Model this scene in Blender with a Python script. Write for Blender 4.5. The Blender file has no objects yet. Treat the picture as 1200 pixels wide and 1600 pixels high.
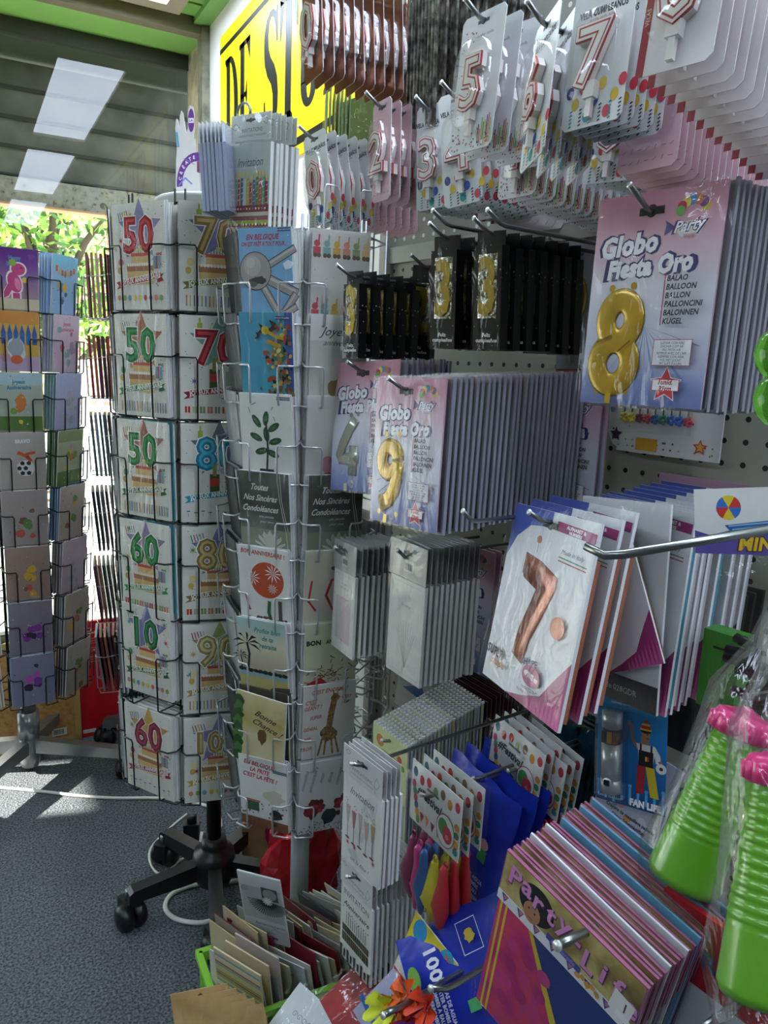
import bpy, math, random
from mathutils import Matrix, Vector
random.seed(7)
D = bpy.data; SC = bpy.context.scene; COL = SC.collection
# ------------------------------------------------------------------ camera
Yc = Vector((-660, -255, 1200)).normalized()
Xc = Vector((2235, -140, 1200)); Xc = (Xc - Yc * Xc.dot(Yc)).normalized()
Zc = Xc.cross(Yc)
if Zc[1] > 0: Zc = -Zc
RW = Matrix((Xc, Yc, Zc))                       # camera axes (right, down, forward) -> world
EYE = Vector((0, 0, 1.4))
cam = D.objects.new('camera', D.cameras.new('camera')); COL.objects.link(cam)
rt, up, bk = RW @ Vector((1, 0, 0)), RW @ Vector((0, -1, 0)), RW @ Vector((0, 0, -1))
cam.matrix_world = Matrix(((rt[0], up[0], bk[0], 0), (rt[1], up[1], bk[1], 0), (rt[2], up[2], bk[2], 1.4), (0, 0, 0, 1)))
cam.data.sensor_fit = 'VERTICAL'; cam.data.sensor_height = 36; cam.data.lens = 36 * 1200 / 1600
cam.data.clip_start = 0.02; cam.data.clip_end = 200
SC.camera = cam
# ------------------------------------------------------------------ light and exposure
SUN_DIR = Vector((-1.0, 0.25, 0.62))          # towards the sun, out through the shop window
SUN_POWER = 26.0; SKY_POWER = 3.2; LAMP_POWER = 15.0
SC.view_settings.view_transform = 'Standard'; SC.view_settings.look = 'None'
SC.view_settings.gamma = 1.0; SC.view_settings.use_curve_mapping = False
SC.view_settings.exposure = 0.46
SC.cycles.transparent_max_bounces = 32
SC.cycles.max_bounces = 8
w = D.worlds.new('sky'); SC.world = w; w.use_nodes = True
wn = w.node_tree.nodes; wl = w.node_tree.links
bg = wn['Background']; bg.inputs[0].default_value = (0.80, 0.90, 1.0, 1); bg.inputs[1].default_value = SKY_POWER
sd = D.lights.new('sun', 'SUN'); sd.energy = SUN_POWER; sd.angle = math.radians(0.6); sd.color = (1, .95, .86)
sun = D.objects.new('sun', sd); COL.objects.link(sun)
sun.rotation_euler = SUN_DIR.to_track_quat('Z', 'Y').to_euler(); sun.location = (0, 6, 6)

# ------------------------------------------------------------------ materials
MATS = {}
def hexc(h):
    h = h.lstrip('#'); c = [int(h[i:i + 2], 16) / 255 for i in (0, 2, 4)]
    return tuple((x / 12.92 if x < .04045 else ((x + .055) / 1.055) ** 2.4) for x in c) + (1,)
def newmat(name):
    m = D.materials.new(name); m.use_nodes = True
    n = m.node_tree.nodes; return m, n, m.node_tree.links, n['Principled BSDF']
def C(h, rough=.5, metal=0., coat=0., var=.06, scale=60, bump=0., emit=0.):
    """plain coloured surface with a faint procedural mottling"""
    key = (h, rough, metal, coat, var, scale, bump, emit)
    if key in MATS: return MATS[key]
    m, n, l, b = newmat('surface ' + h); c = hexc(h)
    b.inputs['Roughness'].default_value = rough; b.inputs['Metallic'].default_value = metal
    if coat: b.inputs['Coat Weight'].default_value = coat; b.inputs['Coat Roughness'].default_value = .12
    tc = n.new('ShaderNodeTexCoord'); nz = n.new('ShaderNodeTexNoise'); nz.inputs['Scale'].default_value = scale
    l.new(tc.outputs['Object'], nz.inputs['Vector'])
    mx = n.new('ShaderNodeMixRGB'); mx.inputs[1].default_value = tuple(x * (1 - var) for x in c[:3]) + (1,)
    mx.inputs[2].default_value = tuple(min(1, x * (1 + var)) for x in c[:3]) + (1,)
    l.new(nz.outputs['Fac'], mx.inputs[0]); l.new(mx.outputs[0], b.inputs['Base Color'])
    if bump:
        bp = n.new('ShaderNodeBump'); bp.inputs['Strength'].default_value = bump; bp.inputs['Distance'].default_value = .004
        l.new(nz.outputs['Fac'], bp.inputs['Height']); l.new(bp.outputs[0], b.inputs['Normal'])
    if emit: b.inputs['Emission Color'].default_value = c; b.inputs['Emission Strength'].default_value = emit
    MATS[key] = m; return m
def film(name='sleeve film', tint=(1, 1, 1), base=.02, rough=.12, scale=30, strength=.95, haze=.0):
    """clear plastic film: see-through, with crinkled gloss"""
    if name in MATS: return MATS[name]
    m, n, l, b = newmat(name); n.remove(b); out = n['Material Output']
    tr = n.new('ShaderNodeBsdfTransparent'); tr.inputs[0].default_value = tint + (1,)
    gl = n.new('ShaderNodeBsdfGlossy'); gl.inputs['Roughness'].default_value = rough
    tc = n.new('ShaderNodeTexCoord'); mp = n.new('ShaderNodeMapping'); mp.inputs['Scale'].default_value = (1, 1, .45)
    nz = n.new('ShaderNodeTexNoise'); nz.inputs['Scale'].default_value = scale; nz.inputs['Detail'].default_value = 3
    nz.inputs['Distortion'].default_value = 1.2
    l.new(tc.outputs['Object'], mp.inputs[0]); l.new(mp.outputs[0], nz.inputs['Vector'])
    bp = n.new('ShaderNodeBump'); bp.inputs['Strength'].default_value = strength; bp.inputs['Distance'].default_value = .01
    l.new(nz.outputs['Fac'], bp.inputs['Height']); l.new(bp.outputs[0], gl.inputs['Normal'])
    lw = n.new('ShaderNodeLayerWeight'); lw.inputs[0].default_value = .25; l.new(bp.outputs[0], lw.inputs['Normal'])
    mr = n.new('ShaderNodeMapRange'); mr.inputs['To Min'].default_value = base; mr.inputs['To Max'].default_value = .40
    l.new(lw.outputs['Fresnel'], mr.inputs['Value'])
    mx = n.new('ShaderNodeMixShader'); l.new(mr.outputs[0], mx.inputs[0]); l.new(tr.outputs[0], mx.inputs[1]); l.new(gl.outputs[0], mx.inputs[2])
    last = mx
    if haze:
        df = n.new('ShaderNodeBsdfDiffuse'); df.inputs[0].default_value = (.85, .87, .9, 1)
        m2 = n.new('ShaderNodeMixShader'); m2.inputs[0].default_value = haze
        l.new(mx.outputs[0], m2.inputs[1]); l.new(df.outputs[0], m2.inputs[2]); last = m2
    l.new(last.outputs[0], out.inputs[0]); MATS[name] = m; return m
def ramp(name, stops, axis='Z', lo=-.12, hi=.12, rough=.35, noise=0.):
    """printed colour gradient along one axis of the object"""
    if name in MATS: return MATS[name]
    m, n, l, b = newmat(name); b.inputs['Roughness'].default_value = rough
    tc = n.new('ShaderNodeTexCoord'); sp = n.new('ShaderNodeSeparateXYZ'); l.new(tc.outputs['Object'], sp.inputs[0])
    mr = n.new('ShaderNodeMapRange'); mr.inputs['From Min'].default_value = lo; mr.inputs['From Max'].default_value = hi
    l.new(sp.outputs[axis], mr.inputs['Value']); src = mr.outputs[0]
    if noise:
        nz = n.new('ShaderNodeTexNoise'); nz.inputs['Scale'].default_value = 25; l.new(tc.outputs['Object'], nz.inputs['Vector'])
        ma = n.new('ShaderNodeMath'); ma.operation = 'MULTIPLY_ADD'; ma.inputs[1].default_value = noise
        l.new(nz.outputs['Fac'], ma.inputs[0]); l.new(src, ma.inputs[2]); src = ma.outputs[0]
    cr = n.new('ShaderNodeValToRGB'); l.new(src, cr.inputs[0]); e = cr.color_ramp.elements
    while len(e) < len(stops): e.new(.5)
    for k, (p, h) in enumerate(stops): e[k].position = p; e[k].color = hexc(h)
    l.new(cr.outputs[0], b.inputs['Base Color']); MATS[name] = m; return m
def mottle(name, cols, scale=20, rough=.5, metal=0., bump=0., kind='noise', th=None, dist=.004):
    """procedural mottled print of two or more colours"""
    if name in MATS: return MATS[name]
    m, n, l, b = newmat(name); b.inputs['Roughness'].default_value = rough; b.inputs['Metallic'].default_value = metal
    tc = n.new('ShaderNodeTexCoord')
    if kind == 'noise':
        t = n.new('ShaderNodeTexNoise'); t.inputs['Detail'].default_value = 4; o = t.outputs['Fac']
    else:
        t = n.new('ShaderNodeTexVoronoi'); o = t.outputs['Distance']
    t.inputs['Scale'].default_value = scale; l.new(tc.outputs['Object'], t.inputs['Vector'])
    cr = n.new('ShaderNodeValToRGB'); l.new(o, cr.inputs[0]); e = cr.color_ramp.elements
    while len(e) < len(cols): e.new(.5)
    for k, h in enumerate(cols):
        e[k].position = th[k] if th else .3 + .4 * k / max(1, len(cols) - 1); e[k].color = hexc(h)
    l.new(cr.outputs[0], b.inputs['Base Color'])
    if bump:
        bp = n.new('ShaderNodeBump'); bp.inputs['Strength'].default_value = bump; bp.inputs['Distance'].default_value = dist
        l.new(o, bp.inputs['Height']); l.new(bp.outputs[0], b.inputs['Normal'])
    MATS[name] = m; return m
WHITE = C('#e9e9e6', .4); PAPER = C('#dcdcd8', .55); BLACK = C('#0c0c0e', .4); STEEL = C('#8d9092', .3, .9); BLACKWIRE = C('#101113', .35, .2)
GREYWIRE = C('#bfc1c3', .3, .6); FILM = film(); RED = C('#b3202a'); BLISTER = film('blister plastic', base=.05, rough=.07, scale=14, strength=.5, haze=.01)
BAG = film('bag plastic', base=.03, rough=.08, scale=22, strength=.9)

# ------------------------------------------------------------------ mesh builder
class MB:
    def __init__(s): s.v = []; s.f = []; s.m = []; s.i = []; s.y = -.0001; s.sm = []
    def mat(s, m):
        if m not in s.m: s.m.append(m)
        return s.m.index(m)
    def add(s, vs, fs, m, smooth=False):
        o = len(s.v); s.v += [tuple(v) for v in vs]; k = s.mat(m)
        for f in fs: s.f.append([o + a for a in f]); s.i.append(k); s.sm.append(smooth)
        return s
    def box(s, x0, x1, y0, y1, z0, z1, m):
        v = [(x, y, z) for x in (x0, x1) for y in (y0, y1) for z in (z0, z1)]
        return s.add(v, [(0, 1, 3, 2), (4, 6, 7, 5), (0, 4, 5, 1), (2, 3, 7, 6), (0, 2, 6, 4), (1, 5, 7, 3)], m)
    def step(s): s.y -= .00002; return s.y
    def poly(s, pts, m, y=None):
        """flat printed shape on the front face, pts are (x, z)"""
        a = sum(pts[k - 1][0] * pts[k][1] - pts[k][0] * pts[k - 1][1] for k in range(len(pts)))
        if a < 0: pts = pts[::-1]
        y = s.step() if y is None else y
        return s.add([(x, y, z) for x, z in pts], [tuple(range(len(pts)))], m)
    def rect(s, x, z, w, h, m, ang=0, sk=0):
        c, q = math.cos(ang), math.sin(ang)
        return s.poly([(x + a * c - b * q + sk * b, z + a * q + b * c) for a, b in ((-w / 2, -h / 2), (w / 2, -h / 2), (w / 2, h / 2), (-w / 2, h / 2))], m)
    def disk(s, x, z, r, m, n=18, sx=1, sz=1, ang=0):
        c, q = math.cos(ang), math.sin(ang); P = [(r * sx * math.cos(2 * math.pi * k / n), r * sz * math.sin(2 * math.pi * k / n)) for k in range(n)]
        return s.poly([(x + a * c - b * q, z + a * q + b * c) for a, b in P], m)
    def star(s, x, z, r, m, n=5, inner=.45, sx=1, rot=math.pi / 2):
        return s.poly([(x + sx * (r if k % 2 == 0 else r * inner) * math.cos(rot + math.pi * k / n), z + (r if k % 2 == 0 else r * inner) * math.sin(rot + math.pi * k / n)) for k in range(2 * n)], m)
    def line(s, pts, wd, m):
        y = s.step()
        for a, b in zip(pts, pts[1:]):
            dx, dz = b[0] - a[0], b[1] - a[1]; L = math.hypot(dx, dz) or 1; nx, nz = -dz / L * wd / 2, dx / L * wd / 2
            ex, ez = dx / L * wd * .3, dz / L * wd * .3
            s.add([(a[0] - ex - nx, y, a[1] - ez - nz), (b[0] + ex - nx, y, b[1] + ez - nz), (b[0] + ex + nx, y, b[1] + ez + nz), (a[0] - ex + nx, y, a[1] - ez + nz)], [(0, 1, 2, 3)], m)
        return s
    def text(s, t, x, z, size, m, bold=0., shear=0., sx=1., ang=0., y=None, thick=0., align='C', bend=0.):
        vs, fs, w_ = glyphs(t, round(bold / size, 3) if bold else 0, shear); y = s.step() if y is None else y
        c, q = math.cos(ang), math.sin(ang); off = {'C': -w_ / 2, 'L': 0, 'R': -w_}[align]
        P = [((a + off) * size * sx, (b - .34) * size) for a, b in vs]
        if bend: P = [(a, b + bend * a * a) for a, b in P]
        P = [(x + a * c - b * q, z + a * q + b * c) for a, b in P]
        s.add([(a, y, b) for a, b in P], fs, m)
        if thick:
            n0 = len(P); ed = {}
            for f in fs:
                for k in range(len(f)):
                    e = (f[k - 1], f[k]); r = (f[k], f[k - 1])
                    if r in ed: del ed[r]
                    else: ed[e] = 1
            s.add([(a, y, b) for a, b in P] + [(a, y + thick, b) for a, b in P], [(e[1], e[0], e[0] + n0, e[1] + n0) for e in ed], m)
        return s
    def tube(s, pts, r, m, n=6, flat=1., closed=False, caps=True):
        pts = [Vector(p) for p in pts]; N = len(pts); rs = r if isinstance(r, (list, tuple)) else [r] * N
        vs = []; u = None
        for k in range(N):
            a = pts[k - 1] if (k or closed) else pts[k]; b = pts[(k + 1) % N] if (k < N - 1 or closed) else pts[k]
            t = (b - a).normalized()
            if u is None: u = t.cross(Vector((0, 0, 1)) if abs(t.z) < .9 else Vector((0, 1, 0))).normalized()
            else: u = (u - t * u.dot(t)); u = u.normalized() if u.length > 1e-6 else t.orthogonal().normalized()
            w2 = t.cross(u)
            for j in range(n):
                an = 2 * math.pi * j / n; o = (u * math.cos(an) + w2 * math.sin(an)) * rs[k]
                if flat != 1: o.y *= flat
                vs.append(pts[k] + o)
        fs = []
        for k in range(N if closed else N - 1):
            for j in range(n):
                a, b = k * n + j, k * n + (j + 1) % n; c, d = ((k + 1) % N) * n + (j + 1) % n, ((k + 1) % N) * n + j
                fs.append((a, b, c, d))
        if caps and not closed: fs += [tuple(range(n))[::-1], tuple((N - 1) * n + j for j in range(n))]
        return s.add(vs, fs, m, n > 4)
    def lathe(s, prof, m, n=20, ax='z', o=(0, 0, 0)):
        vs = []
        for r, h in prof:
            for j in range(n):
                a = 2 * math.pi * j / n; c, q = r * math.cos(a), r * math.sin(a)
                vs.append({'z': (o[0] + c, o[1] + q, o[2] + h), 'x': (o[0] + h, o[1] + c, o[2] + q), 'y': (o[0] + c, o[1] + h, o[2] + q)}[ax])
        fs = [(k * n + j, k * n + (j + 1) % n, (k + 1) * n + (j + 1) % n, (k + 1) * n + j) for k in range(len(prof) - 1) for j in range(n)]
        return s.add(vs, fs, m, True)
    def sheet(s, x0, x1, z0, z1, y, m, nx=5, nz=7, amp=.0015, edge=True):
        """thin crinkled film, pinned flat at its edges"""
        vs = []
        for j in range(nz + 1):
            for k in range(nx + 1):
                e = 0 if (k in (0, nx) or j in (0, nz)) and edge else random.uniform(-amp, amp) - amp
                vs.append((x0 + (x1 - x0) * k / nx, y + e, z0 + (z1 - z0) * j / nz))
        fs = [(j * (nx + 1) + k, j * (nx + 1) + k + 1, (j + 1) * (nx + 1) + k + 1, (j + 1) * (nx + 1) + k) for j in range(nz) for k in range(nx)]
        return s.add(vs, fs, m, True)
    def move(s, M):
        s.v = [tuple(M @ Vector(v)) for v in s.v]; return s
    def build(s, name, parent=None, M=None, smooth=None):
        me = D.meshes.new(name); me.from_pydata(s.v, [], s.f)
        for m in s.m: me.materials.append(m)
        me.polygons.foreach_set('material_index', s.i); me.polygons.foreach_set('use_smooth', s.sm if smooth is None else [smooth] * len(s.f))
        me.update(); o = D.objects.new(name, me); COL.objects.link(o)
        if parent: o.parent = parent
        if M: o.matrix_basis = M
        return o
GL = {}
def glyphs(t, bold, shear):
    key = (t, bold, shear)
    if key in GL: return GL[key]
    cu = D.curves.new('t', 'FONT'); cu.body = t; cu.size = 1; cu.shear = shear; cu.resolution_u = 2; cu.offset = bold
    if bold > .02: cu.space_character = 1 + bold * 1.2
    ob = D.objects.new('t', cu); me = ob.to_mesh()
    vs = [(v.co.x, v.co.y) for v in me.vertices]; fs = [tuple(p.vertices) for p in me.polygons]
    ob.to_mesh_clear(); D.objects.remove(ob); D.curves.remove(cu)
    if not vs: vs = [(0, 0)]
    x0 = min(a for a, b in vs); w_ = max(a for a, b in vs) - x0
    fs = [f if (sum(vs[f[k - 1]][0] * vs[f[k]][1] - vs[f[k]][0] * vs[f[k - 1]][1] for k in range(len(f))) > 0) else f[::-1] for f in fs]
    GL[key] = ([(a - x0, b) for a, b in vs], fs, w_); return GL[key]

# ------------------------------------------------------------------ things
def pose(p, yaw=0, pitch=0, roll=0):
    r = math.radians
    return Matrix.Translation(p) @ Matrix.Rotation(r(yaw), 4, 'Z') @ Matrix.Rotation(r(pitch), 4, 'X') @ Matrix.Rotation(r(roll), 4, 'Y')
def at(px, py, ax, v):
    """the point of the plane (axis = v) seen along a sight line"""
    d = RW @ Vector((px - 600, py - 800, 1200)); return EYE + d * ((v - EYE[ax]) / d[ax])
def tag(o, label, cat, group=None):
    o['label'] = label; o['category'] = cat
    if group: o['group'] = group
    elif 'group' in o: del o['group']
    return o
def thing(name, label='', cat='', M=None, group=None):
    o = D.objects.new(name, None); o.empty_display_size = .02; COL.objects.link(o)
    if M: o.matrix_basis = M
    if cat: tag(o, label, cat, group)
    return o
def clone(root, M, label=None, cat=None, group=None):
    c = root.copy(); COL.objects.link(c); c.matrix_basis = M
    if label: tag(c, label, cat or root['category'], group)
    for ch in root.children:
        d = ch.copy(); COL.objects.link(d); d.parent = c
        for g in ch.children:
            e = g.copy(); COL.objects.link(e); e.parent = d
    return c
def struct(o): o['kind'] = 'structure'; return o
def stack(root, M, n, stepv, label, cat, rest_label, group, jit=1.5, rest=None, jp=.6, fan=0.):
    """a row of hanging packs: the front one is root, the others copies of it (or of rest) behind it"""
    root.matrix_basis = M; tag(root, label, cat, group)
    for k in range(1, n):
        j = Matrix.Rotation(math.radians(random.uniform(-jit, jit) + fan * k), 4, 'Z') @ Matrix.Rotation(math.radians(random.uniform(-jp, jp)), 4, 'Y')
        dv = Vector(stepv) * k + Vector((0, 0, random.uniform(-.0015, .0015)))
        clone(rest or root, Matrix.Translation(dv) @ M @ j, rest_label, cat, group)
    return root
# ================================================================== the room
WX, WY, CZ = 1.05, 3.72, 2.85
def carpet():
    m, n, l, b = newmat('grey loop carpet'); b.inputs['Roughness'].default_value = .95
    tc = n.new('ShaderNodeTexCoord'); a = n.new('ShaderNodeTexNoise'); a.inputs['Scale'].default_value = 170; a.inputs['Detail'].default_value = 3
    c = n.new('ShaderNodeTexNoise'); c.inputs['Scale'].default_value = 7
    for t in (a, c): l.new(tc.outputs['Object'], t.inputs['Vector'])
    r = n.new('ShaderNodeValToRGB'); r.color_ramp.elements[0].position = .36; r.color_ramp.elements[1].position = .66
    r.color_ramp.elements[0].color = hexc('#2c3135'); r.color_ramp.elements[1].color = hexc('#6f757a'); l.new(a.outputs['Fac'], r.inputs[0])
    mx = n.new('ShaderNodeMixRGB'); mx.blend_type = 'MULTIPLY'; mx.inputs[0].default_value = .35
    l.new(r.outputs[0], mx.inputs[1]); l.new(c.outputs['Fac'], mx.inputs[2]); l.new(mx.outputs[0], b.inputs['Base Color'])
    bp = n.new('ShaderNodeBump'); bp.inputs['Strength'].default_value = .9; bp.inputs['Distance'].default_value = .006
    l.new(a.outputs['Fac'], bp.inputs['Height']); l.new(bp.outputs[0], b.inputs['Normal']); return m
struct(MB().box(-3.6, WX + .1, -3.6, 4.1, -.1, 0, carpet()).build('floor'))
wallm = C('#d9d8d2', .7, var=.04, scale=9)
struct(MB().box(WX, WX + .1, -3.6, WY, 0, CZ + .3, wallm).build('wall_right'))
lw = C('#7d7a6e', .7); mb = MB()                                        # left wall; unseen slot added so the sun throws a patch on the carpet
for q in ((-3.6, 3.30, 0, CZ + .3), (3.66, 4.1, 0, CZ + .3), (3.30, 3.66, 0, 2.18), (3.30, 3.66, 2.46, CZ + .3)): mb.box(-3.7, -3.6, *q, lw)
struct(mb.build('wall_left'))
struct(MB().box(-3.6, WX, -3.7, -3.6, 0, CZ + .3, C('#5f5c52', .7)).build('wall_back'))
reveal = mottle('weathered cream paint', ['#8f8468', '#b9ad8c', '#cbbf9c'], 12, .7)
struct(MB().box(WX - .02, WX + .1, WY, 4.02, 0, CZ + .3, reveal).build('trim_1'))                       # window reveal
# green boarded ceiling: planks running along the shop front, dark joints
mb = MB(); gp = C('#6a9c4e', .45, var=.05, scale=4); dk = C('#0d140d', .9)
mb.box(-3.6, WX, -3.6, 4.1, CZ + .06, CZ + .1, dk)
y = WY - .03
while y > -3.6:
    mb.box(-3.6, WX - .07, y - .115, y, CZ + .02, CZ + .05, gp); y -= .135
struct(mb.build('ceiling'))
struct(MB().box(WX - .07, WX, -3.6, WY, CZ, CZ + .06, C('#6a9c4e', .45, var=.05, scale=4)).build('trim_2'))
# lintel and window frame
alu = C('#77725f', .5, .3, var=.08, scale=20); aluw = mottle('weathered aluminium', ['#57554a', '#7d7a68', '#8c8872'], 18, .5, .2)
struct(MB().box(-3.6, WX, WY, WY + .06, CZ - .035, CZ + .3, alu).build('trim_3'))
mb = MB(); mb.box(-3.6, WX - .02, WY + .06, 4.03, CZ - .035, CZ + .3, C('#7aad58', .5, var=.12, scale=7)); struct(mb.build('trim_4'))
mb = MB().box(WX - .035, WX + .02, WY - .015, WY + .06, 0, CZ, aluw); struct(mb.build('trim_5'))       # corner post
mb = MB().box(-3.6, WX, 4.0, 4.06, -.02, .035, aluw); mb.box(-1.6, -1.54, 4.0, 4.06, 0, CZ, aluw)
mb.box(-3.6, WX, 4.0, 4.05, CZ - .1, CZ, C('#2c2f27', .6)); struct(mb.build('window_2'))
gm, n, l, b = newmat('shop window glass'); n.remove(b)
tr = n.new('ShaderNodeBsdfTransparent'); tr.inputs[0].default_value = (.93, .96, .95, 1)
g = n.new('ShaderNodeBsdfGlossy'); g.inputs['Roughness'].default_value = .004; fr = n.new('ShaderNodeFresnel'); fr.inputs[0].default_value = 1.5
ma = n.new('ShaderNodeMath'); ma.operation = 'MULTIPLY_ADD'; ma.inputs[1].default_value = .85; ma.inputs[2].default_value = .0; l.new(fr.outputs[0], ma.inputs[0])
mx = n.new('ShaderNodeMixShader'); l.new(ma.outputs[0], mx.inputs[0]); l.new(tr.outputs[0], mx.inputs[1]); l.new(g.outputs[0], mx.inputs[2])
l.new(mx.outputs[0], n['Material Output'].inputs[0])
struct(MB().add([(-3.6, 4.02, .03), (WX - .02, 4.02, .03), (WX - .02, 4.02, CZ - .04), (-3.6, 4.02, CZ - .04)], [(0, 1, 2, 3)], gm).build('window_1'))
# ------------------------------------------------------------------ ceiling lights (their mirror images show in the window)
def light_panel(y0, y1, where, x0=.50, x1=.83):
    t = thing('ceiling_light', where, 'ceiling light', pose(((x0 + x1) / 2, (y0 + y1) / 2, CZ + .02)), 'long white ceiling lights in a row')
    a, c = (x1 - x0) / 2, (y1 - y0) / 2
    f = MB(); fm = C('#8b8478', .5)
    for q in ((-a - .07, -a, -c - .07, c + .07), (a, a + .07, -c - .07, c + .07), (-a, a, -c - .07, -c), (-a, a, c, c + .07)): f.box(*q, -.03, .02, fm)
    f.build('frame', t)
    MB().box(-a, a, -c, c, -.012, .01, C('#dbe9ff', .5, emit=LAMP_POWER)).build('diffuser', t)
light_panel(1.98, 3.57, 'long white ceiling light nearest the shop window, mirrored largest in the glass')
light_panel(-.20, 1.55, 'long white ceiling light mirrored in the middle of the window')
light_panel(-2.3, -.62, 'long white ceiling light mirrored lowest and smallest in the window')
light_panel(1.0, 2.5, 'long white ceiling light in the row farther from the sign wall', -1.9, -1.57)
light_panel(-1.6, .2, 'long white ceiling light at the back of the row farther from the sign wall', -1.9, -1.57)
# ------------------------------------------------------------------ outside the window
struct(MB().box(-14, 14, 4.1, 22, -.12, -.02, mottle('sunlit paving', ['#a9a7a0', '#c6c4bb', '#d8d6cc'], 3, .9)).build('floor_outside'))
mb = MB(); sl = mottle('grey painted shutter slats', ['#42443a', '#57594d', '#656659'], 6, .6, .1)
rust = mottle('rust-flecked grey paint', ['#3a2a1c', '#7b7a6c', '#85867a', '#8e8f82'], 38, .7, .1, th=[.28, .40, .55, .7])
for k in range(4): mb.box(-5, 1.6, 4.32, 4.36, 2.235 + .13 * k, 2.35 + .13 * k, sl); mb.box(-5, 1.6, 4.30, 4.36, 2.22 + .13 * k, 2.235 + .13 * k, C('#2e2f28', .8))
mb.box(-5, 1.6, 4.30, 4.38, 2.10, 2.225, rust); mb.box(-5, 1.6, 4.29, 4.39, 2.09, 2.10, C('#b08a62', .7))
for x in (-.55, .07, .67): mb.lathe([(.0, -.004), (.012, -.004), (.016, 0)], C('#4a4a45', .4, .6), 12, 'y', (x, 4.298, 2.135))
sh = mb.build('roller_shutter'); tag(sh, 'grey roller shutter with a rust-flecked bottom rail rolled half up outside the window', 'shutter')
struct(MB().box(-5, 1.6, 4.06, 5.2, 2.76, 3.1, C('#22301f', .8)).build('trim_6'))
m, n, l, b = newmat('pale brick wall'); tc = n.new('ShaderNodeTexCoord'); br = n.new('ShaderNodeTexBrick'); mp = n.new('ShaderNodeMapping')
mp.inputs['Rotation'].default_value = (math.radians(90), 0, 0); l.new(tc.outputs['Object'], mp.inputs[0]); l.new(mp.outputs[0], br.inputs['Vector'])
br.inputs['Color1'].default_value = hexc('#b58873'); br.inputs['Color2'].default_value = hexc('#c79a82'); br.inputs['Mortar'].default_value = hexc('#d9cfc2')
br.inputs['Scale'].default_value = 2.2; br.inputs['Mortar Size'].default_value = .015; l.new(br.outputs[0], b.inputs['Base Color']); b.inputs['Roughness'].default_value = .9
t = thing('brick_building', 'pale brick house across the street seen through the window', 'building', pose((2.0, 15, 0)))
MB().box(-3.2, 9, 0, .5, 0, 7, m).build('wall', t)
w = MB().box(-4.9, -3.2, .3, .5, 0, 7, C('#5b6a78', .2, .2)).build('window_band', t)
def tree(x, y, h, label, seed, spread):
    rnd = random.Random(seed); t = thing('tree', label, 'tree', pose((x, y, 0)), 'sunlit trees outside the window')
    tb = MB(); bark = C('#5d5040', .9, var=.2); tb.tube([(0, 0, 0), (.05, 0, 1.0), (-.12, .05, 1.8), (.1, 0, h)], [.13, .1, .08, .04], bark, 8)
    ctr = []
    for k in range(9):
        a = k * 2.4; r = spread * rnd.uniform(.4, 1); z = rnd.uniform(1.5, h + .6)
        e = (r * math.cos(a), r * math.sin(a) * .7, z); tb.tube([(0, 0, z * .6), (e[0] * .5, e[1] * .5, z * .85), e], [.045, .03, .012], bark, 6); ctr.append(e)
    tb.build('trunk', t); lf = MB(); lm = [C('#6fa32c', .5), C('#a6c94a', .5), C('#3d6b22', .6)]
    for c in ctr * 2:
        for _ in range(150):
            p = Vector(c) + Vector((rnd.gauss(0, .28), rnd.gauss(0, .28), rnd.gauss(0, .22))); a = Vector((rnd.gauss(0, 1), rnd.gauss(0, 1), rnd.gauss(0, 1))).normalized(); q = a.orthogonal().normalized() * .028; a *= .055
            lf.add([p - a, p + q, p + a, p - q], [(0, 1, 2, 3)], rnd.choice(lm))
    lf.build('foliage', t)
tree(-.55, 7.4, 2.9, 'young green tree outside at the left of the window', 3, .75)
tree(.75, 7.9, 2.7, 'slender tree with bent trunk outside, just left of the black card rack', 5, .8)
tree(-2.2, 9.5, 3.2, 'green tree farther off outside at the left edge of the window', 9, 1.1)
mb = MB(); wm = C('#f0efe8', .6)                                                       # perforated white screen across the pavement
for k in range(17): mb.box(-1.0, 1.4, 0, .02, k * .075, k * .075 + .045, wm)
for k in range(21): mb.box(-1.0 + k * .12, -.945 + k * .12, -.002, .022, 0, 1.25, wm)
o = mb.build('lattice_screen', M=pose((.55, 7.0, .1))); tag(o, 'white lattice screen standing on the pavement outside the window', 'screen')

# ------------------------------------------------------------------ the yellow sign: DE STUNTER
SG = Matrix(((0, 0, 1, WX - .002), (-1, 0, 0, 0), (0, 0, 0, 0), (0, 0, 0, 1)))
def sgn(u, z, d=0): return (WX - .006 - d, -u, z)
mb = MB(); ye = C('#f7dd12', .35, var=.02); bk_ = C('#101008', .4)
mb.box(WX - .006, WX, 1.25, 3.524, 2.09, 2.745, ye)
def sp(pts, d=.0008): mb.add([sgn(u, z, d) for u, z in pts], [tuple(range(len(pts)))], bk_)
def sr(u0, u1, z0, z1, s0=0.): sp([(u0, z0), (u1, z0), (u1, z1), (u0, z1)])
sr(-3.524, -1.25, 2.675, 2.695); sr(-3.524, -1.25, 2.125, 2.150); sr(-1.3, -1.28, 2.15, 2.675)
ZB, ZT = 2.225, 2.632
def arc(cu, cz, ru, rz, a0, a1, tu, tz, n=14):
    for k in range(n):
        A, B = a0 + (a1 - a0) * k / n, a0 + (a1 - a0) * (k + 1) / n; q = []
        for a, e in ((A, 0), (B, 0), (B, 1), (A, 1)): q.append((cu + (ru - e * tu) * math.cos(a), cz + (rz - e * tz) * math.sin(a)))
        sp(q)
P2 = math.pi
def serif(u, z, w_=.036, s=1): sp([(u - w_, z), (u + w_, z), (u + w_, z + .014 * s), (u + w_ * .5, z + .03 * s), (u - w_ * .5, z + .03 * s), (u - w_, z + .014 * s)][::s])
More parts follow.
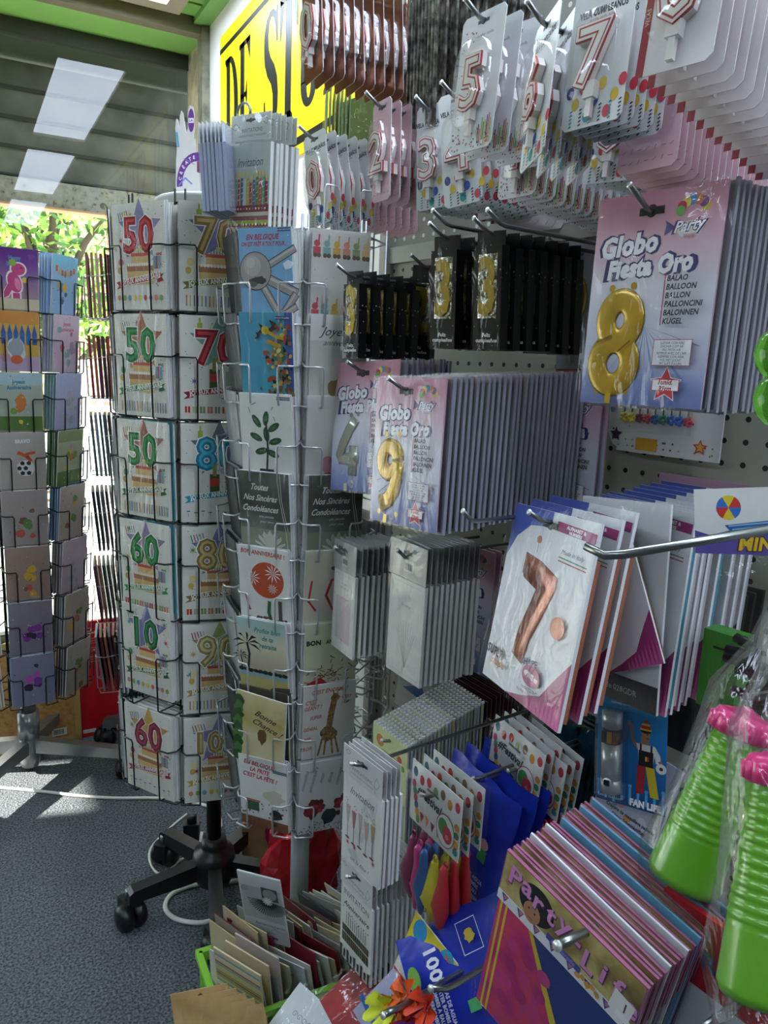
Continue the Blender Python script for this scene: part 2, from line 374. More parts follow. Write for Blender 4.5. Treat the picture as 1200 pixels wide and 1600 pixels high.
def L_D(u):
    sr(u, u + .048, ZB, ZT); arc(u + .04, (ZB + ZT) / 2, .115, (ZT - ZB) / 2, -P2 / 2, P2 / 2, .052, .022); serif(u + .012, ZB, .03); serif(u + .012, ZT, .03, -1)
def L_E(u):
    sr(u, u + .050, ZB, ZT); sr(u - .015, u + .12, ZT - .02, ZT); sr(u - .015, u + .12, ZB, ZB + .02); sr(u, u + .085, 2.425, 2.443)
    sp([(u + .07, ZT), (u + .12, ZT), (u + .12, ZT - .09)]); sp([(u + .07, ZB), (u + .12, ZB), (u + .12, ZB + .09)]); sp([(u + .085, 2.38), (u + .085, 2.49), (u + .06, 2.434)])
def L_S(u):
    O = [(.142, 2.515), (.142, 2.632), (.130, 2.632), (.124, 2.615), (.095, 2.634), (.060, 2.634), (.026, 2.615), (.004, 2.575), (.000, 2.525), (.008, 2.470), (.036, 2.425), (.078, 2.388), (.096, 2.350), (.098, 2.300), (.088, 2.258), (.070, 2.245), (.045, 2.250), (.024, 2.285), (.014, 2.345), (.002, 2.345), (.000, 2.225), (.012, 2.225), (.020, 2.243), (.050, 2.223), (.088, 2.223), (.122, 2.243), (.146, 2.290), (.150, 2.345), (.140, 2.400), (.112, 2.445), (.070, 2.482), (.050, 2.515), (.046, 2.560), (.056, 2.600), (.075, 2.613), (.098, 2.605), (.118, 2.570), (.130, 2.515)]
    sp([(u + x, z) for x, z in O][::-1])
def L_T(u):
    sr(u + .055, u + .112, ZB, ZT); sr(u, u + .165, ZT - .02, ZT); serif(u + .0825, ZB, .045)
    sp([(u, ZT), (u, ZT - .13), (u + .01, ZT - .13), (u + .04, ZT - .02)]); sp([(u + .165, ZT), (u + .125, ZT - .02), (u + .155, ZT - .13), (u + .165, ZT - .13)])
def L_U(u):
    sr(u, u + .052, ZB + .08, ZT); arc(u + .07, ZB + .085, .07, .085, P2, 2 * P2, .05, .026); sr(u + .122, u + .14, ZB + .08, ZT); serif(u + .02, ZT, .036, -1); serif(u + .13, ZT, .03, -1)
def L_N(u):
    sr(u, u + .018, ZB, ZT); sr(u + .13, u + .148, ZB, ZT); sp([(u - .01, ZT), (u + .04, ZT), (u + .148, ZB), (u + .11, ZB)][::-1]); serif(u + .009, ZB, .032); serif(u + .139, ZT, .032, -1)
def L_R(u):
    sr(u, u + .038, ZB, ZT); arc(u + .04, ZT - .1, .085, .1, -P2 / 2, P2 / 2, .036, .02); sp([(u + .06, 2.44), (u + .095, 2.43), (u + .15, ZB), (u + .105, ZB)]); serif(u + .019, ZB, .034)
for f, u in ((L_D, -3.43), (L_E, -3.245), (L_S, -2.965), (L_T, -2.80), (L_U, -2.60), (L_N, -2.385), (L_T, -2.20), (L_E, -1.99), (L_R, -1.83)): f(u)
mb.m and tag(mb.build('wall_sign'), 'big yellow sign with black border and black serif letters high on the white wall', 'sign')
# ================================================================== greeting cards
CARD_T = .0022
def sleeve(root, w, h, y=-.0035, name='sleeve', amp=.0012, m=None, top=0., nx=4, nz=6):
    return MB().sheet(-w / 2 - .003, w / 2 + .003, -h / 2 - .003, h / 2 + .003 + top, y, m or FILM, nx, nz, amp).build(name, root)
def paper(w, h, face, edge=PAPER, t=CARD_T):
    mb = MB(); mb.box(-w / 2, w / 2, 0, t, -h / 2, h / 2, edge)
    if face is not edge: mb.poly([(-w / 2, -h / 2), (w / 2, -h / 2), (w / 2, h / 2), (-w / 2, h / 2)], face)
    return mb
def card(name, mb, w, h, slv=True, amp=.0012):
    """a greeting card thing: printed card, white envelope behind it, clear sleeve"""
    t = thing(name); mb.build('printed_card', t)
    MB().box(-w / 2 + .002, w / 2 + .001, CARD_T + .0006, CARD_T + .003, -h / 2, h / 2 - .004, PAPER).build('envelope', t)
    if slv: sleeve(t, w, h, amp=amp)
    return t
CONF = ['#b3203a', '#c9a227', '#2b7a78', '#6a5f9e', '#5d8f3c']
CW, CH = .148, .207
def joyeux(num, col, light, starc, ban, row, cake=('#d8b676', '#a8744a'), bantext='#f5f0e6', bottle=False, rnd_=0):
    rr = random.Random(hash((num, row, rnd_)) % 999 + 5 if False else len(num) * 31 + row * 7 + rnd_)
    mb = paper(CW, CH, C('#dfddd2', .38, coat=.3)); W, H = CW, CH
    for k in range(46):                                                     # sprinkled confetti
        x, z = rr.uniform(-.068, .068), rr.uniform(-.06, .097); mb.y = -.0002; mb.disk(x, z, rr.uniform(.0008, .0016), C(rr.choice(CONF + ['#77776f'] * 3)), 5)
    for k in range(6):                                                      # little firework stars
        x, z = rr.uniform(-.062, .062), rr.uniform(-.03, .09); mb.star(x, z, .0095, C(rr.choice(CONF)), 8, .25)
    mb.star(.004, .050, .062, C(starc, .35, .3), 5, .46); mb.star(.004, .050, .056, C(starc, .5, var=.3, scale=90), 5, .46)
    for dx, dz, r in ((-.048, .078, .010),):
        if bottle: mb.rect(-.035, .082, .010, .016, C('#9fae3c')); mb.rect(-.035, .094, .004, .012, C('#9fae3c'))
        else:
            for k in range(5): mb.rect(dx + k * .006 - .006, dz + k * .001, .002, .016, C(rr.choice(CONF)), .25)
    sz = .0700 if len(num) == 2 else .052
    mb.text(num, 0, .042, sz * 1.32, C('#f6f4ee', .3), bold=.0060, sx=.92); mb.text(num, 0, .042, sz * 1.32, C('#8d8a82', .4), bold=.0042, sx=.92)
    mb.text(num, 0, .042, sz * 1.32, C(col, .22, .25, .5), bold=.0036, sx=.92); mb.text(num, -.0006, .0426, sz * 1.32, C(light, .25, .2, .4), bold=-.0012, sx=.92)
    mb.text('ANS', .056, .004, .0075, C(col), bold=.0003)
    if bottle == 2:
        mb.rect(-.006, -.022, .020, .042, C('#4a5a35', .2)); mb.rect(-.006, .008, .008, .026, C('#8a8f4a', .2)); mb.rect(-.006, -.018, .020, .016, C('#c23a2c'))
        mb.rect(.03, -.022, .028, .034, C('#9db49a')); mb.rect(.03, -.022, .005, .034, C('#e8e2c6'))
    else:
        mb.rect(.002, -.034, .074, .040, C(cake[0])); mb.rect(.002, -.022, .076, .012, C(cake[1])); mb.rect(.002, -.005, .048, .020, C(cake[0])); mb.rect(.002, .004, .049, .006, C('#c94b3a'))
        for k in range(11): mb.disk(-.031 + k * .0066, -.0150, .0036, C('#f4e9d8'), 8)
        for k in range(6): mb.rect(-.012 + k * .0055, .012, .0016, .011, C(rr.choice(CONF)))
        mb.text(num, .003, .017, .011, C('#d8cf7c'), bold=.0006)
        mb.rect(.05, -.012, .020, .024, C('#7f9fae')); mb.rect(.05, -.012, .003, .024, C('#c6453c')); mb.disk(-.052, -.01, .008, C(light), 14, .85); mb.disk(-.056, -.026, .007, C('#c9a84a'), 14, .85)
    q = -.043                                                                # ribbon banner, arched up to the right
    mb.poly([(-.068, q - .006), (-.048, q - .002), (-.048, q - .016), (-.068, q - .020), (-.060, q - .013)], C(ban, .4)); mb.poly([(.068, q + .010), (.05, q + .006), (.05, q - .008), (.068, q - .004), (.061, q + .003)], C(ban, .4))
    mb.poly([(-.055, q - .001), (-.02, q + .003), (.02, q + .008), (.058, q + .014), (.058, q + .001), (.02, q - .006), (-.02, q - .011), (-.055, q - .014)], C('#f0ece0', .4))
    mb.poly([(-.054, q - .0022), (-.02, q + .0018), (.02, q + .0068), (.057, q + .0126), (.057, q + .0022), (.02, q - .0048), (-.02, q - .0098), (-.054, q - .0128)], C(ban, .4))
    mb.text('JOYEUX ANNIVERSAIRE', .001, q - .0005, 0.0135, C(bantext), bold=.0005, sx=.78, ang=.135)
    for k in range(9):
        x = -.060 + k * .015
        if row == 0: mb.disk(x, -.080, .0058, C(['#e08a6a', '#8fb35a', '#6aa0c0', '#d8b84a', '#c8d04a', '#d4604a', '#7a74b8'][k % 7]), 14, .85); mb.rect(x, -.0885, .0006, .007, C('#888888'))
        elif row == 1:
            for j in range(2): mb.rect(x + j * .0072, -.084, .0022, .021, C(['#c96a4a', '#d8b84a', '#4a8a86', '#7a5f9e', '#7fa04a', '#4f74a8'][(k * 2 + j) % 6]))
        elif row == 2:
            mb.rect(x, -.084, .0105, .013, C(['#b5382c', '#a8b890', '#7f9a5a', '#c9785a', '#6a8a6a'][k % 5])); mb.rect(x, -.084, .0016, .013, C('#e8dcc0'))
        else: mb.rect(x, -.080 - k % 2 * .003, .007, .0018, C('#2a2a2c')); mb.rect(x, -.088, .001, .008, C('#8a8a86'))
    for k in range(40): mb.disk(.0705, -.098 + k * .005, .0008, C('#8f8c84'), 5)
    return mb
def plain_back(w, h, face='#dddcd6', edge=PAPER, name='greeting_card', stripe=None):
    mb = paper(w, h, C(face, .5), edge)
    if stripe: mb.rect(w / 2 - .004, 0, .006, h, C(stripe))
    mb.box(-w / 2 + .001, w / 2 + .001, CARD_T + .0005, CARD_T + .003, -h / 2, h / 2 - .005, C('#e6e6e2', .5))
    mb.sheet(-w / 2 - .003, w / 2 + .003, -h / 2 - .003, h / 2 + .002, -.003, FILM, 1, 2, .001)
    return mb.build(name)
# ------------------------------------------------------------------ racks
def wire_pocket(w, depth, h, r=.0016, m=BLACKWIRE, zf=.60, inset=.27):
    """one card pocket: two bent wires that come round from the sides, down the front and back under the cards"""
    mb = MB(); z = -h / 2 + h * zf; y0, y1 = .0, -depth - .004; b = -h / 2 - .004; W = w / 2 + .007; i = w * inset
    for s in (-1, 1):
        mb.tube([(s * W, y0, z + .012), (s * W * .98, y1 * .7, z), (s * (W - .012), y1, z), (s * i * 1.08, y1 - .002, z), (s * i, y1 - .002, z - .006), (s * i, y1 + .002, b + .004), (s * i, y1 + .006, b), (s * i, y0, b)], r, m, 6)
    mb.tube([(-W, y0, z + .012), (-W, y0, b), (W, y0, b), (W, y0, z + .012)], r, m, 6)
    mb.tube([(-i, y1 + .006, b), (-W, y1 + .012, b + .001), (-W, y0, b)], r, m, 6); mb.tube([(i, y1 + .006, b), (W, y1 + .012, b + .001), (W, y0, b)], r, m, 6)
    return mb
def caster(m=BLACK, brake=None):
    mb = MB(); mb.lathe([(.0, .032), (.014, .030), (.024, .026), (.027, .02), (.027, .004), (.0, .002)], m, 16, 'x'); mb.lathe([(.0, -.032), (.014, -.030), (.024, -.026), (.027, -.02), (.027, -.004), (.0, -.002)], m, 16, 'x')
    mb.box(-.014, .014, -.012, .03, .0, .034, m); mb.tube([(0, .012, .03), (0, .012, .052)], .006, STEEL, 8)
    if brake: mb.box(-.02, .005, -.034, -.02, -.008, -.002, C(brake)); mb.box(-.018, -.012, -.034, -.02, -.02, -.004, C(brake))
    return mb
def base(root, hubm, r, armm, angs, hubh=.10, polr=.02, brake=None, armz=.085, hubr=.046):
    mb = MB(); mb.lathe([(0, hubh + .05), (.030, hubh + .05), (.034, hubh + .03), (.034, hubh + .02), (hubr * .93, hubh + .012), (hubr, hubh - .01), (hubr, hubh - .05), (hubr * .8, hubh - .075), (0, hubh - .075)], hubm, 24); mb.build('hub', root)
    for k, a in enumerate(angs):
        a = math.radians(a); M = Matrix.Rotation(a, 4, 'Z'); b = MB()
        P = [(.02, armz + .01), (r - .004, armz - .01), (r + .006, armz - .018), (r + .008, armz - .052), (r - .020, armz - .052), (r - .024, armz - .042), (.02, armz - .038)]
        n0 = []
        for s in (-.017, .017): n0.append([(x, s, z) for x, z in P])
        b.add(n0[0] + n0[1], [tuple(range(7)), tuple(range(13, 6, -1))] + [((j + 1) % 7, j, j + 7, (j + 1) % 7 + 7) for j in range(7)], armm); b.move(M)
        arm = b.build('base_arm', root); c = caster(BLACK, brake if k == 0 else None); q = random.uniform(0, 6.28)
        c.build('caster', arm, M @ Matrix.Translation((r, 0, .033)) @ Matrix.Diagonal((1.2, 1.2, 1.2, 1)) @ Matrix.Rotation(q, 4, 'Z'))
def rack(name, label, p, yaws, a0, depth, w, h, ztop, pitch, rows, wm, polem, zlo, zhi, group=None, rr=.0019, zf=.6, polr=.019):
    root = thing(name, label, 'card rack', pose(p), group); n = 0
    MB().tube([(0, 0, .1), (0, 0, zhi)], polr, polem, 14).build('pole', root)
    pk = wire_pocket(w, depth, h, rr, wm, zf); proto = None
    for yw in yaws:
        for k in range(rows):
            M = Matrix.Rotation(math.radians(yw), 4, 'Z') @ Matrix.Translation((0, -a0, ztop - h / 2 - k * pitch))
            if proto is None: proto = pk.build('wire_pocket', root, M=M)
            else:
                c = proto.copy(); COL.objects.link(c); c.parent = root; c.matrix_basis = M
    fr = MB(); N = len(yaws)
    for yw in yaws:
        R = Matrix.Rotation(math.radians(yw), 4, 'Z')
        for s in (-1, 1):
            fr.tube([R @ Vector((s * (w / 2 + .006), -a0 + .001, zlo)), R @ Vector((s * (w / 2 + .006), -a0 + .001, zhi))], rr * 1.2, wm, 6)
        for k in range(rows + 1):
            z = ztop + .004 - k * pitch if k < rows else zlo
            fr.tube([R @ Vector((-(w / 2 + .006), -a0, z)), R @ Vector((w / 2 + .006, -a0, z))], rr, wm, 6)
            fr.tube([R @ Vector((0, -a0, z)), R @ Vector((0, 0, z))], rr, wm, 6)
    fr.build('wire_frame', root)
    return root
def colM(p, yw, a0, depth, z, tilt=0, k=0, step=.006, jit=0.):
    """pose of card k (0 = front) of a pocket"""
    M = Matrix.Translation(p) @ Matrix.Rotation(math.radians(yw + random.uniform(-jit, jit)), 4, 'Z') @ Matrix.Translation((0, -(a0 + depth - .006) + k * step, z))
    return M @ Matrix.Rotation(math.radians(tilt), 4, 'X') @ Matrix.Rotation(math.radians(random.uniform(-jit, jit) * .5), 4, 'Y')
# ---------------- black rack with the big birthday cards
P1 = (.508, 1.777, 0); A0, DP = .166, .054
HY = [-103.4 + 45 * k for k in range(8)]
r1 = rack('card_rack', 'black wire card spinner on a black five-arm base, full of big birthday number cards', P1, HY, A0, DP, CW, CH, 1.70, .2165, 6, BLACKWIRE, BLACK, .385, 1.73)
base(r1, BLACK, .215, BLACK, [(-104 + 72 * k) for k in range(5)], .13, armz=.115, hubr=.055)
PL = ['top', 'second', 'third', 'fourth', 'fifth', 'bottom']
left = [('50', '#b01c2a', '#d8545a', '#8a86ac', '#a8202c', 0), ('50', '#1f7a3c', '#3fa060', '#b0714a', '#1f7a4a', 1), ('50', '#1f7a3c', '#3fa060', '#9a6650', '#1f6a44', 1), ('60', '#1a7a38', '#44a860', '#8a7a98', '#2a9a4c', 2), ('10', '#17692f', '#3c9a58', '#6f74a4', '#1f6a44', 0), ('60', '#8a1c3c', '#b84a60', '#c09a4a', '#9a2040', 3)]
right = [('70', '#a8803a', '#d9c080', '#7d78a8', '#7c7a2c', 1), ('70', '#a81e2c', '#d05058', '#6f9c8e', '#8e2030', 2), ('80', '#1a8fb4', '#5cc0d8', '#6f7684', '#1f9ab4', 3), ('80', '#a8863a', '#e0cc8c', '#7a78ac', '#8a7040', 2), ('90', '#b09a50', '#e4d8a0', '#9aa05c', '#a8904a', 1), ('100', '#b0924a', '#e2d096', '#8f88b4', '#b8a04a', 0)]
LBL = {0: ('red', 'with the row of balloons'), 1: ('green', ''), }
desc_l = ['red 50 on a white birthday card, topmost of the left column of the black rack', 'green 50 birthday card, second from top in the left column of the black rack', 'green 50 birthday card with teal card showing behind, third from top of the black rack', 'shiny green 60 birthday card in the left column of the black rack', 'green 10 birthday card sticking up above its pocket of the black rack', 'dark red 60 birthday card, lowest of the left column of the black rack']
desc_r = ['gold 70 on purple star birthday card, topmost of the right column of the black rack', 'red 70 birthday card with a bottle and presents in the black rack', 'turquoise 80 birthday card in the right column of the black rack', 'gold 80 birthday card in the right column of the black rack', 'gold 90 birthday card in the right column of the black rack', 'gold 100 birthday card, lowest of the right column of the black rack']
back1 = plain_back(CW, CH, name='birthday_card'); back1t = plain_back(CW, CH, '#3f8f96', C('#4c9aa0'), stripe='#2f6a74', name='birthday_card')
used = set()
def refill(proto, n, mk, label, group, cat='card'):
    """n copies of a plain card, poses from mk(k)"""
    for k in range(n):
        if proto not in used: used.add(proto); proto.matrix_basis = mk(k + 1); tag(proto, label, cat, group)
        else: clone(proto, mk(k + 1), label, cat, group)
for ci, (yw, L, DD) in enumerate(((HY[1], left, desc_l), (HY[2], right, desc_r))):
    side = ('left', 'right')[ci]
    for k, (num, c1, c2, st, ban, row) in enumerate(L):
        z = 1.70 - CH / 2 - k * .2165 + (.024 if (ci == 0 and k == 4) else 0)
        mb = joyeux(num, c1, c2, st, ban, row, bottle=(2 if (num == '70' and row == 2) or num == '80' and row == 3 else num == '70'), rnd_=k + ci * 9)
        t = card('birthday_card', mb, CW, CH, amp=.0022 if (ci == 0 and k == 3) else .0012)
        t.matrix_basis = colM(P1, yw, A0, DP, z, 1.5); tag(t, DD[k], 'card', 'birthday number cards in the black rack')
        refill(back1t if (ci == 0 and k in (2, 3)) else back1, 1, lambda j: colM(P1, yw, A0, DP, z + .002, 1.5, j, .007, .3) @ Matrix.Translation((.008 if (ci == 0 and k in (2, 3)) else 0, 0, 0)), 'second card of the %s pocket, %s column, black rack' % (PL[k], side), 'spare cards in the black rack')
        refill(back1, 5, lambda j: colM(P1, yw, A0, DP, z - .004 + .002 * (j % 3), 1.2, j + 1, .0078, .4), 'white sleeved card behind the front ones, %s pocket, %s column, black rack' % (PL[k], side), 'spare cards in the black rack')
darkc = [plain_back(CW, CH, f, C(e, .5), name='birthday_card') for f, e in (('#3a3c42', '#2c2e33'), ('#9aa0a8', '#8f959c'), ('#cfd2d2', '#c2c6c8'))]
for k in range(6):
    z = 1.70 - CH / 2 - k * .2165
    for j in range(5):
        refill(darkc[(j + k) % 3], 1, lambda q: colM(P1, HY[0], A0, DP, z, 2, j, .009, .6), 'card seen edge-on in the %s pocket at the left side of the black rack' % PL[k], 'cards seen edge-on at the left of the black rack')
MB().lathe([(.0, .006), (.12, .004), (.125, 0), (.12, -.004), (0, -.006)], C('#e8eef0', .4), 40).build('top_disc', r1, pose((0, 0, 1.735)))
# die-cut promotional standee on top of the black rack
mb = MB(); cr = C('#d9d4cf', .5); pu = C('#6d2f8c', .4)
out = [(-.052, 0), (.048, 0), (.046, .11), (.03, .115), (.03, .16), (.024, .225), (.016, .228), (.02, .25), (.022, .30), (.016, .33), (.004, .335), (-.004, .31), (-.004, .26), (-.01, .245), (-.022, .31), (-.028, .318), (-.034, .30), (-.036, .26), (-.042, .29), (-.048, .292), (-.052, .26), (-.046, .2), (-.05, .15), (-.052, .07)]
mb.poly(out, cr, 0.0); mb.poly([(x, z) for x, z in out], C('#b9b2aa', .6), .004)
for k in range(len(out)): (a, b_), (c, d) = out[k - 1], out[k]; mb.add([(a, 0, b_), (c, 0, d), (c, .004, d), (a, .004, b_)], [(0, 1, 2, 3)], cr)
mb.disk(.009, .285, .012, pu, 20, 1, 3.2); mb.rect(.009, .285, .02, .016, C('#e9e4ea')); mb.text('LA', .009, .285, .011, pu, .0004)
for k in range(9):
    a0_, a1_ = 1.35 + k * .21, 1.35 + (k + 1) * .21
    mb.poly([(.03 + r_ * .078 * math.cos(a), .075 + r_ * .105 * math.sin(a)) for r_, a in ((1, a0_), (1, a1_), (.72, a1_), (.72, a0_))], pu)
for k, ch in enumerate('CRÉATE'): mb.text(ch, .03 - .066 * math.cos(.2 + k * .24), .075 + .09 * math.sin(.2 + k * .24), .016, C('#f0ecf2'), .0004, ang=1.2 - k * .22)
mb.poly([(.03, .15), (.042, .147), (.046, .125), (.042, .11), (.03, .115)], C('#7a2f60', .5))
mb.line([(-.04, .07), (-.015, .095), (.01, .075)], .005, C('#7d86cf')); mb.line([(-.046, .245), (-.04, .2)], .008, C('#5aa8c8')); mb.line([(-.02, .02), (.0, .03), (.035, .03)], .007, C('#7a9ad0')); mb.poly([(.02, .002), (.047, .002), (.047, .03)], C('#7a2f6c'))
mb.line([(-.02, .16), (.0, .15), (.02, .14)], .002, C('#8f86a4'))
o = mb.build('cardboard_standee', M=pose(at(296, 322, 2, 1.742), -40) @ Matrix.Scale(.64, 4)); tag(o, 'white and purple die-cut cardboard standee on top of the black card rack', 'standee')
# ================================================================== grey rack of greeting cards
W2, H2 = .110, .163
P2_ = (.622, 1.473, 0); A2, D2 = .134, .042
HY2 = [-95.5 + 45 * k for k in range(8)]
r2 = rack('card_rack', 'pale grey wire card spinner in front of the black one, full of sleeved greeting cards', P2_, HY2, A2, D2, W2, H2, 1.632, .1455, 8, GREYWIRE, C('#9aa0a4', .35, .5), .44, 1.66, rr=.0019, zf=.42, polr=.017)
MB().tube([(0, 0, .0), (0, 0, .5)], .021, C('#aab0b4', .35, .4), 14).build('lower_pole', r2)
MB().lathe([(.0, .012), (.16, .012), (.17, 0), (0, 0)], C('#a8abad', .4, .4), 24).build('foot_plate', r2)
def grid_text(mb, lines, x, z, size, m, dz, **k):
    for j, t in enumerate(lines): mb.text(t, x, z - j * dz, size, m, **k)
def palm(mb, x, z, s, m):
    mb.line([(x, z - s), (x + s * .08, z - s * .4), (x, z)], s * .09, m)
    for a in (-.3, .25, .8, 1.5, 2.2, 2.9, 3.5): mb.poly([(x, z), (x + s * .35 * math.cos(a) - s * .05 * math.sin(a), z + s * .35 * math.sin(a) + .08 * s), (x + s * .62 * math.cos(a), z + s * .5 * math.sin(a) - s * .1), (x + s * .3 * math.cos(a) + s * .05 * math.sin(a), z + s * .3 * math.sin(a))], m)
def blob(mb, x, z, r, m, seed, n=14, sx=1., sz=1.):
    q = random.Random(seed); mb.poly([(x + sx * r * q.uniform(.65, 1.1) * math.cos(2 * math.pi * k / n), z + sz * r * q.uniform(.65, 1.1) * math.sin(2 * math.pi * k / n)) for k in range(n)], m)
def c_spheres():                                     # blue card with big grey ball and tubes
    mb = paper(W2, H2, C('#7fb2d6', .35, coat=.3)); g = C('#a7a09a', .4); d = C('#4a4644', .4); li = C('#c9c3bd', .4)
    mb.text('EN BELGIQUE', -.004, .066, .0125, C('#b8323a'), bold=.0004, shear=.3, sx=.85); mb.text('ON EST PRÊT À TOUT POUR...', -.002, .054, .0102, C('#b8323a'), bold=.0003, shear=.3, sx=.66)
    for a, b, w_ in (((-.01, .01), (.058, .044), .011), ((-.01, .0), (.058, -.03), .016), ((-.012, -.01), (.028, -.075), .012), ((.03, -.07), (.058, -.035), .012), ((.03, -.07), (.058, -.055), .01)): mb.line([a, b], w_ + .003, d); mb.line([a, b], w_, g); mb.line([(a[0], a[1] + w_ * .2), (b[0], b[1] + w_ * .2)], w_ * .3, li)
    mb.disk(-.022, .008, .0335, d, 30); mb.disk(-.022, .008, .032, g, 30); mb.disk(-.028, .017, .018, C('#b9b3ad'), 24); mb.disk(-.031, .022, .009, li, 18)
    blob(mb, -.016, -.008, .016, d, 4, 16, 1.3, .5); blob(mb, -.03, -.014, .012, C('#6d6763'), 8, 14, 1.2, .5); mb.disk(.028, -.077, .018, g, 20); mb.poly([(.036, .02), (.046, .026), (.058, .022), (.052, .012), (.04, .01)], C('#e4ecf2'))
    mb.rect(.040, .077, .026, .006, C('#24406e')); mb.text('ANNIVERSAIRE', .040, .077, .0042, WHITE); return mb
def c_birds():                                       # turquoise card, blue spine, tumbling crowd of colours
    mb = paper(W2, H2, C('#4aa0ba', .35, coat=.3)); mb.rect(W2 / 2 - .008, 0, .016, H2, C('#3a5a9c'))
    q = random.Random(4)
    for k in range(130):
        x = .038 + q.gauss(0, .012) - abs(q.gauss(0, .012)); z = q.uniform(-.08, .06); mb.disk(min(.05, x), z, q.uniform(.0015, .005), C(q.choice(['#7a5a2c', '#2c2a24', '#c8a03a', '#b5482c', '#3f6a4a', '#8a7a4a', '#d9c25a'])), 6, q.uniform(.6, 1.8), 1, q.uniform(0, 3))
    for x, z, s in ((-.01, .052, .010), (.012, .058, .011), (-.018, .04, .007)): mb.poly([(x - s, z - s), (x + s * .2, z), (x - s * .3, z + s), (x + s, z + s * .4), (x + s * .6, z - s * .6)], C('#3a2c20'))
    mb.disk(.0, .05, .008, C('#cdb23a'), 12); mb.line([(.0, .05), (.02, .04), (.036, .036)], .006, C('#c2a030')); mb.line([(.005, .03), (.03, .022)], .008, C('#b8942c'))
    mb.rect(.036, .072, .028, .006, C('#24406e')); mb.text('ANNIVERSAIRE', .036, .072, .0044, WHITE); return mb
def c_plain():                                       # white card, blue tab, small motion strokes only
    mb = paper(W2, H2, C('#e2e3da', .35, coat=.3)); mb.rect(.038, .074, .028, .006, C('#24406e')); mb.text('ANNIVERSAIRE', .038, .074, .0044, WHITE)
    k_ = C('#2a2c2a')
    for a, b in (((-.03, .06), (-.02, .064)), ((-.036, .055), (-.033, .045)), ((.012, .052), (.016, .058)), ((.016, .04), (.02, .032))): mb.line([a, b], .0012, k_)
    for x, z, a in ((-.02, .03, 2.2), (.0, .036, 1.4), (.016, .02, .6), (-.022, .0, 2.7), (.018, -.006, .3), (-.012, -.026, 3.4), (.012, -.03, 5.9), (.0, .006, 1.7)): mb.disk(x, z, .014, C('#2f5a38'), 14, 1, .45, a); mb.disk(x, z, .006, C('#4a7a4c'), 10, 1, .4, a)
    mb.line([(0, .03), (.002, -.02), (-.002, -.062)], .004, C('#3a3c40')); mb.rect(-.002, -.066, .03, .012, C('#3a3c40')); return mb
def c_condol():
    mb = paper(W2, H2, mottle('grey blurred photo print', ['#2c2e28', '#5a5e54', '#8d9288'], 9, .35)); wt = C('#e6e6df')
    mb.rect(0, -.055, W2, .05, C('#8f9680')); grid_text(mb, ['Toutes', 'Nos Sincères', 'Condoléances'], -.008, .052, .017, wt, .021, bold=.0003, shear=.5, sx=.8)
    grid_text(mb, ['une pensée', 'pour vous'], .004, -.005, .007, wt, .01, shear=.4)
    for k in range(7): a = .5 + k * .36; mb.poly([(.01, -.075), (.01 + .03 * math.cos(a) - .006, -.075 + .034 * math.sin(a)), (.01 + .038 * math.cos(a), -.075 + .044 * math.sin(a)), (.01 + .03 * math.cos(a) + .006, -.075 + .034 * math.sin(a))], C('#cfd2c4'))
    mb.line([(.03, .08), (.034, .03), (.045, -.03), (.05, -.08)], .001, wt); mb.line([(.036, .08), (.038, .03), (.05, -.03)], .001, wt); return mb
def c_sun():
    mb = paper(W2, H2, C('#e2e2da', .35, coat=.3)); mb.text('BON ANNIVERSAIRE !', 0, .070, .0118, C('#b83a38'), bold=.0004, sx=.82, ang=-.03, shear=.15)
    mb.disk(.008, .016, .037, C('#c4522c'), 32)
    for x, z, s in ((.022, .032, .020), (-.024, .018, .018), (.02, .0, .012)):
        for k in range(11): a = k * .571; mb.poly([(x, z), (x + s * .6 * math.cos(a - .12), z + s * .6 * math.sin(a - .12)), (x + s * math.cos(a), z + s * math.sin(a)), (x + s * .6 * math.cos(a + .12), z + s * .6 * math.sin(a + .12))], WHITE)
    q = random.Random(2)
    for k in range(22): mb.disk(q.uniform(-.052, .052), q.uniform(-.075, -.062), .0025, C(q.choice(['#2c2c2c', '#8a3c2c', '#5a5a52'])), 6, 1.6)
    mb.rect(.036, -.045, .008, .044, C('#4a4a44')); mb.line([(-.04, -.02), (-.036, -.04), (-.032, -.05)], .004, C('#b5382c')); mb.line([(.012, -.028), (.01, -.05), (.014, -.064)], .007, C('#2f6a44')); return mb
def c_palms():
    mb = paper(W2, H2, ramp('evening sky print', [(0, '#b9ad92'), (.5, '#d8d2b6'), (1, '#9fc0bc')], 'Z', -.02, .08)); g = C('#b8b06a'); k_ = C('#1e2622')
    mb.rect(0, -.038, W2, .012, C('#8fb0b4')); mb.rect(0, -.058, W2, .03, g); mb.rect(0, -.076, W2, .014, C('#5a6a3a')); mb.poly([(.0, -.083), (.059, -.083), (.059, -.055), (.02, -.06)], C('#4a4438'))
    palm(mb, -.034, .028, .055, k_); palm(mb, -.05, -.002, .03, k_)
    for k in range(10): blob(mb, -.05 + k * .011, -.03, .007, k_, k + 20, 9, 1.1, .7)
    grid_text(mb, ['Profite bien', 'de ta', 'retraite'], .014, .06, .0145, C('#4a9a92'), .016, bold=.0003, shear=.3, sx=.85); return mb
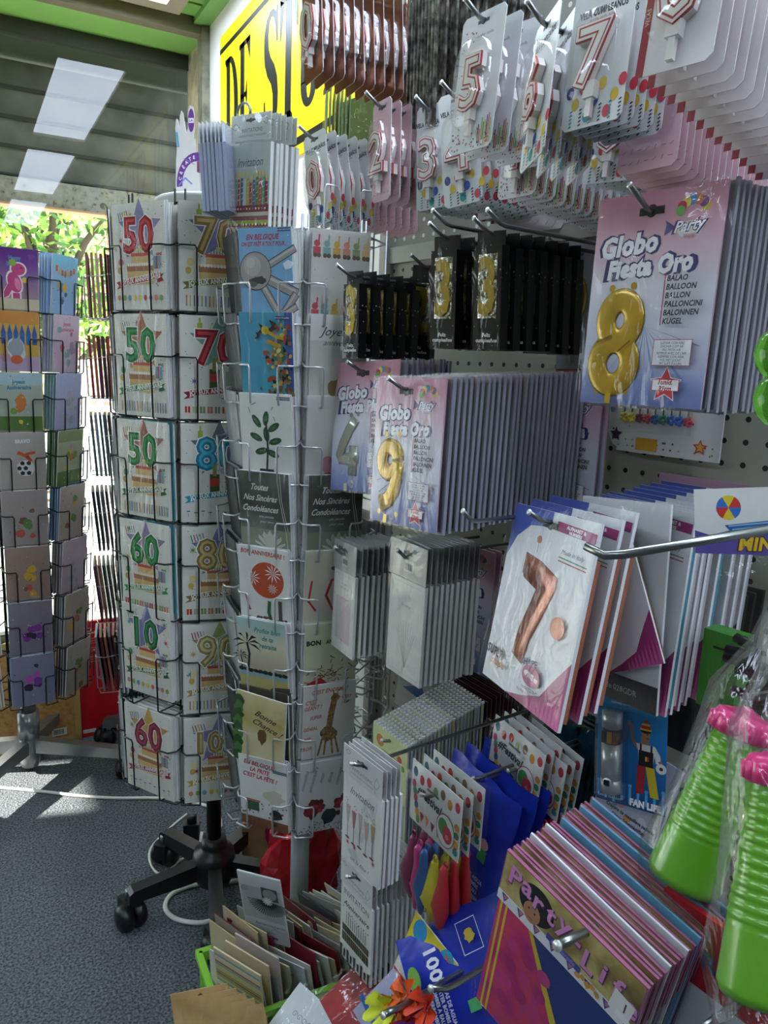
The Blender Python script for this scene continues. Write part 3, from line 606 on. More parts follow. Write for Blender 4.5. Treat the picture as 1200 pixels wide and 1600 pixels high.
def c_chance():
    mb = paper(W2, H2, mottle('golden blurred photo print', ['#8c7a3e', '#c9b878', '#e2d6a8', '#d6c48c'], 7, .3)); gr = C('#3d6a2c')
    for k in range(9): blob(mb, -.05, .06 - k * .016, .016, C('#4f7a34' if k % 2 else '#2f5524'), k, 10, .8, 1)
    blob(mb, .005, -.01, .016, C('#6a5024'), 5, 12, .7, 1.2); mb.text('Bonne', .012, .036, .019, C('#3a3018'), bold=.0002, shear=.5, ang=-.25); mb.text('Chance !', .018, .014, .019, C('#3a3018'), bold=.0002, shear=.5, ang=-.25); return mb
def c_frite():
    mb = paper(W2, H2, C('#e6e6e0', .35, coat=.3)); grid_text(mb, ['EN BELGIQUE,', 'LA FRITE', "C'EST LA FÊTE !"], -.006, .066, .0135, C('#b5303a'), .0145, bold=.0005, shear=.25, sx=.82, ang=-.06)
    mb.rect(.040, .058, .032, .006, C('#24406e')); mb.text('ANNIVERSAIRE', .04, .058, .0048, WHITE)
    mb.rect(0, -.072, W2, .022, C('#7a4a2c')); q = random.Random(6)
    blob(mb, .025, -.005, .026, C('#cfc8b4'), 2, 16, 1, .8); blob(mb, .027, -.045, .018, C('#2a2a2a'), 7, 12, 1, .8); mb.rect(-.026, -.035, .03, .022, C('#2f6044')); mb.rect(-.026, -.022, .036, .005, C('#b8684c'))
    for k in range(40): mb.disk(q.uniform(-.055, .055), q.uniform(-.08, -.02), q.uniform(.001, .003), C(q.choice(['#3a3228', '#b5482c', '#6a5a3a', '#8a3a2c'])), 6)
    return mb
def c_babies():
    mb = paper(W2, H2, C('#c9c6bd', .4)); q = random.Random(3)
    for row in (.045, -.062):
        for k in range(6): x = -.046 + k * .0185; c = C(['#b8505a', '#7aa8a0', '#c9a24a', '#c98a72', '#8a9a6a', '#d0b07a'][k]); mb.rect(x, row, .014, .012, c); mb.disk(x - .003, row - .008, .004, C('#6a5a4a'), 10); mb.disk(x + .004, row - .008, .004, C('#6a5a4a'), 10); mb.disk(x, row + .012, .006, c, 10); mb.line([(x + .003, row + .014), (x + .004, row + .026)], .003, c)
    for k in range(12): mb.disk(q.uniform(-.05, .05), q.uniform(-.03, .02), .001, C('#8a8478'), 5)
    return mb
def c_joyeux():
    mb = paper(W2, H2, mottle('cream textured card', ['#c2c0b4', '#d0cec4'], 20, .5)); mb.rect(0, .058, W2, .045, C('#d6d5cd')); mb.text('Joyeux', -.005, .052, .022, C('#3a3a36'), shear=.5, bold=.0001); mb.text('anniversaire', .004, .032, .014, C('#3a3a36'), shear=.5)
    blob(mb, .0, -.05, .02, C('#8a7a44'), 3); return mb
def c_glass():
    mb = paper(W2, H2, C('#cfcdc4', .4)); y = C('#c9b26a', .3); mb.disk(.02, .045, .017, C('#b5a67c'), 20, .7, 1.6); mb.disk(.02, .042, .014, y, 20, .7, 1.5); mb.rect(.02, -.0, .0025, .06, y); mb.disk(.02, -.03, .012, y, 16, 1, .3)
    for k in range(6): blob(mb, -.012 + (k % 3) * .013, -.04 - k // 3 * .012, .012, C(['#c98a94', '#b5707e', '#d6a8ae'][k % 3]), k, 12)
    blob(mb, -.01, -.068, .015, C('#8a4a34'), 4, 12, 1.2, .5); return mb
def c_swirl():
    mb = paper(W2, H2, C('#cdc6b4', .4)); mb.line([(-.04, .02), (-.045, -.02), (-.03, -.04)], .004, RED); mb.line([(.02, .03), (-.0, .02), (-.01, -.01), (.005, -.04), (.03, -.05)], .005, RED); mb.disk(.01, .045, .008, C('#2c4a7a'), 12, 1.6, .7); mb.line([(.03, .06), (.03, .03)], .005, RED); return mb
def c_bike():
    mb = paper(W2, H2, C('#c8c8a8', .4)); mb.text('BON', -.036, .042, .0135, C('#26261f'), bold=.0008); mb.text('ANNIVERSAIRE', .02, .042, .0115, C('#26261f'), bold=.0006, sx=.75); k_ = C('#2a2822'); q = random.Random(8)
    for k in range(60): x, z = q.gauss(.0, .022), q.gauss(-.03, .014); mb.line([(x, z), (x + q.uniform(-.012, .012), z + q.uniform(-.008, .012))], .0016, C(q.choice(['#2a2822', '#3a3c30', '#6a5a44', '#8a2c24'])))
    mb.poly([(-.05, -.045), (-.02, -.032), (-.0, -.05), (-.03, -.056)], RED); mb.rect(.0, -.073, W2, .015, C('#bfb27c')); mb.rect(.0, -.066, .1, .002, k_); return mb
def c_giraffe():
    mb = paper(W2, H2, C('#cfcbc4', .4)); rd = C('#b85a52')
    for t, x, z, s, a in (("C'EST ÉNORME !", 0, .066, .012, .03), ("C'EST", -.038, .045, .011, .1), ('GÉANT !', -.034, .032, .011, .1), ('SUPER', -.028, .010, .010, .05), ("C'EST", .036, .048, .0095, -.05), ('TOP !', .036, .036, .0095, -.05), ('GÉNIAL', -.038, -.014, .010, .05), ('HIP', -.044, -.036, .010, .05), ('TROP', -.046, -.058, .011, .05)): mb.text(t, x, z, s, rd, bold=.0003, shear=.25, ang=a, sx=.85)
    g = mottle('giraffe coat print', ['#3a2c1c', '#8a6a3c', '#a8865a'], 150, .5); mb.line([(.01, .045), (.005, .02), (.0, -.02)], .013, g); blob(mb, .012, .05, .010, g, 2); mb.line([(.008, .058), (.006, .066)], .0025, g); mb.line([(.015, .058), (.018, .065)], .0025, g)
    blob(mb, .0, -.03, .022, g, 6, 14, .9, .9)
    for x in (-.016, -.006, .008, .018): mb.line([(x * .8, -.04), (x * 1.3, -.076)], .004, g)
    return mb
def c_rose():
    mb = paper(W2, H2, C('#cbc9c6', .4)); q = random.Random(12)
    for k, t in enumerate(['nouvelles', 'anniversaire', 'mon', 'doux', 'message', 'joyeux']): mb.text(t, -.046 + k * .018, .042, .012, C('#3c3c44'), shear=.5, ang=1.35)
    for x, z in ((-.022, -.03), (.034, -.022)):
        for k in range(12): blob(mb, x + q.gauss(0, .009), z + q.gauss(0, .009), .013 - k * .0006, C(['#6a1420', '#8e1c2a', '#a82c38', '#541018'][k % 4], .4), k + 30)
    for k in range(70): mb.disk(q.uniform(-.058, .058), q.uniform(-.082, -.055), .0015, C(q.choice(['#d8d8d0', '#2c3a2c', '#20242a'])), 5)
    blob(mb, .008, -.05, .018, C('#1e2a30'), 5, 14, 1, 1.2); return mb
Pc = [(c_spheres, 'pale blue card with a big grey ball and red lettering, grey rack'), (c_birds, 'turquoise card with a jumble of colours down its right side, grey rack'), (c_plain, 'white card with a dark green leafy plant in the grey rack'), (c_condol, 'dark grey condolence card with white handwriting in the grey rack'), (c_sun, 'white card with an orange disc and white palm leaves'), (c_palms, 'beige card with black palm trees and retirement wishes in the grey rack'), (c_chance, 'golden card wishing good luck, Bonne Chance, in the grey rack'), (c_frite, 'white card with red lettering about la frite, lowest left in the grey rack')]
Qc = [(c_babies, 'grey card with little toy animals, topmost right in the grey rack'), (c_joyeux, 'cream card with thin handwriting partly behind the black candle boxes'), (c_glass, 'pale card with a champagne glass and roses partly behind the silver 4 balloon pack'), (c_condol, 'dark card half hidden behind the silver 4 balloon pack'), (c_swirl, 'beige card with red swirls left of the hanging clear card packs'), (c_bike, 'cream BON ANNIVERSAIRE card with a black and red scribbled machine'), (c_giraffe, 'card with a giraffe and red lettering in the grey rack'), (c_rose, 'card with dark red roses and handwriting, lowest right in the grey rack')]
EDG = ['#dcdcdc', '#c8ccd0', '#e4e4e0', '#b8bcc0', '#d0d4d8']
bk2 = [plain_back(W2, H2, '#d4d4d0', C(e, .5)) for e in ('#d8dadc', '#c2c6ca', '#e4e4e0')]; bk2d = [plain_back(W2, H2, '#4a4438', C('#4a463c')), plain_back(W2, H2, '#8a8474', C('#6d685c'))]
for ci, (yw, L) in enumerate(((HY2[1], Pc), (HY2[2], Qc))):
    side = ('left', 'right')[ci]
    for k, (f, dsc) in enumerate(L):
        z = 1.632 - H2 / 2 - k * .1455; tl = 6 if ci == 0 else 4
        if ci == 1 and k == 6: z += .02
        t = card('greeting_card', f(), W2, H2, amp=.0016); t.matrix_basis = colM(P2_, yw, A2, D2, z, tl, jit=1.); tag(t, dsc, 'card', 'front cards in the grey rack')
        if ci == 0 and k == 6: t.matrix_basis = t.matrix_basis @ Matrix.Translation((0, -.012, -.004)) @ Matrix.Rotation(.09, 4, 'Y')
        for j in range(5):
            pr = bk2d[j % 2] if (k == 6 and ci == 0) else bk2[(j + k) % 3]
            refill(pr, 1, lambda q: colM(P2_, yw, A2, D2, z - .001 * (j % 3), tl * .8, j + 1, .0066, 1.2), 'sleeved card behind the front one, %s pocket down, %s column, grey rack' % (['first', 'second', 'third', 'fourth', 'fifth', 'sixth', 'seventh', 'eighth'][k], side), 'spare cards in the grey rack')
dk2 = [plain_back(W2, H2, f, C(e, .5)) for f, e in (('#2c2f30', '#2a2d30'), ('#5a6060', '#54585c'), ('#b0b4b4', '#aeb2b6'))]
for k in range(8):
    z = 1.632 - H2 / 2 - k * .1455
    for j in range(4): refill(dk2[(j * 2 + k) % 3], 1, lambda q: colM(P2_, HY2[0], A2, D2 - .014, z, 7, j, .007, 1.5), 'card seen edge-on at the left of the grey rack, %s pocket down' % ['first', 'second', 'third', 'fourth', 'fifth', 'sixth', 'seventh', 'eighth'][k], 'cards seen edge-on at the left of the grey rack')

# ---------------- hanging invitation packs on top of the grey rack
def header(mb, w, z, h, m=PAPER, t=.0008, hole=True):
    mb.box(-w / 2, w / 2, -.001, -.001 + t, z - h / 2, z + h / 2, m); mb.y = -.0012
    if hole: mb.rect(0, z + h * .26, .024, .0042, C('#3c3e42')); mb.disk(0, z + h * .26, .004, C('#3c3e42'), 12)
def inv_candles():
    w, h = .104, .142; t = thing('invitation_pack'); mb = paper(w, h, C('#b9c2ba', .4), t=.008); q = random.Random(5)
    mb.text('Invitation', 0, .040, .021, C('#4a524c'), shear=.35, bold=.0001, sx=.85)
    for k in range(12):
        x = -.045 + k * .0082; c = C(['#1f4a3c', '#7aa886', '#a8482c', '#2f6e72', '#cfd2c6', '#c9b23a', '#b84a2c', '#4a6a8a', '#5a7a5a', '#b8542c', '#6aa07a', '#8a2c44'][k]); zt = .008 + q.uniform(-.004, .006)
        mb.rect(x, (zt - .034) / 2, .0062, zt + .034, c); mb.disk(x, zt + .007, .0028, C('#d6c64a'), 8, .8, 1.9)
        for j in range(4): mb.rect(x + .001, zt - .006 - j * .01, .0045, .0012, C('#d9d9c8'), .4)
    for z, hh, c in ((-.040, .012, '#7d2030'), (-.050, .008, '#b9b8a4'), (-.057, .009, '#7a3a4c'), (-.064, .008, '#8a9a2c'), (-.069, .005, '#8a2434')): mb.rect(0, z, w, hh, C(c))
    for k in range(12): mb.disk(-.046 + k * .0084, -.067, .0022, C(['#4a9ab0', '#d8c83a', '#e4e4dc'][k % 3]), 8); mb.disk(-.044 + k * .008, -.040, .002, C(['#d6c64a', '#4a8ab0', '#e4e4dc'][k % 3]), 8)
    mb.build('cards', t)
    hd = MB(); header(hd, w, .098, .044, C('#cfd3cc', .4)); hd.text('INVITATIONS', .004, .093, .010, C('#6c706c'), sx=.9); hd.text('6 CARTES DOUBLES ET ENVELOPPES', .004, .084, .0045, C('#6c706c')); hd.line([(-.05, .1), (-.04, .106), (-.03, .1), (-.04, .095), (-.05, .1)], .0006, BLACK)
    hd.line([(.034, .12), (.028, .108), (.04, .1), (.044, .108), (.034, .114)], .0006, BLACK); hd.build('header_card', t)
    MB().sheet(-w / 2 - .003, w / 2 + .003, -h / 2 - .003, h / 2 + .05, -.004, BAG, 6, 9, .003).build('sleeve', t); return t
t = inv_candles(); M = pose(at(390, 290, 0, .478), -66, 1, 3)
stack(t, M, 6, M.to_3x3() @ Vector((.003, .0095, .0)), 'invitation pack with a row of coloured candles hanging at the top of the grey rack', 'invitation pack', 'candle invitation pack hanging behind the front one at the top of the grey rack', 'candle invitation packs', jit=2.)
def plain_pack(w, h, hh, face, edge, name='invitation_pack', t=.006):
    o = MB(); o.box(-w / 2, w / 2, 0, t, -h / 2, h / 2, C(face, .45)); o.box(-w / 2, w / 2, .001, .002, h / 2, h / 2 + hh, C(edge, .4)); o.sheet(-w / 2 - .002, w / 2 + .002, -h / 2 - .002, h / 2 + hh, -.0015, BAG, 2, 5, .002); o.sheet(-w / 2 - .002, w / 2 + .002, -h / 2 - .002, h / 2 + hh, t + .002, BAG, 2, 5, .002); return o.build(name)
o = plain_pack(.10, .115, .035, '#8c93a8', '#c8ccd4'); M = pose(at(329, 286, 0, .425), -126, 3, 2)
stack(o, M, 7, M.to_3x3() @ Vector((0, .0072, 0)), 'grey blue card pack seen edge-on, outermost of those hanging left of the candle invitations', 'invitation pack', 'grey blue card pack seen edge-on beside the candle invitations', 'edge-on packs hanging on the grey rack', jit=1.5)
mb = MB(); c0 = at(381, 172, 0, .485)
mb.tube([c0 + Vector((0, 0, -.004)) + Vector((.016 * math.sin(a) * .5, -.016 * math.sin(a) * .87, .016 * math.cos(a))) for a in [x * .35 - 2.4 for x in range(14)]] + [c0 + Vector((.05, .02, -.012)), c0 + Vector((.11, .07, -.03))], .0026, STEEL, 8)
mb.build('display_hook', r2, Matrix.Translation(-Vector(P2_)))
# side loops of the grey rack beside the yellow sign
mb = MB(); R = Matrix.Rotation(math.radians(0), 4, 'Z')
for x in (-.04, .035): mb.tube([(x, -.10, 1.2), (x, -.10, 1.715), (x + .004, -.10, 1.722), (x + .026, -.10, 1.722), (x + .03, -.10, 1.715), (x + .03, -.10, 1.2)], .0018, GREYWIRE, 6)
mb.build('tall_wire', r2, Matrix.Translation((.02, 0, 0)))

# ================================================================== rack of small cards by the window (silver pole, black wire)
W3, H3 = .12, .168; P3 = (.128, 2.655, 0); A3, D3 = .155, .05
HY3 = [-41.7 + 45 * k for k in range(-1, 4)]
r3 = rack('card_rack', 'black wire card spinner on a silver four-legged castor base nearest the window', P3, HY3, A3, D3, W3, H3, 1.68, .170, 8, BLACKWIRE, C('#9ca0a2', .25, .7), .335, 1.7, rr=.0021, zf=.55, polr=.026)
SIL = C('#85898a', .3, .7)
MB().tube([(0, 0, .12), (0, 0, .22)], .034, SIL, 16).build('collar', r3)
base(r3, SIL, .33, SIL, [62, -30, -128, 160], .10, brake='#c22630', armz=.115, hubr=.034)
def kid(bg, seed, top=None, band=None, scene='blob', title=None, tcol='#e9e9e9'):
    mb = paper(W3, H3, bg); q = random.Random(seed)
    if top: mb.rect(0, .066, W3, .034, C(top))
    if band: mb.rect(0, -.062, W3, .042, C(band))
    pal = {'dino': ['#c2407c', '#e07aa0', '#9a2c60'], 'blue': ['#4a5a78', '#6a7ea0', '#c9a84a'], 'castle': ['#9aa0a8', '#b8bcc2', '#8a9098'], 'pink': ['#b8607c', '#9a8aa8', '#7aa0a0'], 'fairy': ['#d8c23a', '#7a9a3c', '#b890b0', '#c9783a'], 'ball': ['#26262a', '#c85a2c', '#b8b4ae'], 'party': ['#c85a4a', '#5a8a4a', '#d8a83a', '#8a5a3a'], 'purple': ['#8a3ca0', '#c25ab4', '#3c2c44'], 'none': ['#b0a8b0', '#98a0b0']}[scene]
    if title:
        for k, tt in enumerate(title): mb.text(tt, 0, .058 - k * .016, .015, C(tcol), bold=.0007, sx=.78, ang=.03)
    if scene == 'dino':
        W_ = C('#e9e2da'); pk = C(pal[0]); pk2 = C(pal[1])
        for g, m in ((.004, W_), (0, pk)): mb.disk(.008, .028, .017 + g, m, 20, 1.05, .95); mb.disk(-.002, -.008, .020 + g, m, 20, .85, 1.4, .3); mb.poly([(-.004, -.02 - g), (-.018, -.045 - g), (-.03 - g, -.052), (-.03, -.035 + g), (-.014, -.002)], m); mb.rect(.002, -.045, .018 + 2 * g, .018 + 2 * g, m)
        mb.disk(.006, -.012, .010, pk2, 16, .8, 1.7, .2); mb.disk(-.006, .045, .010, C('#8aa83c'), 8); mb.disk(.024, .0, .008, C('#d8c04a'), 10); mb.disk(.016, .032, .002, BLACK, 8); mb.rect(0, -.066, W3, .03, C('#c9bfa2'))
    elif scene == 'castle':
        for k in range(7): mb.poly([(-.055 + k * .016, .02), (-.048 + k * .016, .05), (-.041 + k * .016, .02)], C('#2c5a9a')); mb.rect(-.048 + k * .016, .008, .012, .03, C('#2f62a4'))
        blob(mb, 0, -.02, .03, C('#c9ccd0'), 3, 16, .9, 1.2); blob(mb, 0, -.015, .026, C(pal[0]), 4, 16, .9, 1.2); mb.disk(0, -.05, .016, C('#c8603a'), 14, 1, .8); mb.disk(-.03, -.045, .012, C('#b88a98'), 12)
    elif scene == 'ball':
        mb.disk(.006, -.022, .024, C('#d9d9d6'), 24)
        for k in range(6): a = k * 1.047; mb.star(.006 + (.017 if k else 0) * math.cos(a), -.022 + (.017 if k else 0) * math.sin(a), .007, C(pal[0]), 5, .8)
        mb.line([(-.012, .024), (.012, .012), (.02, .0)], .010, C(pal[1])); mb.line([(.01, .02), (.03, .024)], .008, C(pal[1]))
    else:
        for k in range(7): blob(mb, q.gauss(.004, .016), q.gauss(-.018, .026), q.uniform(.007, .016), C(q.choice(pal)), seed + k, 11)
        for k in range(22): mb.disk(q.uniform(-.055, .055), q.uniform(-.08, .08), q.uniform(.0008, .0024), C(q.choice(pal + ['#d6d6d0'])), 6)
    if scene == 'blue':
        for k in range(7): mb.rect(-.04 + k * .0135, .048 - .016 * math.sin(math.pi * (k + .5) / 7), .010, .016, C(['#b8684a', '#c9a86a', '#8a7a5a'][k % 3]))
    return mb
Mc = [(kid(ramp('violet dusk print', [(0, '#a88a90'), (.45, '#8a6a9a'), (.8, '#6a2c8a'), (1, '#5a2078')], 'Z', -.06, .08), 1, scene='dino', title=['Happy', 'Birthday'], tcol='#4a8ab8'), 'purple card with a pink dinosaur, topmost in the rack by the window', '#c9a9b8'), (kid(C('#c9a04a'), 2, '#c8883a', '#b49cb8', 'castle'), 'orange and blue castle card second from top in the rack by the window', '#d8b23a'), (kid(C('#a8b0a0'), 3, '#a8c0c8', '#5a7a3c', 'fairy', ['Joyeux', 'Anniversaire'], '#3a7a98'), 'pale green and yellow children\'s card in the rack by the window', '#c9c23a'), (kid(C('#b0a8a0'), 4, scene='ball', title=['BRAVO']), 'grey card with a football in the rack by the window', '#b8b4ac'), (kid(C('#a89c98'), 5, scene='party'), 'card with a bunch of balloons at the top in the rack by the window', '#c4c0bc'), (kid(C('#a48c80'), 6, scene='party'), 'orange brown card in glossy sleeve in the rack by the window', '#b8b0a8'), (kid(C('#8c8490'), 7, scene='purple'), 'grey and purple card second from bottom in the rack by the window', '#8a9ab0'), (kid(C('#8a8aa4'), 8, scene='purple'), 'violet glossy sleeved card, lowest in the rack by the window', '#94a4b8')]
Nc = [(kid(C('#8fb4da'), 11, '#7ab8d8', scene='blue'), 'light blue card with a string of flags in the rack by the window', '#8ab4e4'), (kid(C('#c4b0c4'), 12, scene='pink', title=['Joyeux', 'Anniversaire'], tcol='#b8607a'), 'pale pink card with red lettering in the rack by the window', '#c0b8d8'), (kid(C('#a8b0d4'), 13, scene='none'), 'lavender blue card in a creased sleeve in the rack by the window', '#8ab8c0'), (kid(C('#a8b094'), 14, '#8a9a6a', '#5a7a3a', 'fairy'), 'green edged card in the right column of the rack by the window', '#4f7a3a'), (kid(C('#b4a8a0'), 15, scene='party'), 'card with blue backing behind it in the rack by the window', '#5a8ac0'), (kid(C('#b8a4b4'), 16, scene='none'), 'pale mauve glossy sleeve in the rack by the window', '#a898a8'), (kid(C('#b0a49c'), 17, scene='party'), 'orange speckled card second from bottom, right column, rack by the window', '#98909c'), (kid(C('#a8a098'), 18, scene='party'), 'glossy sleeved card lowest in the right column of the rack by the window', '#7a6a70')]
ORD = ['first', 'second', 'third', 'fourth', 'fifth', 'sixth', 'seventh', 'eighth']
for ci, (yw, L) in enumerate(((HY3[2], Mc), (HY3[3], Nc))):
    for k, (mb, dsc, ec) in enumerate(L):
        z = 1.68 - H3 / 2 - k * .170; t = card('childrens_card', mb, W3, H3, amp=.003); t.matrix_basis = colM(P3, yw, A3, D3, z, 5, jit=1.); tag(t, dsc, 'card', 'front cards in the rack by the window')
        b_ = plain_back(W3, H3, ec, C(ec, .5), name='childrens_card')
        refill(b_, 4, lambda j: colM(P3, yw, A3, D3, z, 4, j, .009, .8), 'card behind the front one, %s pocket down, %s column, rack by the window' % (ORD[k], ('left', 'right')[ci]), 'spare cards in the rack by the window')
ob_ = [plain_back(W3, H3, f, C(e, .5), name='childrens_card') for f, e in (('#8a7a4a', '#8c7c50'), ('#c9c0a8', '#b8b09c'), ('#d2cfc4', '#c4c0b4'))]
for k in range(8):
    for j in range(2): refill(ob_[0 if k < 5 else 1 + j % 2], 1, lambda q: colM(P3, HY3[1], A3, D3, 1.68 - H3 / 2 - k * .170, 4, j, .012, .8), 'cream card at the left photo edge, rack by the window, %s pocket down' % ORD[k], 'cards at the left edge in the rack by the window')

# ================================================================== rack of coloured envelopes behind the black rack
P4 = (.625, 2.68, 0); HY4 = [-99 + 60 * k for k in (0, 1, 2)]
r4 = rack('card_rack', 'thin silver wire rack of coloured envelopes standing behind the black card rack', P4, HY4, .17, .095, .16, .20, 1.715, .252, 6, GREYWIRE, SIL, .22, 1.7, rr=.0013, zf=.62)
base(r4, SIL, .25, SIL, [-120, 165, 100, 30, -60], .10, armz=.115)
EC = [['#7a4a44', '#8c5248', '#a8887c', '#6a2c28', '#903a30', '#7a2a26'], ['#8c2c2c', '#9a5a3c', '#6a2430', '#5a3c48', '#b0403c', '#c23a70'], ['#4f6470', '#8a9ca8', '#3c5260', '#566a74', '#2c444c', '#7c8c96'], ['#2a2c38', '#343444', '#5a5464', '#4c2c34', '#8a8490', '#1f2028'], ['#6a2a30', '#8c5a4c', '#1c2836', '#2c3a4c', '#a09890', '#5a2a2c'], ['#8c8490', '#6a2c34', '#a86a64', '#4a2c38', '#7a2a34', '#2c2c3c']]
EB = {}
for k in range(6):
    for j in range(6):
        c = EC[k][j]; EB[c] = EB.get(c) or MB().box(-.075, .075, 0, .0075, -.10, .10, C(c, .5)).build('envelope')
        refill(EB[c], 1, lambda q: colM(P4, HY4[0], .17, .095, 1.61 - k * .252, 2 + k, j, .014, 1.6), 'coloured envelope seen edge-on behind the black rack, %s pocket down' % ORD[k], 'coloured envelopes seen edge-on', 'envelope')
        if j < 4: refill(EB[c], 1, lambda q: colM(P4, HY4[1], .17, .07, 1.61 - k * .252, 2, j, .012, 1), 'coloured envelope in the front pockets of the rack behind the black one', 'coloured envelopes behind the black rack', 'envelope')
# ================================================================== the pegboard wall display
GY = -82; HD = Vector((math.sin(math.radians(82)), math.cos(math.radians(82)), 0)); BD = 1.105     # into the board; board distance
AL = Vector((HD.y, -HD.x, 0))                                                                     # along the board, towards the right
UP = Vector((0, 0, 1))
def atd(px, py, d):
    r = RW @ Vector((px - 600, py - 800, 1200)); t = (d - EYE.dot(HD)) / r.dot(HD); return EYE + r * t
def peg(name, hole, base):
    m, n, l, b = newmat(name); tc = n.new('ShaderNodeTexCoord'); sp = n.new('ShaderNodeSeparateXYZ'); l.new(tc.outputs['Object'], sp.inputs[0]); sq = []
    for ax in 'XZ':
        a = n.new('ShaderNodeMath'); a.operation = 'DIVIDE'; a.inputs[1].default_value = .034; l.new(sp.outputs[ax], a.inputs[0])
        f = n.new('ShaderNodeMath'); f.operation = 'FRACT'; l.new(a.outputs[0], f.inputs[0])
        s_ = n.new('ShaderNodeMath'); s_.operation = 'SUBTRACT'; s_.inputs[1].default_value = .5; l.new(f.outputs[0], s_.inputs[0])
        p = n.new('ShaderNodeMath'); p.operation = 'POWER'; p.inputs[1].default_value = 2; l.new(s_.outputs[0], p.inputs[0]); sq.append(p)
    ad = n.new('ShaderNodeMath'); l.new(sq[0].outputs[0], ad.inputs[0]); l.new(sq[1].outputs[0], ad.inputs[1])
    lt = n.new('ShaderNodeMath'); lt.operation = 'LESS_THAN'; lt.inputs[1].default_value = .0165; l.new(ad.outputs[0], lt.inputs[0])
    mx = n.new('ShaderNodeMixRGB'); mx.inputs[1].default_value = hexc(base); mx.inputs[2].default_value = hexc(hole); l.new(lt.outputs[0], mx.inputs[0])
    l.new(mx.outputs[0], b.inputs['Base Color']); b.inputs['Roughness'].default_value = .5; return m
BM = Matrix.Translation(HD * BD) @ Matrix.Rotation(math.radians(GY), 4, 'Z')                       # local x along the board, y into it
def bx(Y): return -Y / HD.x                                                                        # local x for a given world Y (about)
gond = thing('pegboard_display', 'pale metal pegboard wall display crowded with steel hooks of party goods', 'shop display', Matrix.Identity(4))
lo, hi = (BM.inverted() @ Vector((.88, 1.62, 0))).x, (BM.inverted() @ Vector((1.04, .50, 0))).x
MB().box(lo, hi, 0, .008, 1.665, 2.5, peg('upper pegboard', '#d8d8cc', '#8b8b80')).build('upper_panel', gond, BM)  # pale hole dots paint in the light seen through from the wall behind
mb = MB(); mb.box(lo, hi, 0, .008, .10, 1.63, peg('lower pegboard', '#23231f', '#a3a292')); mb.build('lower_panel', gond, BM)
mb = MB(); rm = C('#a5a497', .45, .2); mb.box(lo, hi, -.012, .01, 1.63, 1.665, rm); mb.box(lo, hi, -.012, .01, .68, .70, rm); mb.box(lo - .03, lo, -.02, .014, 0, 2.5, rm); mb.build('rail', gond, BM)
HKM = C('#8b8d8c', .28, .95)
def hook(p0, L=.30, r=.0032, tip=.030, up_=.016, slope=0.02, dirv=None):
    """single prong hook: from the board out to just past the front pack, p0 is the bend near the tip"""
    d = dirv or HD; p0 = Vector(p0); e = p0 + d * L + UP * -slope * 0
    mb = MB(); t = p0 - d * tip + UP * up_; mb.tube([e, p0 + d * .006, p0 - d * .004 + UP * .002, t], r, HKM, 8)
    mb.tube([t, t - d * .0015 + UP * .0005], r * 1.25, C('#d0d2d0', .3, .6), 8); return mb.build('display_hook', gond)
def place(TL, TR, d, h, pitch=0, dyaw=0):
    """pose of a pack from its two top corners, hanging at distance d along the hooks -> (matrix of its centre, width)"""
    a, b = atd(*TL, d), atd(*TR, d); w = (b - a).length; roll = -math.degrees(math.atan2((b - a).z, (b - a).dot(AL)))
    M = pose((a + b) / 2, GY + dyaw, pitch, roll) @ Matrix.Translation((0, 0, -h / 2)); return M, w
def fit(pos, w, h, X):
    s = X / pos[0]; return EYE + (Vector(pos) - EYE) * s, w * s, h * s

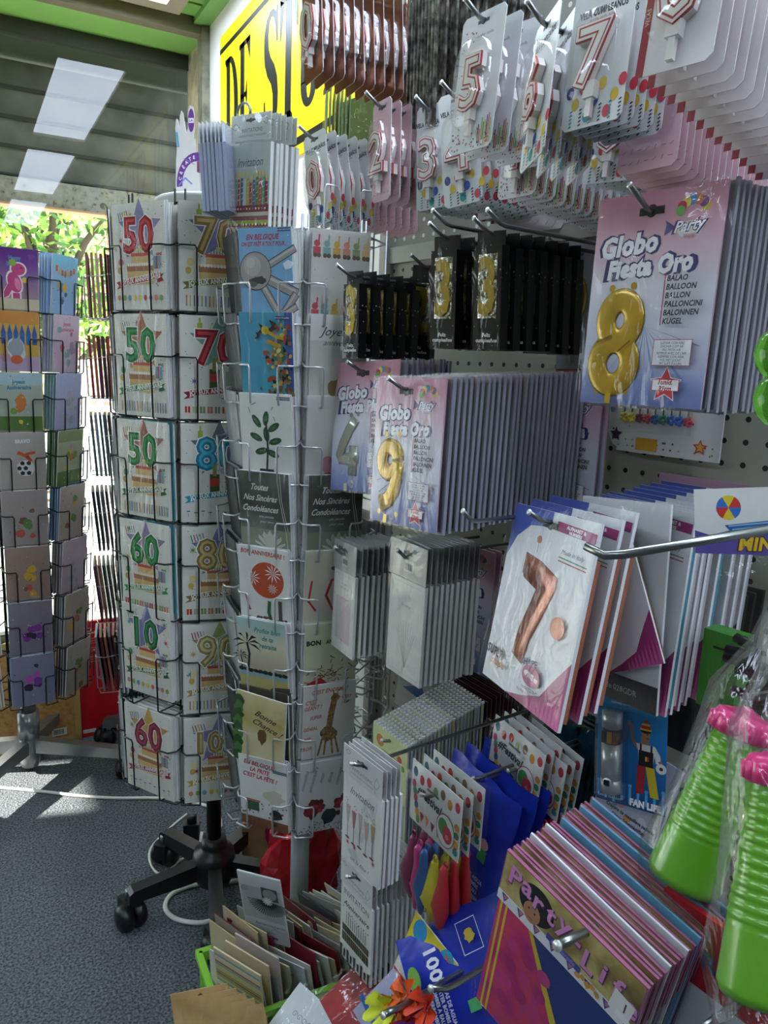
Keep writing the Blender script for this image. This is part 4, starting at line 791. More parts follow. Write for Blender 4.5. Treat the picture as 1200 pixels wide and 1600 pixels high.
# ------------------------------------------------------------------ number balloon packs
GOLD = C('#c09a1c', .28, .35, .5, var=.25, scale=18); SILV = C('#a9a99a', .25, .45, .5, var=.25, scale=18); DKG = C('#7a5c14', .4, .3); DKS = C('#6d6d62', .4, .3)
PINKW = ramp('pink white blue balloon pack print', [(0, '#4f5e9e'), (.15, '#8f9cca'), (.32, '#ccd0e2'), (.62, '#dfdde6'), (.82, '#d8b4c0'), (1, '#c98f9f')], 'Z', -.12, .12, .28, .12)
def foil(mb, dg, cx, cz, s, m, dk):
    P = {'8': [[(.06 + .52 * math.sin(t), .64 + .60 * math.cos(t)) for t in [k * 2 * math.pi / 26 for k in range(26)]], [(-.04 + .60 * math.sin(t), -.66 + .66 * math.cos(t)) for t in [k * 2 * math.pi / 26 for k in range(26)]]],
         '9': [[(.48 * math.cos(t) - .05, .62 + .52 * math.sin(t)) for t in [k * 2 * math.pi / 22 for k in range(23)]], [(.44, .62), (.42, .1), (.3, -.5), (.0, -.95), (-.5, -1.2)]],
         '4': [[(.35, 1.35), (-.0, .9), (-.4, .2), (-.58, -.35), (-.55, -.45), (.0, -.45), (.6, -.42)], [(.28, .15), (.28, -.5), (.25, -1.2)]],
         '0': [[(.5 * math.cos(t), 1.1 * math.sin(t)) for t in [k * 2 * math.pi / 30 for k in range(31)]]]}[dg]
    r = {'8': .36, '9': .33, '4': .26, '0': .3}[dg]
    y = mb.step()
    for p in P:
        cl = dg == '8'; mb.tube([(cx + a * s, y - .0004, cz + b * s) for a, b in p], r * s * 1.08, dk, 10, .03, closed=cl); mb.tube([(cx + a * s, y - .0010, cz + b * s) for a, b in p], r * s, m, 12, .12, closed=cl)
    for a, b in ((-.35, 1.62), (.42, 1.66), (-.55, -1.5), (.5, -1.5)) if dg != '4' else ((.05, 1.5), (.5, 1.55), (.25, -1.5)): mb.disk(cx + a * s, cz + b * s, .11 * s, m, 10)
    mb.y = y - .0062
    if dg == '8': mb.line([(cx - .62 * s, cz - .02 * s), (cx - .1 * s, cz + .18 * s)], .05 * s, dk); mb.line([(cx + .2 * s, cz - .30 * s), (cx + .60 * s, cz + .02 * s)], .05 * s, dk)
    mb.rect(cx, cz - 1.72 * s, .2 * s, .34 * s, m)
def bubble(mb, t, x, z, sz, sx=.9, ang=0, al='C'):
    for bd, c in ((.0036, '#3f3a6a'), (.0017, '#f0eef2')): mb.text(t, x, z, sz, C(c, .3), bold=bd, sx=sx, shear=.18, ang=ang, align=al)
def balloon_pack(dg, word, m, dk, w=.17, h=.247, dark=False):
    t = thing('balloon_pack'); mb = MB(); mb.box(-w / 2, w / 2, 0, .003, -h / 2, h / 2, C('#b79aa8', .4)); mb.poly([(-w / 2, -h / 2), (w / 2, -h / 2), (w / 2, h / 2), (-w / 2, h / 2)], PINKW)
    for k in range(12): a = math.pi * (.08 + .84 * k / 11); mb.poly([(.0, -.03), (.0 + .075 * math.cos(a + .03), -.03 - .093 * math.sin(a)), (.0 + .075 * math.cos(a) + .004, -.03 - .093 * math.sin(a))], C('#a9b6dc' if k % 2 else '#8493c8'))
    mb.rect(-.008, h / 2 - .022, .034, .009, C('#1c1416')); mb.disk(-.008, h / 2 - .022, .0075, C('#1c1416'), 14)
    for k, c in enumerate(['#c9b23a', '#7a4a8a', '#c8783a', '#4a8ac0', '#d8c04a', '#b5384a', '#6aa04a']): mb.disk(.046 + .016 * math.cos(k * .5 + .2), h / 2 - .026 + .010 * math.sin(k * .5 + .2), .006, C(c), 10)
    mb.poly([(.012, h / 2 - .035), (.026, h / 2 - .044), (.012, h / 2 - .052), (.014, h / 2 - .04)], C('#5a4a8a')); mb.disk(.045, h / 2 - .048, .016, C('#dcd8d8'), 16, 1, .6)
    for bd, c in ((.0015, '#3f3a6a'), (.0004, '#f0eef2')): mb.text('Party', .044, h / 2 - .043, .017, C(c), bold=bd, shear=.4, ang=.06)
    mb.rect(.045, h / 2 - .055, .016, .005, C('#c9b0b4')); mb.text('enjoy', .045, h / 2 - .055, .0055, C('#a8404c'))
    bubble(mb, 'Globo', -.034, h / 2 - .058, .032, .92, .05); bubble(mb, 'Fiesta ' + word, -.004, h / 2 - .084, .0285, .86, .04)
    foil(mb, dg, *((-.038, -.048, .0395) if dg == '8' else (-.036, -.042, .043)), m, dk)
    for k, s_ in enumerate(['BALAO', 'BALLOON', 'BALLON', 'PALLONCINI', 'BALONNEN', 'KUGEL']): mb.text(s_, .027 + .0012 * (2 - k) * 0, .0225 - k * .0096, .0088, C('#2a2833'), bold=.0003, shear=.15, align='L', sx=.92)
    mb.rect(.0245, -.001, .0016, .058, C('#b03a6a'))
    mb.rect(.044, -.061, .050, .030, C('#a83a4a')); mb.rect(.044, -.061, .0485, .0285, C('#e4e4ea'))
    for k, s_ in enumerate(['LLENAR CON AIRE', 'ENCHER COM AR', 'FILL WITH AIR', "REMPLIR AVEC DE L'AIR", 'RIEMPIRE CON ARIA', 'VUL MET LUCHT', 'MIT LUFT FULLEN']): mb.text(s_, .044, -.050 - k * .0039, .0041, C('#2a2833'), sx=.9)
    mb.star(.041, -.098, .022, C('#e8e4e8'), 5, .5); mb.star(.041, -.098, .020, C('#c22a34'), 5, .5); mb.rect(.041, -.098, .036, .013, C('#c22a34')); mb.rect(.041, -.098, .034, .012, C('#ece8ea'))
    mb.text('1unid.', .041, -.0945, .0078, C('#a82830'), shear=.2, bold=.0003); mb.text('39cm', .041, -.1018, .0075, C('#a82830'), shear=.2, bold=.0003)
    mb.build('printed_sheet', t)
    MB().sheet(-w / 2 - .004, w / 2 + .004, -h / 2 - .004, h / 2 + .003, -.006, BAG, 8, 10, .0018).build('sleeve', t)
    MB().box(-w / 2 + .01, w / 2 - .02, .0036, .0046, -h / 2 + .006, h / 2 - .06, m).build('folded_balloon', t); return t
p9 = balloon_pack('9', 'Oro', GOLD, DKG); pos, w_, h_ = fit((.645, 1.109, 1.258), .17, .247, .645); pos, w_, h_ = fit((.645, 1.109, 1.258), .17, .247, .575); M9 = pose(pos, -78.8, -3, -1.6) @ Matrix.Scale(.575 / .645, 4)
pkb = MB(); pkb.box(-.085, .085, 0, .003, -.1235, .1235, ramp('faded lilac pack print', [(0, '#6a6c80'), (.3, '#8c8d98'), (.6, '#a09fa6'), (.85, '#9c9098'), (1, '#928088')], 'Z', -.12, .12, .3)); pkb.box(.085, .0885, -.001, .005, -.1265, .1265, C('#94929c', .25)); pkb.box(-.085, .088, -.001, .005, -.1268, -.1235, C('#8f8f9a', .25)); pkb.sheet(-.089, .089, -.1275, .1265, -.003, BAG, 2, 4, .002); pkb.rect(.05, -.03, .002, .16, C('#c9a23a')); pkb.rect(.044, -.061, .05, .03, C('#a83a4a')); pkb.rect(.044, -.061, .047, .027, C('#cfcfdc')); pkb = pkb.build('balloon_pack')
tag(pkb, 'gold balloon pack second in the long row behind the gold 9', 'balloon pack', 'balloon packs behind the gold 9'); pkb.matrix_basis = Matrix.Translation(HD * .011) @ M9
stack(p9, M9, 27, HD * .0112 + UP * .0006, 'gold number 9 balloon pack at the front of the long middle row', 'balloon pack', 'balloon pack seen edge-on in the row behind the gold 9', 'balloon packs behind the gold 9', jit=1.2, rest=pkb)
hook(M9 @ Vector((-.008, -.005, .104)), .33)
p4 = balloon_pack('4', 'Plata', SILV, DKS); pos, w_, h_ = fit((.662, 1.301, 1.284), .17, .236, .625); M = pose(pos, -72, -5, -4) @ Matrix.Scale(.944, 4)
stack(p4, M, 10, HD * .012, 'silver number 4 balloon pack left of the gold 9', 'balloon pack', 'balloon pack seen edge-on behind the silver 4', 'balloon packs behind the silver 4', rest=pkb); hook(M @ Vector((-.008, -.005, .104)), .25)
p8 = balloon_pack('8', 'Oro', GOLD, DKG); pos, w_, h_ = fit((.741, .703, 1.491), .17, .256, .741); M8 = pose(pos, -79.1, -2, -.3) @ Matrix.Diagonal((1, 1, 1.035, 1))
stack(p8, M8, 15, HD * .0125, 'gold number 8 balloon pack at the right, the largest pack facing out', 'balloon pack', 'balloon pack seen edge-on behind the gold 8', 'balloon packs behind the gold 8', jit=2, rest=pkb); hook(M8 @ Vector((-.008, -.008, .101)), .26, tip=.04, up_=.022)
for (px, py, d, n, lb) in ((870, 708, 1.02, 2, 'silver balloon pack in the shade left of the small candle flowers'), (720, 945, 1.0, 2, 'silver balloon pack in the shade above the maroon cards')):
    t = clone(p4, pose(atd(px, py, d), GY, 0, 0)); stack(t, t.matrix_basis.copy(), n, HD * .016, lb, 'balloon pack', lb.replace('silver balloon pack', 'second silver balloon pack'), 'shaded balloon packs', jit=3)
# ------------------------------------------------------------------ number candles in blister packs
RED2 = C('#b02a34', .35); WAX = C('#e6e0da', .3, coat=.4)
def candle_pack(dg, style, w=.08, h=.165, face=True):
    t = thing('candle_pack'); bgc = {'balloons': '#d6d8d6', 'dots': '#dadadd', 'pink': '#d9b4bb', 'copper': '#8a4a2c', 'red': '#d8d2d2'}[style]
    mb = MB(); r = .006; P = [(-w / 2, -h / 2 + r), (-w / 2 + r, -h / 2), (w / 2 - r, -h / 2), (w / 2, -h / 2 + r), (w / 2, h / 2 - r), (w / 2 - r, h / 2), (-w / 2 + r, h / 2), (-w / 2, h / 2 - r)]
    pm = C(bgc, .35, .6 if style == 'copper' else 0); mb.poly(P, pm, 0.0); mb.add([(x, .0012, z) for x, z in P], [tuple(range(8))[::-1]], C('#d8b8bc' if style in ('pink', 'red') else '#b7bcc2', .5))
    for k in range(8): (a, b_), (c, d_) = P[k - 1], P[k]; mb.add([(a, 0, b_), (a, .0012, b_), (c, .0012, d_), (c, 0, d_)], [(0, 1, 2, 3)], C('#96242c') if style in ('pink', 'red') and k in (0, 1) else PAPER)
    mb.rect(0, h / 2 - .012, .022, .0045, C('#54585c')); mb.disk(0, h / 2 - .012, .0045, C('#54585c'), 12)
    if style == 'pink':
        for k in range(14): mb.rect(-w / 2 + .008 + (k % 7) * .0105, -h / 2 + .012 + (k // 7) * .014, .006, .0012, C('#c0808c'), .6 * (k % 3))
    if style == 'balloons':
        if style == 'balloons': mb.text('VELA CUMPLEAÑOS', 0, h / 2 - .029, .0105, C('#2a2c30'), bold=.0004, sx=.62); mb.text('birthday candle  bougie', 0, h / 2 - .036, .0035, C('#5a5c60'))
        for k, c in enumerate(['#2c2c7a', '#d8b83a', '#c83a4a', '#2f9a9a', '#3a5ab0', '#e0c04a', '#c8404a', '#d8b83a', '#d0384a']): x = -w / 2 + .008 + (k * .0083); z = -h / 2 + .012 + (.030 if k in (0, 8) else .016 * (k % 3)); mb.disk(x, z, .0065, C(c), 12, .8, 1.1)
        for k in range(6):
            for j in range(5): mb.rect(-w / 2 + .012 + k * .0125, -h / 2 + .004 + j * .0042, .0035, .0018, C('#2a2a44' if k % 2 else '#3a8a8a'), .5)
    if style == 'dots':
        q = random.Random(3)
        for k in range(70): a = q.random(); mb.disk(-w / 2 + .004 + .03 * a * a if k % 2 else q.uniform(-w / 2 + .004, w / 2 - .004), q.uniform(-h / 2 + .01, h / 2 - .02) if k % 2 else -h / 2 + .004 + .024 * a * a, .0013, C(q.choice(['#26324a', '#3a8a6a', '#c83a4a', '#8a8a90'])), 7)
        for k in range(9): mb.rect(w / 2 - .004 - k * .0032, -h / 2 + .020 + .001 * (k % 3) * 4 - k * .0008, .0018, .03 - k * .002 + .008 * (k % 2), C(['#8aa03a', '#d0483a', '#4a3a6a', '#c9b23a', '#3a8a5a'][k % 5]))
        mb.text('number candle', .008, h / 2 - .03, .006, C('#5a5c66'), sx=.9)
    if style == 'red': mb.rect(-w / 2 + .004, 0, .008, h, C('#96202a')); mb.text('VELAS', -w / 2 + .004, -.02, .006, WHITE, ang=1.57)
    mb.build('backing_card', t)
    if face:
        cd = MB(); s_ = .075 if style != 'copper' else .085; zc = -.004
        cd.text(dg, 0, zc, s_ * 1.18, WAX, bold=.0042, thick=.012, y=-.013, sx=.92); cd.text(dg, 0, zc, s_ * 1.18, RED2, bold=.0050, thick=.003, y=-.0125, sx=.92); cd.text(dg, 0, zc, s_ * 1.18, RED2, bold=.0015, y=-.0132, sx=.92); cd.text(dg, 0, zc, s_ * 1.18, WAX, bold=-.0004, y=-.0134, sx=.92)
        cd.box(-.007, .007, -.011, -.001, zc - .046, zc - .028, WAX); cd.box(-.0035, .0035, -.009, -.003, zc - .066, zc - .046, WAX); cd.build('number_candle', t)
    bw, bz0, bz1 = w * .42, -h * .36, h * .30; b = MB(); n_ = 28
    def ring(a, z_, y, k): r_ = .35; c_ = math.cos(k), math.sin(k); e = 3.2; return (a * math.copysign(abs(c_[0]) ** (2 / e), c_[0]), y, (bz0 + bz1) / 2 + z_ * math.copysign(abs(c_[1]) ** (2 / e), c_[1]))
    hz = (bz1 - bz0) / 2; R0 = [ring(bw, hz, -.0005, 2 * math.pi * k / n_) for k in range(n_)]; R1 = [ring(bw * .93, hz * .96, -.014, 2 * math.pi * k / n_) for k in range(n_)]; R2 = [ring(bw * .85, hz * .92, -.0165, 2 * math.pi * k / n_) for k in range(n_)]
    fs = [(k, (k + 1) % n_, (k + 1) % n_ + n_, k + n_) for k in range(n_)] + [(k + n_, (k + 1) % n_ + n_, (k + 1) % n_ + 2 * n_, k + 2 * n_) for k in range(n_)] + [tuple(range(2 * n_, 3 * n_))]
    b.add(R0 + R1 + R2, fs, BLISTER, True); b.build('blister', t); return t
def cstack(dg, style, px, py, X, w, h, ypr, n, step, label, rest_label, group, rest=None, up_=0., hk=True, **k):
    c = candle_pack(dg, style, w, h); M = pose(at(px, py, 0, X), *ypr); stack(c, M, n, HD * step + UP * up_, label, 'candle pack', rest_label, group, rest=rest, **k)
    if hk: hook(M @ Vector((0, -.004, h / 2 - .012)), n * step + .02)
    return c
cstack('0', 'balloons', 496, 280, .62, .068, .172, (-75, 0, -9), 5, .024, 'number 0 candle pack hanging left of the 2, just right of the candle invitations', 'candle pack in the row behind the leftmost zero', 'number 0 candle packs at the left', jit=2)
cstack('8', 'pink', 550, 290, .72, .068, .165, (-78, 0, -4), 8, .02, 'pinkish candle pack hanging between the 0 and the 2', 'pinkish candle pack seen edge-on between the 0 and the 2', 'pink candle packs between 0 and 2', jit=3)
cstack('2', 'pink', 596, 236, .66, .056, .165, (-84, 0, -2), 6, .022, 'number 2 candle in a pack with a red back', 'red-backed candle pack in the row behind the two', 'candle packs behind the 2', jit=3)
cstack('3', 'balloons', 673, 246, .72, .060, .168, (-68, 0, -3), 9, .018, 'number 3 candle pack half behind the 4', 'candle pack in the row behind the red-outlined three', 'candle packs behind the 3', jit=2)
cstack('4', 'balloons', 719, 232, .70, .066, .172, (-60, -3, -9), 8, .020, 'number 4 candle pack half behind the polka-dot number 5', 'candle pack in the row behind the red-outlined four', 'candle packs behind the 4', jit=2)
cstack('5', 'dots', 745, 128, .622, .085, .174, (-83.3, -4, 1), 5, .030, 'white polka-dot pack with a number 5 candle, top centre right', 'polka-dot candle pack in the row behind the five', 'candle packs behind the 5', jit=5)
cstack('6', 'balloons', 843, 140, .62, .075, .175, (-108, -6, -8), 4, .028, 'number 6 candle pack turned half sideways, right of the 5', 'candle pack in the row behind the sideways six', 'candle packs behind the 6', jit=4)
pinkb = candle_pack('0', 'pink', .08, .165, False)
c7 = cstack('7', 'balloons', 935, 85, .64, .078, .154, (-76, -7, -2), 5, .018, 'number 7 candle pack with bright glare, near the top right', 'candle pack in the row behind the glaring seven', 'candle packs behind the 7', jit=2)
M = pose(at(935, 100, 0, .64), -78, -5, -2); refill(pinkb, 18, lambda k: Matrix.Translation(HD * (.09 + .0145 * k) + UP * (-.010 - .003 * k)) @ M, 'pink-backed candle pack in the long row right of the number 7', 'pink-backed candle packs at the right', 'candle pack')
cstack('0', 'red', 1072, -25, .60, .075, .15, (-76, -8, 0), 14, .018, 'red-edged candle pack cut off by the top right of the photo', 'red-edged candle pack behind the one at the top right', 'red-edged candle packs', up_=-.004, jit=2)
cstack('1', 'dots', 815, 225, .74, .075, .15, (-80, -4, 0), 13, .021, 'polka-dot candle pack under the turned number 6', 'polka-dot candle pack seen from below under the 6', 'polka-dot packs under the 6', jit=3, up_=-.002)
cstack('0', 'balloons', 962, 195, .80, .080, .15, (-74, -5, 2), 11, .020, 'number 0 candle pack below the 7, above the gold 8 balloon pack', 'candle pack in the low row above the gold eight', 'candle packs behind the lower 0', jit=3, hk=False)
cstack('9', 'red', 770, 268, .80, .075, .15, (-80, 0, 0), 11, .020, 'dark red candle pack in the shade under the 5', 'dark red candle pack in the shade', 'shaded red candle packs', jit=3, hk=False)
cstack('0', 'copper', 488, 40, .56, .070, .175, (-86, 0, -6), 11, .0215, 'copper foil candle pack with a 0, front of the row at the top centre', 'copper foil candle pack in the row at the top centre', 'copper foil candle packs', jit=2)
# long silver streamers hanging in grey packs
mb = MB(); stm = mottle('grey bristled foil', ['#2a2a28', '#6c6a64', '#a8a49a', '#d8d6d0'], 60, .3, .5)
for k in range(9): x = -.04 + k * .009; mb.tube([(x, 0, .18), (x * 1.05, -.002, .05), (x * 1.1, .001, -.17)], .0035, stm, 6)
mb.sheet(-.05, .05, -.19, .20, -.006, BAG, 4, 10, .003); sp_ = mb.build('streamer_pack'); M = pose(at(665, 20, 0, .70), -86, 6, 8)
stack(sp_, M, 11, HD * .021 + UP * .003, 'long silver grey streamer pack, leftmost of those at the top centre', 'streamer pack', 'long silver grey streamer pack in the row at the top centre', 'streamer packs', jit=2)
# little green decoration card packs behind the 0
mb = MB(); mb.box(-.055, .055, 0, .004, -.06, .06, C('#5c6a2c', .4)); mb.text('6', -.032, .02, .026, PAPER); mb.text('Déco', .014, .03, .016, C('#8aa04a'), shear=.3); mb.sheet(-.057, .057, -.062, .064, -.003, BAG, 3, 3, .002)
o = mb.build('decoration_pack'); M = pose(at(556, 196, 0, .82), -72, 0, -3); stack(o, M, 2, HD * .02, 'olive green decoration pack with a 6 above the number 0 candle', 'decoration pack', 'second olive green decoration pack', 'green decoration packs')
mb = MB(); mb.box(-.05, .05, 0, .003, -.06, .06, C('#6f8a5c', .4)); mb.sheet(-.052, .052, -.062, .066, -.003, BAG, 2, 3, .002); o = mb.build('decoration_pack'); M = pose(at(508, 196, 0, .70), -112, 0, 3)
stack(o, M, 7, M.to_3x3() @ Vector((0, .008, 0)), 'pale green decoration pack seen edge-on left of the olive one', 'decoration pack', 'pale green decoration pack seen edge-on behind the first', 'pale green decoration packs')
# ------------------------------------------------------------------ black boxes with golden numbers
BB = mottle('black print with tiny white stars', ['#d8d8d8', '#0a0a0b', '#0a0a0b'], 95, .3, kind='voronoi', th=[.0, .15, .19]); GF = C('#c9b04a', .22, .7, .3, var=.3, scale=60)
def black_box(dg, w, h=.15, t_=.020):
    t = thing('candle_box'); mb = MB(); mb.box(-w / 2, w / 2, 0, t_, -h / 2, h / 2, BB); mb.rect(0, .018, w * .68, h * .62, mottle('silver foil with painted glare', ['#16160f', '#6a6850', '#c9c8b8', '#efeee4'], 55, .18, .85, .9, dist=.01)); mb.y -= .0003  # dark-to-white mottling puts the foil's crinkled glare into its colour
    mb.text('Feliz', .0, -h / 2 + .022, .0078, WHITE, bold=.0003); mb.text('cumpleaños', .0, -h / 2 + .014, .0078, WHITE, bold=.0003, sx=min(1, w / .05)); mb.build('box', t)
    cd = MB(); cd.text(dg, 0, .018, .115, GF, bold=.003, sx=.62 * w / .05, thick=.0018, y=-.0022); cd.build('golden_number', t)
    mb = MB(); mb.sheet(-w / 2 - .001, w / 2 + .001, -h / 2 - .001, h / 2 + .022, -.004, BAG, 3, 6, .0016); mb.box(-w / 2, w / 2, t_ * .4, t_ * .4 + .001, h / 2, h / 2 + .022, BB); mb.build('sleeve', t); return t
for dg, px, py, X, w, ypr, n, step, lb in (('3', 548, 502, .60, .039, (-72, 0, -1), 5, .029, 'black box with a golden 3, leftmost of the black candle boxes'), ('2', 656, 498, .76, .053, (-58, 2, 3), 1, .03, 'black box with a golden 2'), ('3', 692, 469, .672, .050, (-70, 3, 0), 5, .030, 'black box with a bright golden 3, left of the two that face out'), ('3', 761, 467, .70, .050, (-71, 4, 0), 7, .028, 'black box with a bright golden 3, right of the two that face out'), ('3', 867, 480, .90, .055, (-66, 2, 2), 1, .02, 'black candle box in the shade beside the gold ring')):
    b_ = black_box(dg, w, .126 if X < .65 else .150); M = pose(at(px, py, 0, X), *ypr); rl = 'black candle box seen edge-on behind the %s' % {548: 'leftmost golden 3', 656: 'golden 2', 692: 'left bright golden 3', 761: 'right bright golden 3', 867: 'shaded one'}[px]
    stack(b_, M, n, HD * step, lb, 'candle box', rl, 'black candle boxes', jit=2); hook(M @ Vector((0, 0, .075 if X < .65 else .094)), .30 if X < .8 else .12)
hook(atd(785, 352, .80), .30); hook(atd(700, 352, .78), .3)
t = thing('ring_pack', 'clear pack with a golden ring shaped wand right of the black boxes', 'wand pack', pose(at(903, 478, 0, .955), -72)); MB().box(-.035, .035, 0, .001, -.11, .11, C('#8b8f94', .3)).box(-.035, .035, .001, .002, -.12, -.11, RED).build('backing_card', t)
mb = MB(); mb.tube([(-.012 + .026 * math.cos(a), -.006, .012 + .042 * math.sin(a)) for a in [k * .2618 for k in range(24)]], .006, GF, 8, closed=True); mb.tube([(-.010, -.006, -.034), (-.004, -.006, -.1)], .0016, PAPER, 6); mb.build('ring_wand', t); MB().sheet(-.036, .036, -.11, .075, -.014, BAG, 3, 5, .002).build('sleeve', t)
t2 = clone(t, pose(at(925, 470, 0, .99), -76), 'grey clear pack in the shade behind the golden ring', 'wand pack')
# blister card with little flower candles on the board
t = thing('flower_candle_pack', 'white blister card with colourful little flower candles on the pegboard', 'candle pack', pose(atd(1036, 648, BD - .02), GY, 0, 0)); w, h = .205, .13
mb = MB(); mb.poly([(-w / 2, h / 2), (-w / 2, -h / 2 + .03), (-w / 2 + .012, -h / 2 + .01), (-w / 2 + .035, -h / 2), (w / 2 - .008, -h / 2), (w / 2, -h / 2 + .008), (w / 2, h / 2)], C('#d9d7d2', .35), 0); mb.box(-w / 2 + .02, w / 2, .001, .003, -h / 2, h / 2, PAPER); q = random.Random(4)
for k in range(36): mb.rect(q.uniform(-w / 2 + .004, w / 2 - .004), q.choice([-.055, -.045, q.uniform(-.06, .06)]), .0028, .0028, C(q.choice(['#b5242c', '#2c2c3a', '#8aa03a', '#d8902c'])), q.uniform(0, 1.5))
mb.star(.07, -.045, .013, C('#b5382c')); mb.star(.07, -.045, .009, C('#e0a03a')); mb.star(-.085, -.038, .013, C('#3a1c3a')); mb.rect(-.025, -.05, .04, .02, C('#d89a2c')); mb.disk(.094, .02, .010, C('#c83a5a'), 12, .7, 1.4); mb.line([(-.1, .03), (-.095, .0)], .008, C('#2a8ab0')); mb.line([(-.015, .035), (.0, .03)], .012, C('#b5242c')); mb.build('backing_card', t)
for k, c in enumerate(['#c9c02c', '#d8d02c', '#7a2c44', '#c8403a', '#2a5a9c', '#2f8a5a', '#2a6ac0', '#2a6ac0', '#c83a4a']):
    fl = MB(); x = -.068 + k * .0145
    for j in range(5): a = j * 1.2566; fl.lathe([(0, -.003), (.003, -.002), (.004, 0), (.003, .002), (0, .003)], C(c, .35), 8, 'y', (x + .005 * math.cos(a), -.006, -.008 + .005 * math.sin(a)))
    fl.box(x - .0008, x + .0008, -.007, -.005, -.006, .008, C('#2a4a2c')); fl.build('flower_candle', t)
b = MB(); b.box(-.088, .052, -.014, -.0135, -.028, .016, BLISTER); b.box(-.088, -.0875, -.0135, 0, -.028, .016, BLISTER); b.box(.0515, .052, -.0135, 0, -.028, .016, BLISTER); b.box(-.088, .052, -.0135, 0, .0155, .016, BLISTER); b.build('blister', t)
# ================================================================== lower half of the pegboard display
def bagged(name, w, h, mb, y=-.004, m=None, amp=.0025, nx=6, nz=8):
    t = thing(name); mb.build('printed_card', t); MB().sheet(-w / 2 - .004, w / 2 + .004, -h / 2 - .004, h / 2 + .003, y, m or BAG, nx, nz, amp).build('sleeve', t); return t
# ---- big foil number packs (white, blue top, magenta foot)
MAG = C('#9c3470', .35); COP = C('#a8644e', .3, .35, .4, var=.2, scale=16)
def foil_pack(front=True, w=.2, h=.285, edge='#c8c8cc'):
    mb = MB(); mb.box(-w / 2, w / 2, 0, .004, -h / 2, h / 2, C('#dcdde2', .35)); bl = C('#4a5cae', .3); T = h / 2
    mb.poly([(-w / 2, T), (-w / 2, T - .085), (-w / 2 + .02, T - .05), (-w / 2 + .05, T - .028), (-w / 2 + .1, T - .022), (-w / 2 + .1, T)], bl)
    mb.rect(w / 2 - .045, T - .020, .085, .014, MAG, -.05); mb.text('ALPHABET &', w / 2 - .045, T - .0175, .007, WHITE, bold=.0003, ang=-.05); mb.text('NUMBERS', w / 2 - .045, T - .024, .006, WHITE, bold=.0003, ang=-.05)
    mb.text('GRAB', -.055, T - .048, .017, C('#e8e9f2'), bold=-.0002, sx=.8); mb.disk(-.022, T - .045, .006, C('#b87a5a')); mb.rect(-.022, T - .058, .001, .014, C('#8a8a90'))
    mb.text('Made in Italy', .058, T - .052, .0095, C('#3c4470'), shear=.4, ang=-.03); mb.line([(.03, T - .060), (.09, T - .063)], .0016, C('#3a8a4a')); mb.line([(.03, T - .065), (.09, T - .068)], .0016, C('#b5343c'))
    mb.poly([(w / 2, -T), (w / 2, -T + .095), (w / 2 - .02, -T + .07), (w / 2 - .035, -T + .05), (w / 2 - .05, -T + .028), (w / 2 - .09, -T + .012), (-.03, -T)], MAG)
    for k in range(9): x = w / 2 - .008 - k * .0085; mb.poly([(x, -T), (x + .008, -T), (x + .004, -T + .05 - k * .004)], C('#cf5c9c'))
    mb.rect(-.002, T - .020, .036, .009, C('#17181c')); mb.disk(-.002, T - .020, .007, C('#17181c'), 12)
    if front:
        P = [(-.045, .072), (-.005, .066), (.035, .052), (.036, .036), (.020, -.01), (.004, -.048), (-.004, -.088), (-.032, -.080), (-.026, -.04), (-.010, .0), (.0, .028), (-.045, .040)]
        mb.poly([(x * 1.04, z * 1.02) for x, z in P], C('#7a4030', .4)); y = mb.step(); n_ = len(P); I = [(x * .80 - .002, z * .9) for x, z in P]
        mb.add([(x, y, z) for x, z in P] + [(x, y - .0025, z) for x, z in I], [tuple(range(n_, 2 * n_))] + [((k + 1) % n_ + n_, k + n_, k, (k + 1) % n_) for k in range(n_)], COP, True); mb.y = y - .003
        mb.disk(.062, -.012, .0155, COP, 26)
        mb.text('SUPER', -.070, -.094, .019, C('#3a2430'), bold=.0008, sx=.8, shear=.1); mb.text('shape', -.058, -.108, .016, C('#b87a50'), shear=.4, bold=.0004)
        mb.text('SHAPE', .018, -.078, .013, C('#3c3c70'), bold=.0004, ang=.15); mb.disk(.028, -.095, .020, MAG, 22, 1.1, .75); mb.text('40"/102 cm', .028, -.095, .0105, WHITE, bold=.0006, sx=.66, ang=-.08)
        mb.text('code 727RG', .030, -.114, .0075, C('#3c3c44')); mb.text('NUMBER 7 ROSE GOLD', .026, -.122, .0058, MAG, sx=.8)
    t = thing('foil_number_pack'); mb.build('printed_card', t); MB().sheet(-w / 2 - .004, w / 2 + .004, -h / 2 - .004, h / 2 + .006, -.006, BAG, 8, 10, .004).build('sleeve', t)
    MB().box(-w / 2 + .03, w / 2 - .001, .0045, .0095, -h / 2 + .012, h / 2 - .05, COP if edge == 'cop' else C(edge, .3, .3)).build('folded_balloon', t); return t
fp = foil_pack(True, edge='cop'); pos, w_, h_ = fit((.55, .642, 1.141), .19, .209, .635); MT = pose(pos, -103, -10, -4) @ Matrix.Scale(w_ / .2, 4) @ Matrix.Diagonal((1, 1, .80, 1))
stack(fp, MT, 3, HD * .034 + UP * .004, 'white foil balloon pack with a rose gold 7 at the front of its hook', 'foil balloon pack', 'rose gold foil balloon pack right behind the front 7', 'rose gold foil packs', jit=3)
fpb = foil_pack(False, edge='#4f93a6'); MT2 = Matrix.Translation(HD * .16 + UP * .012) @ MT @ Matrix.Rotation(.16, 4, 'Z')
mb = MB(); w, h = .15, .27; mb.box(-w / 2, w / 2, 0, .004, -h / 2, h / 2, C('#dcdde0', .35)); mb.disk(.006, h / 2 - .035, .013, C('#2c3c8a'), 16, 1, 1); mb.rect(.012, h / 2 - .05, .014, .014, C('#2c3c8a')); mb.text('Made in Italy', .0, h / 2 - .070, .011, C('#2a2a34'), bold=.0004, sx=.9)
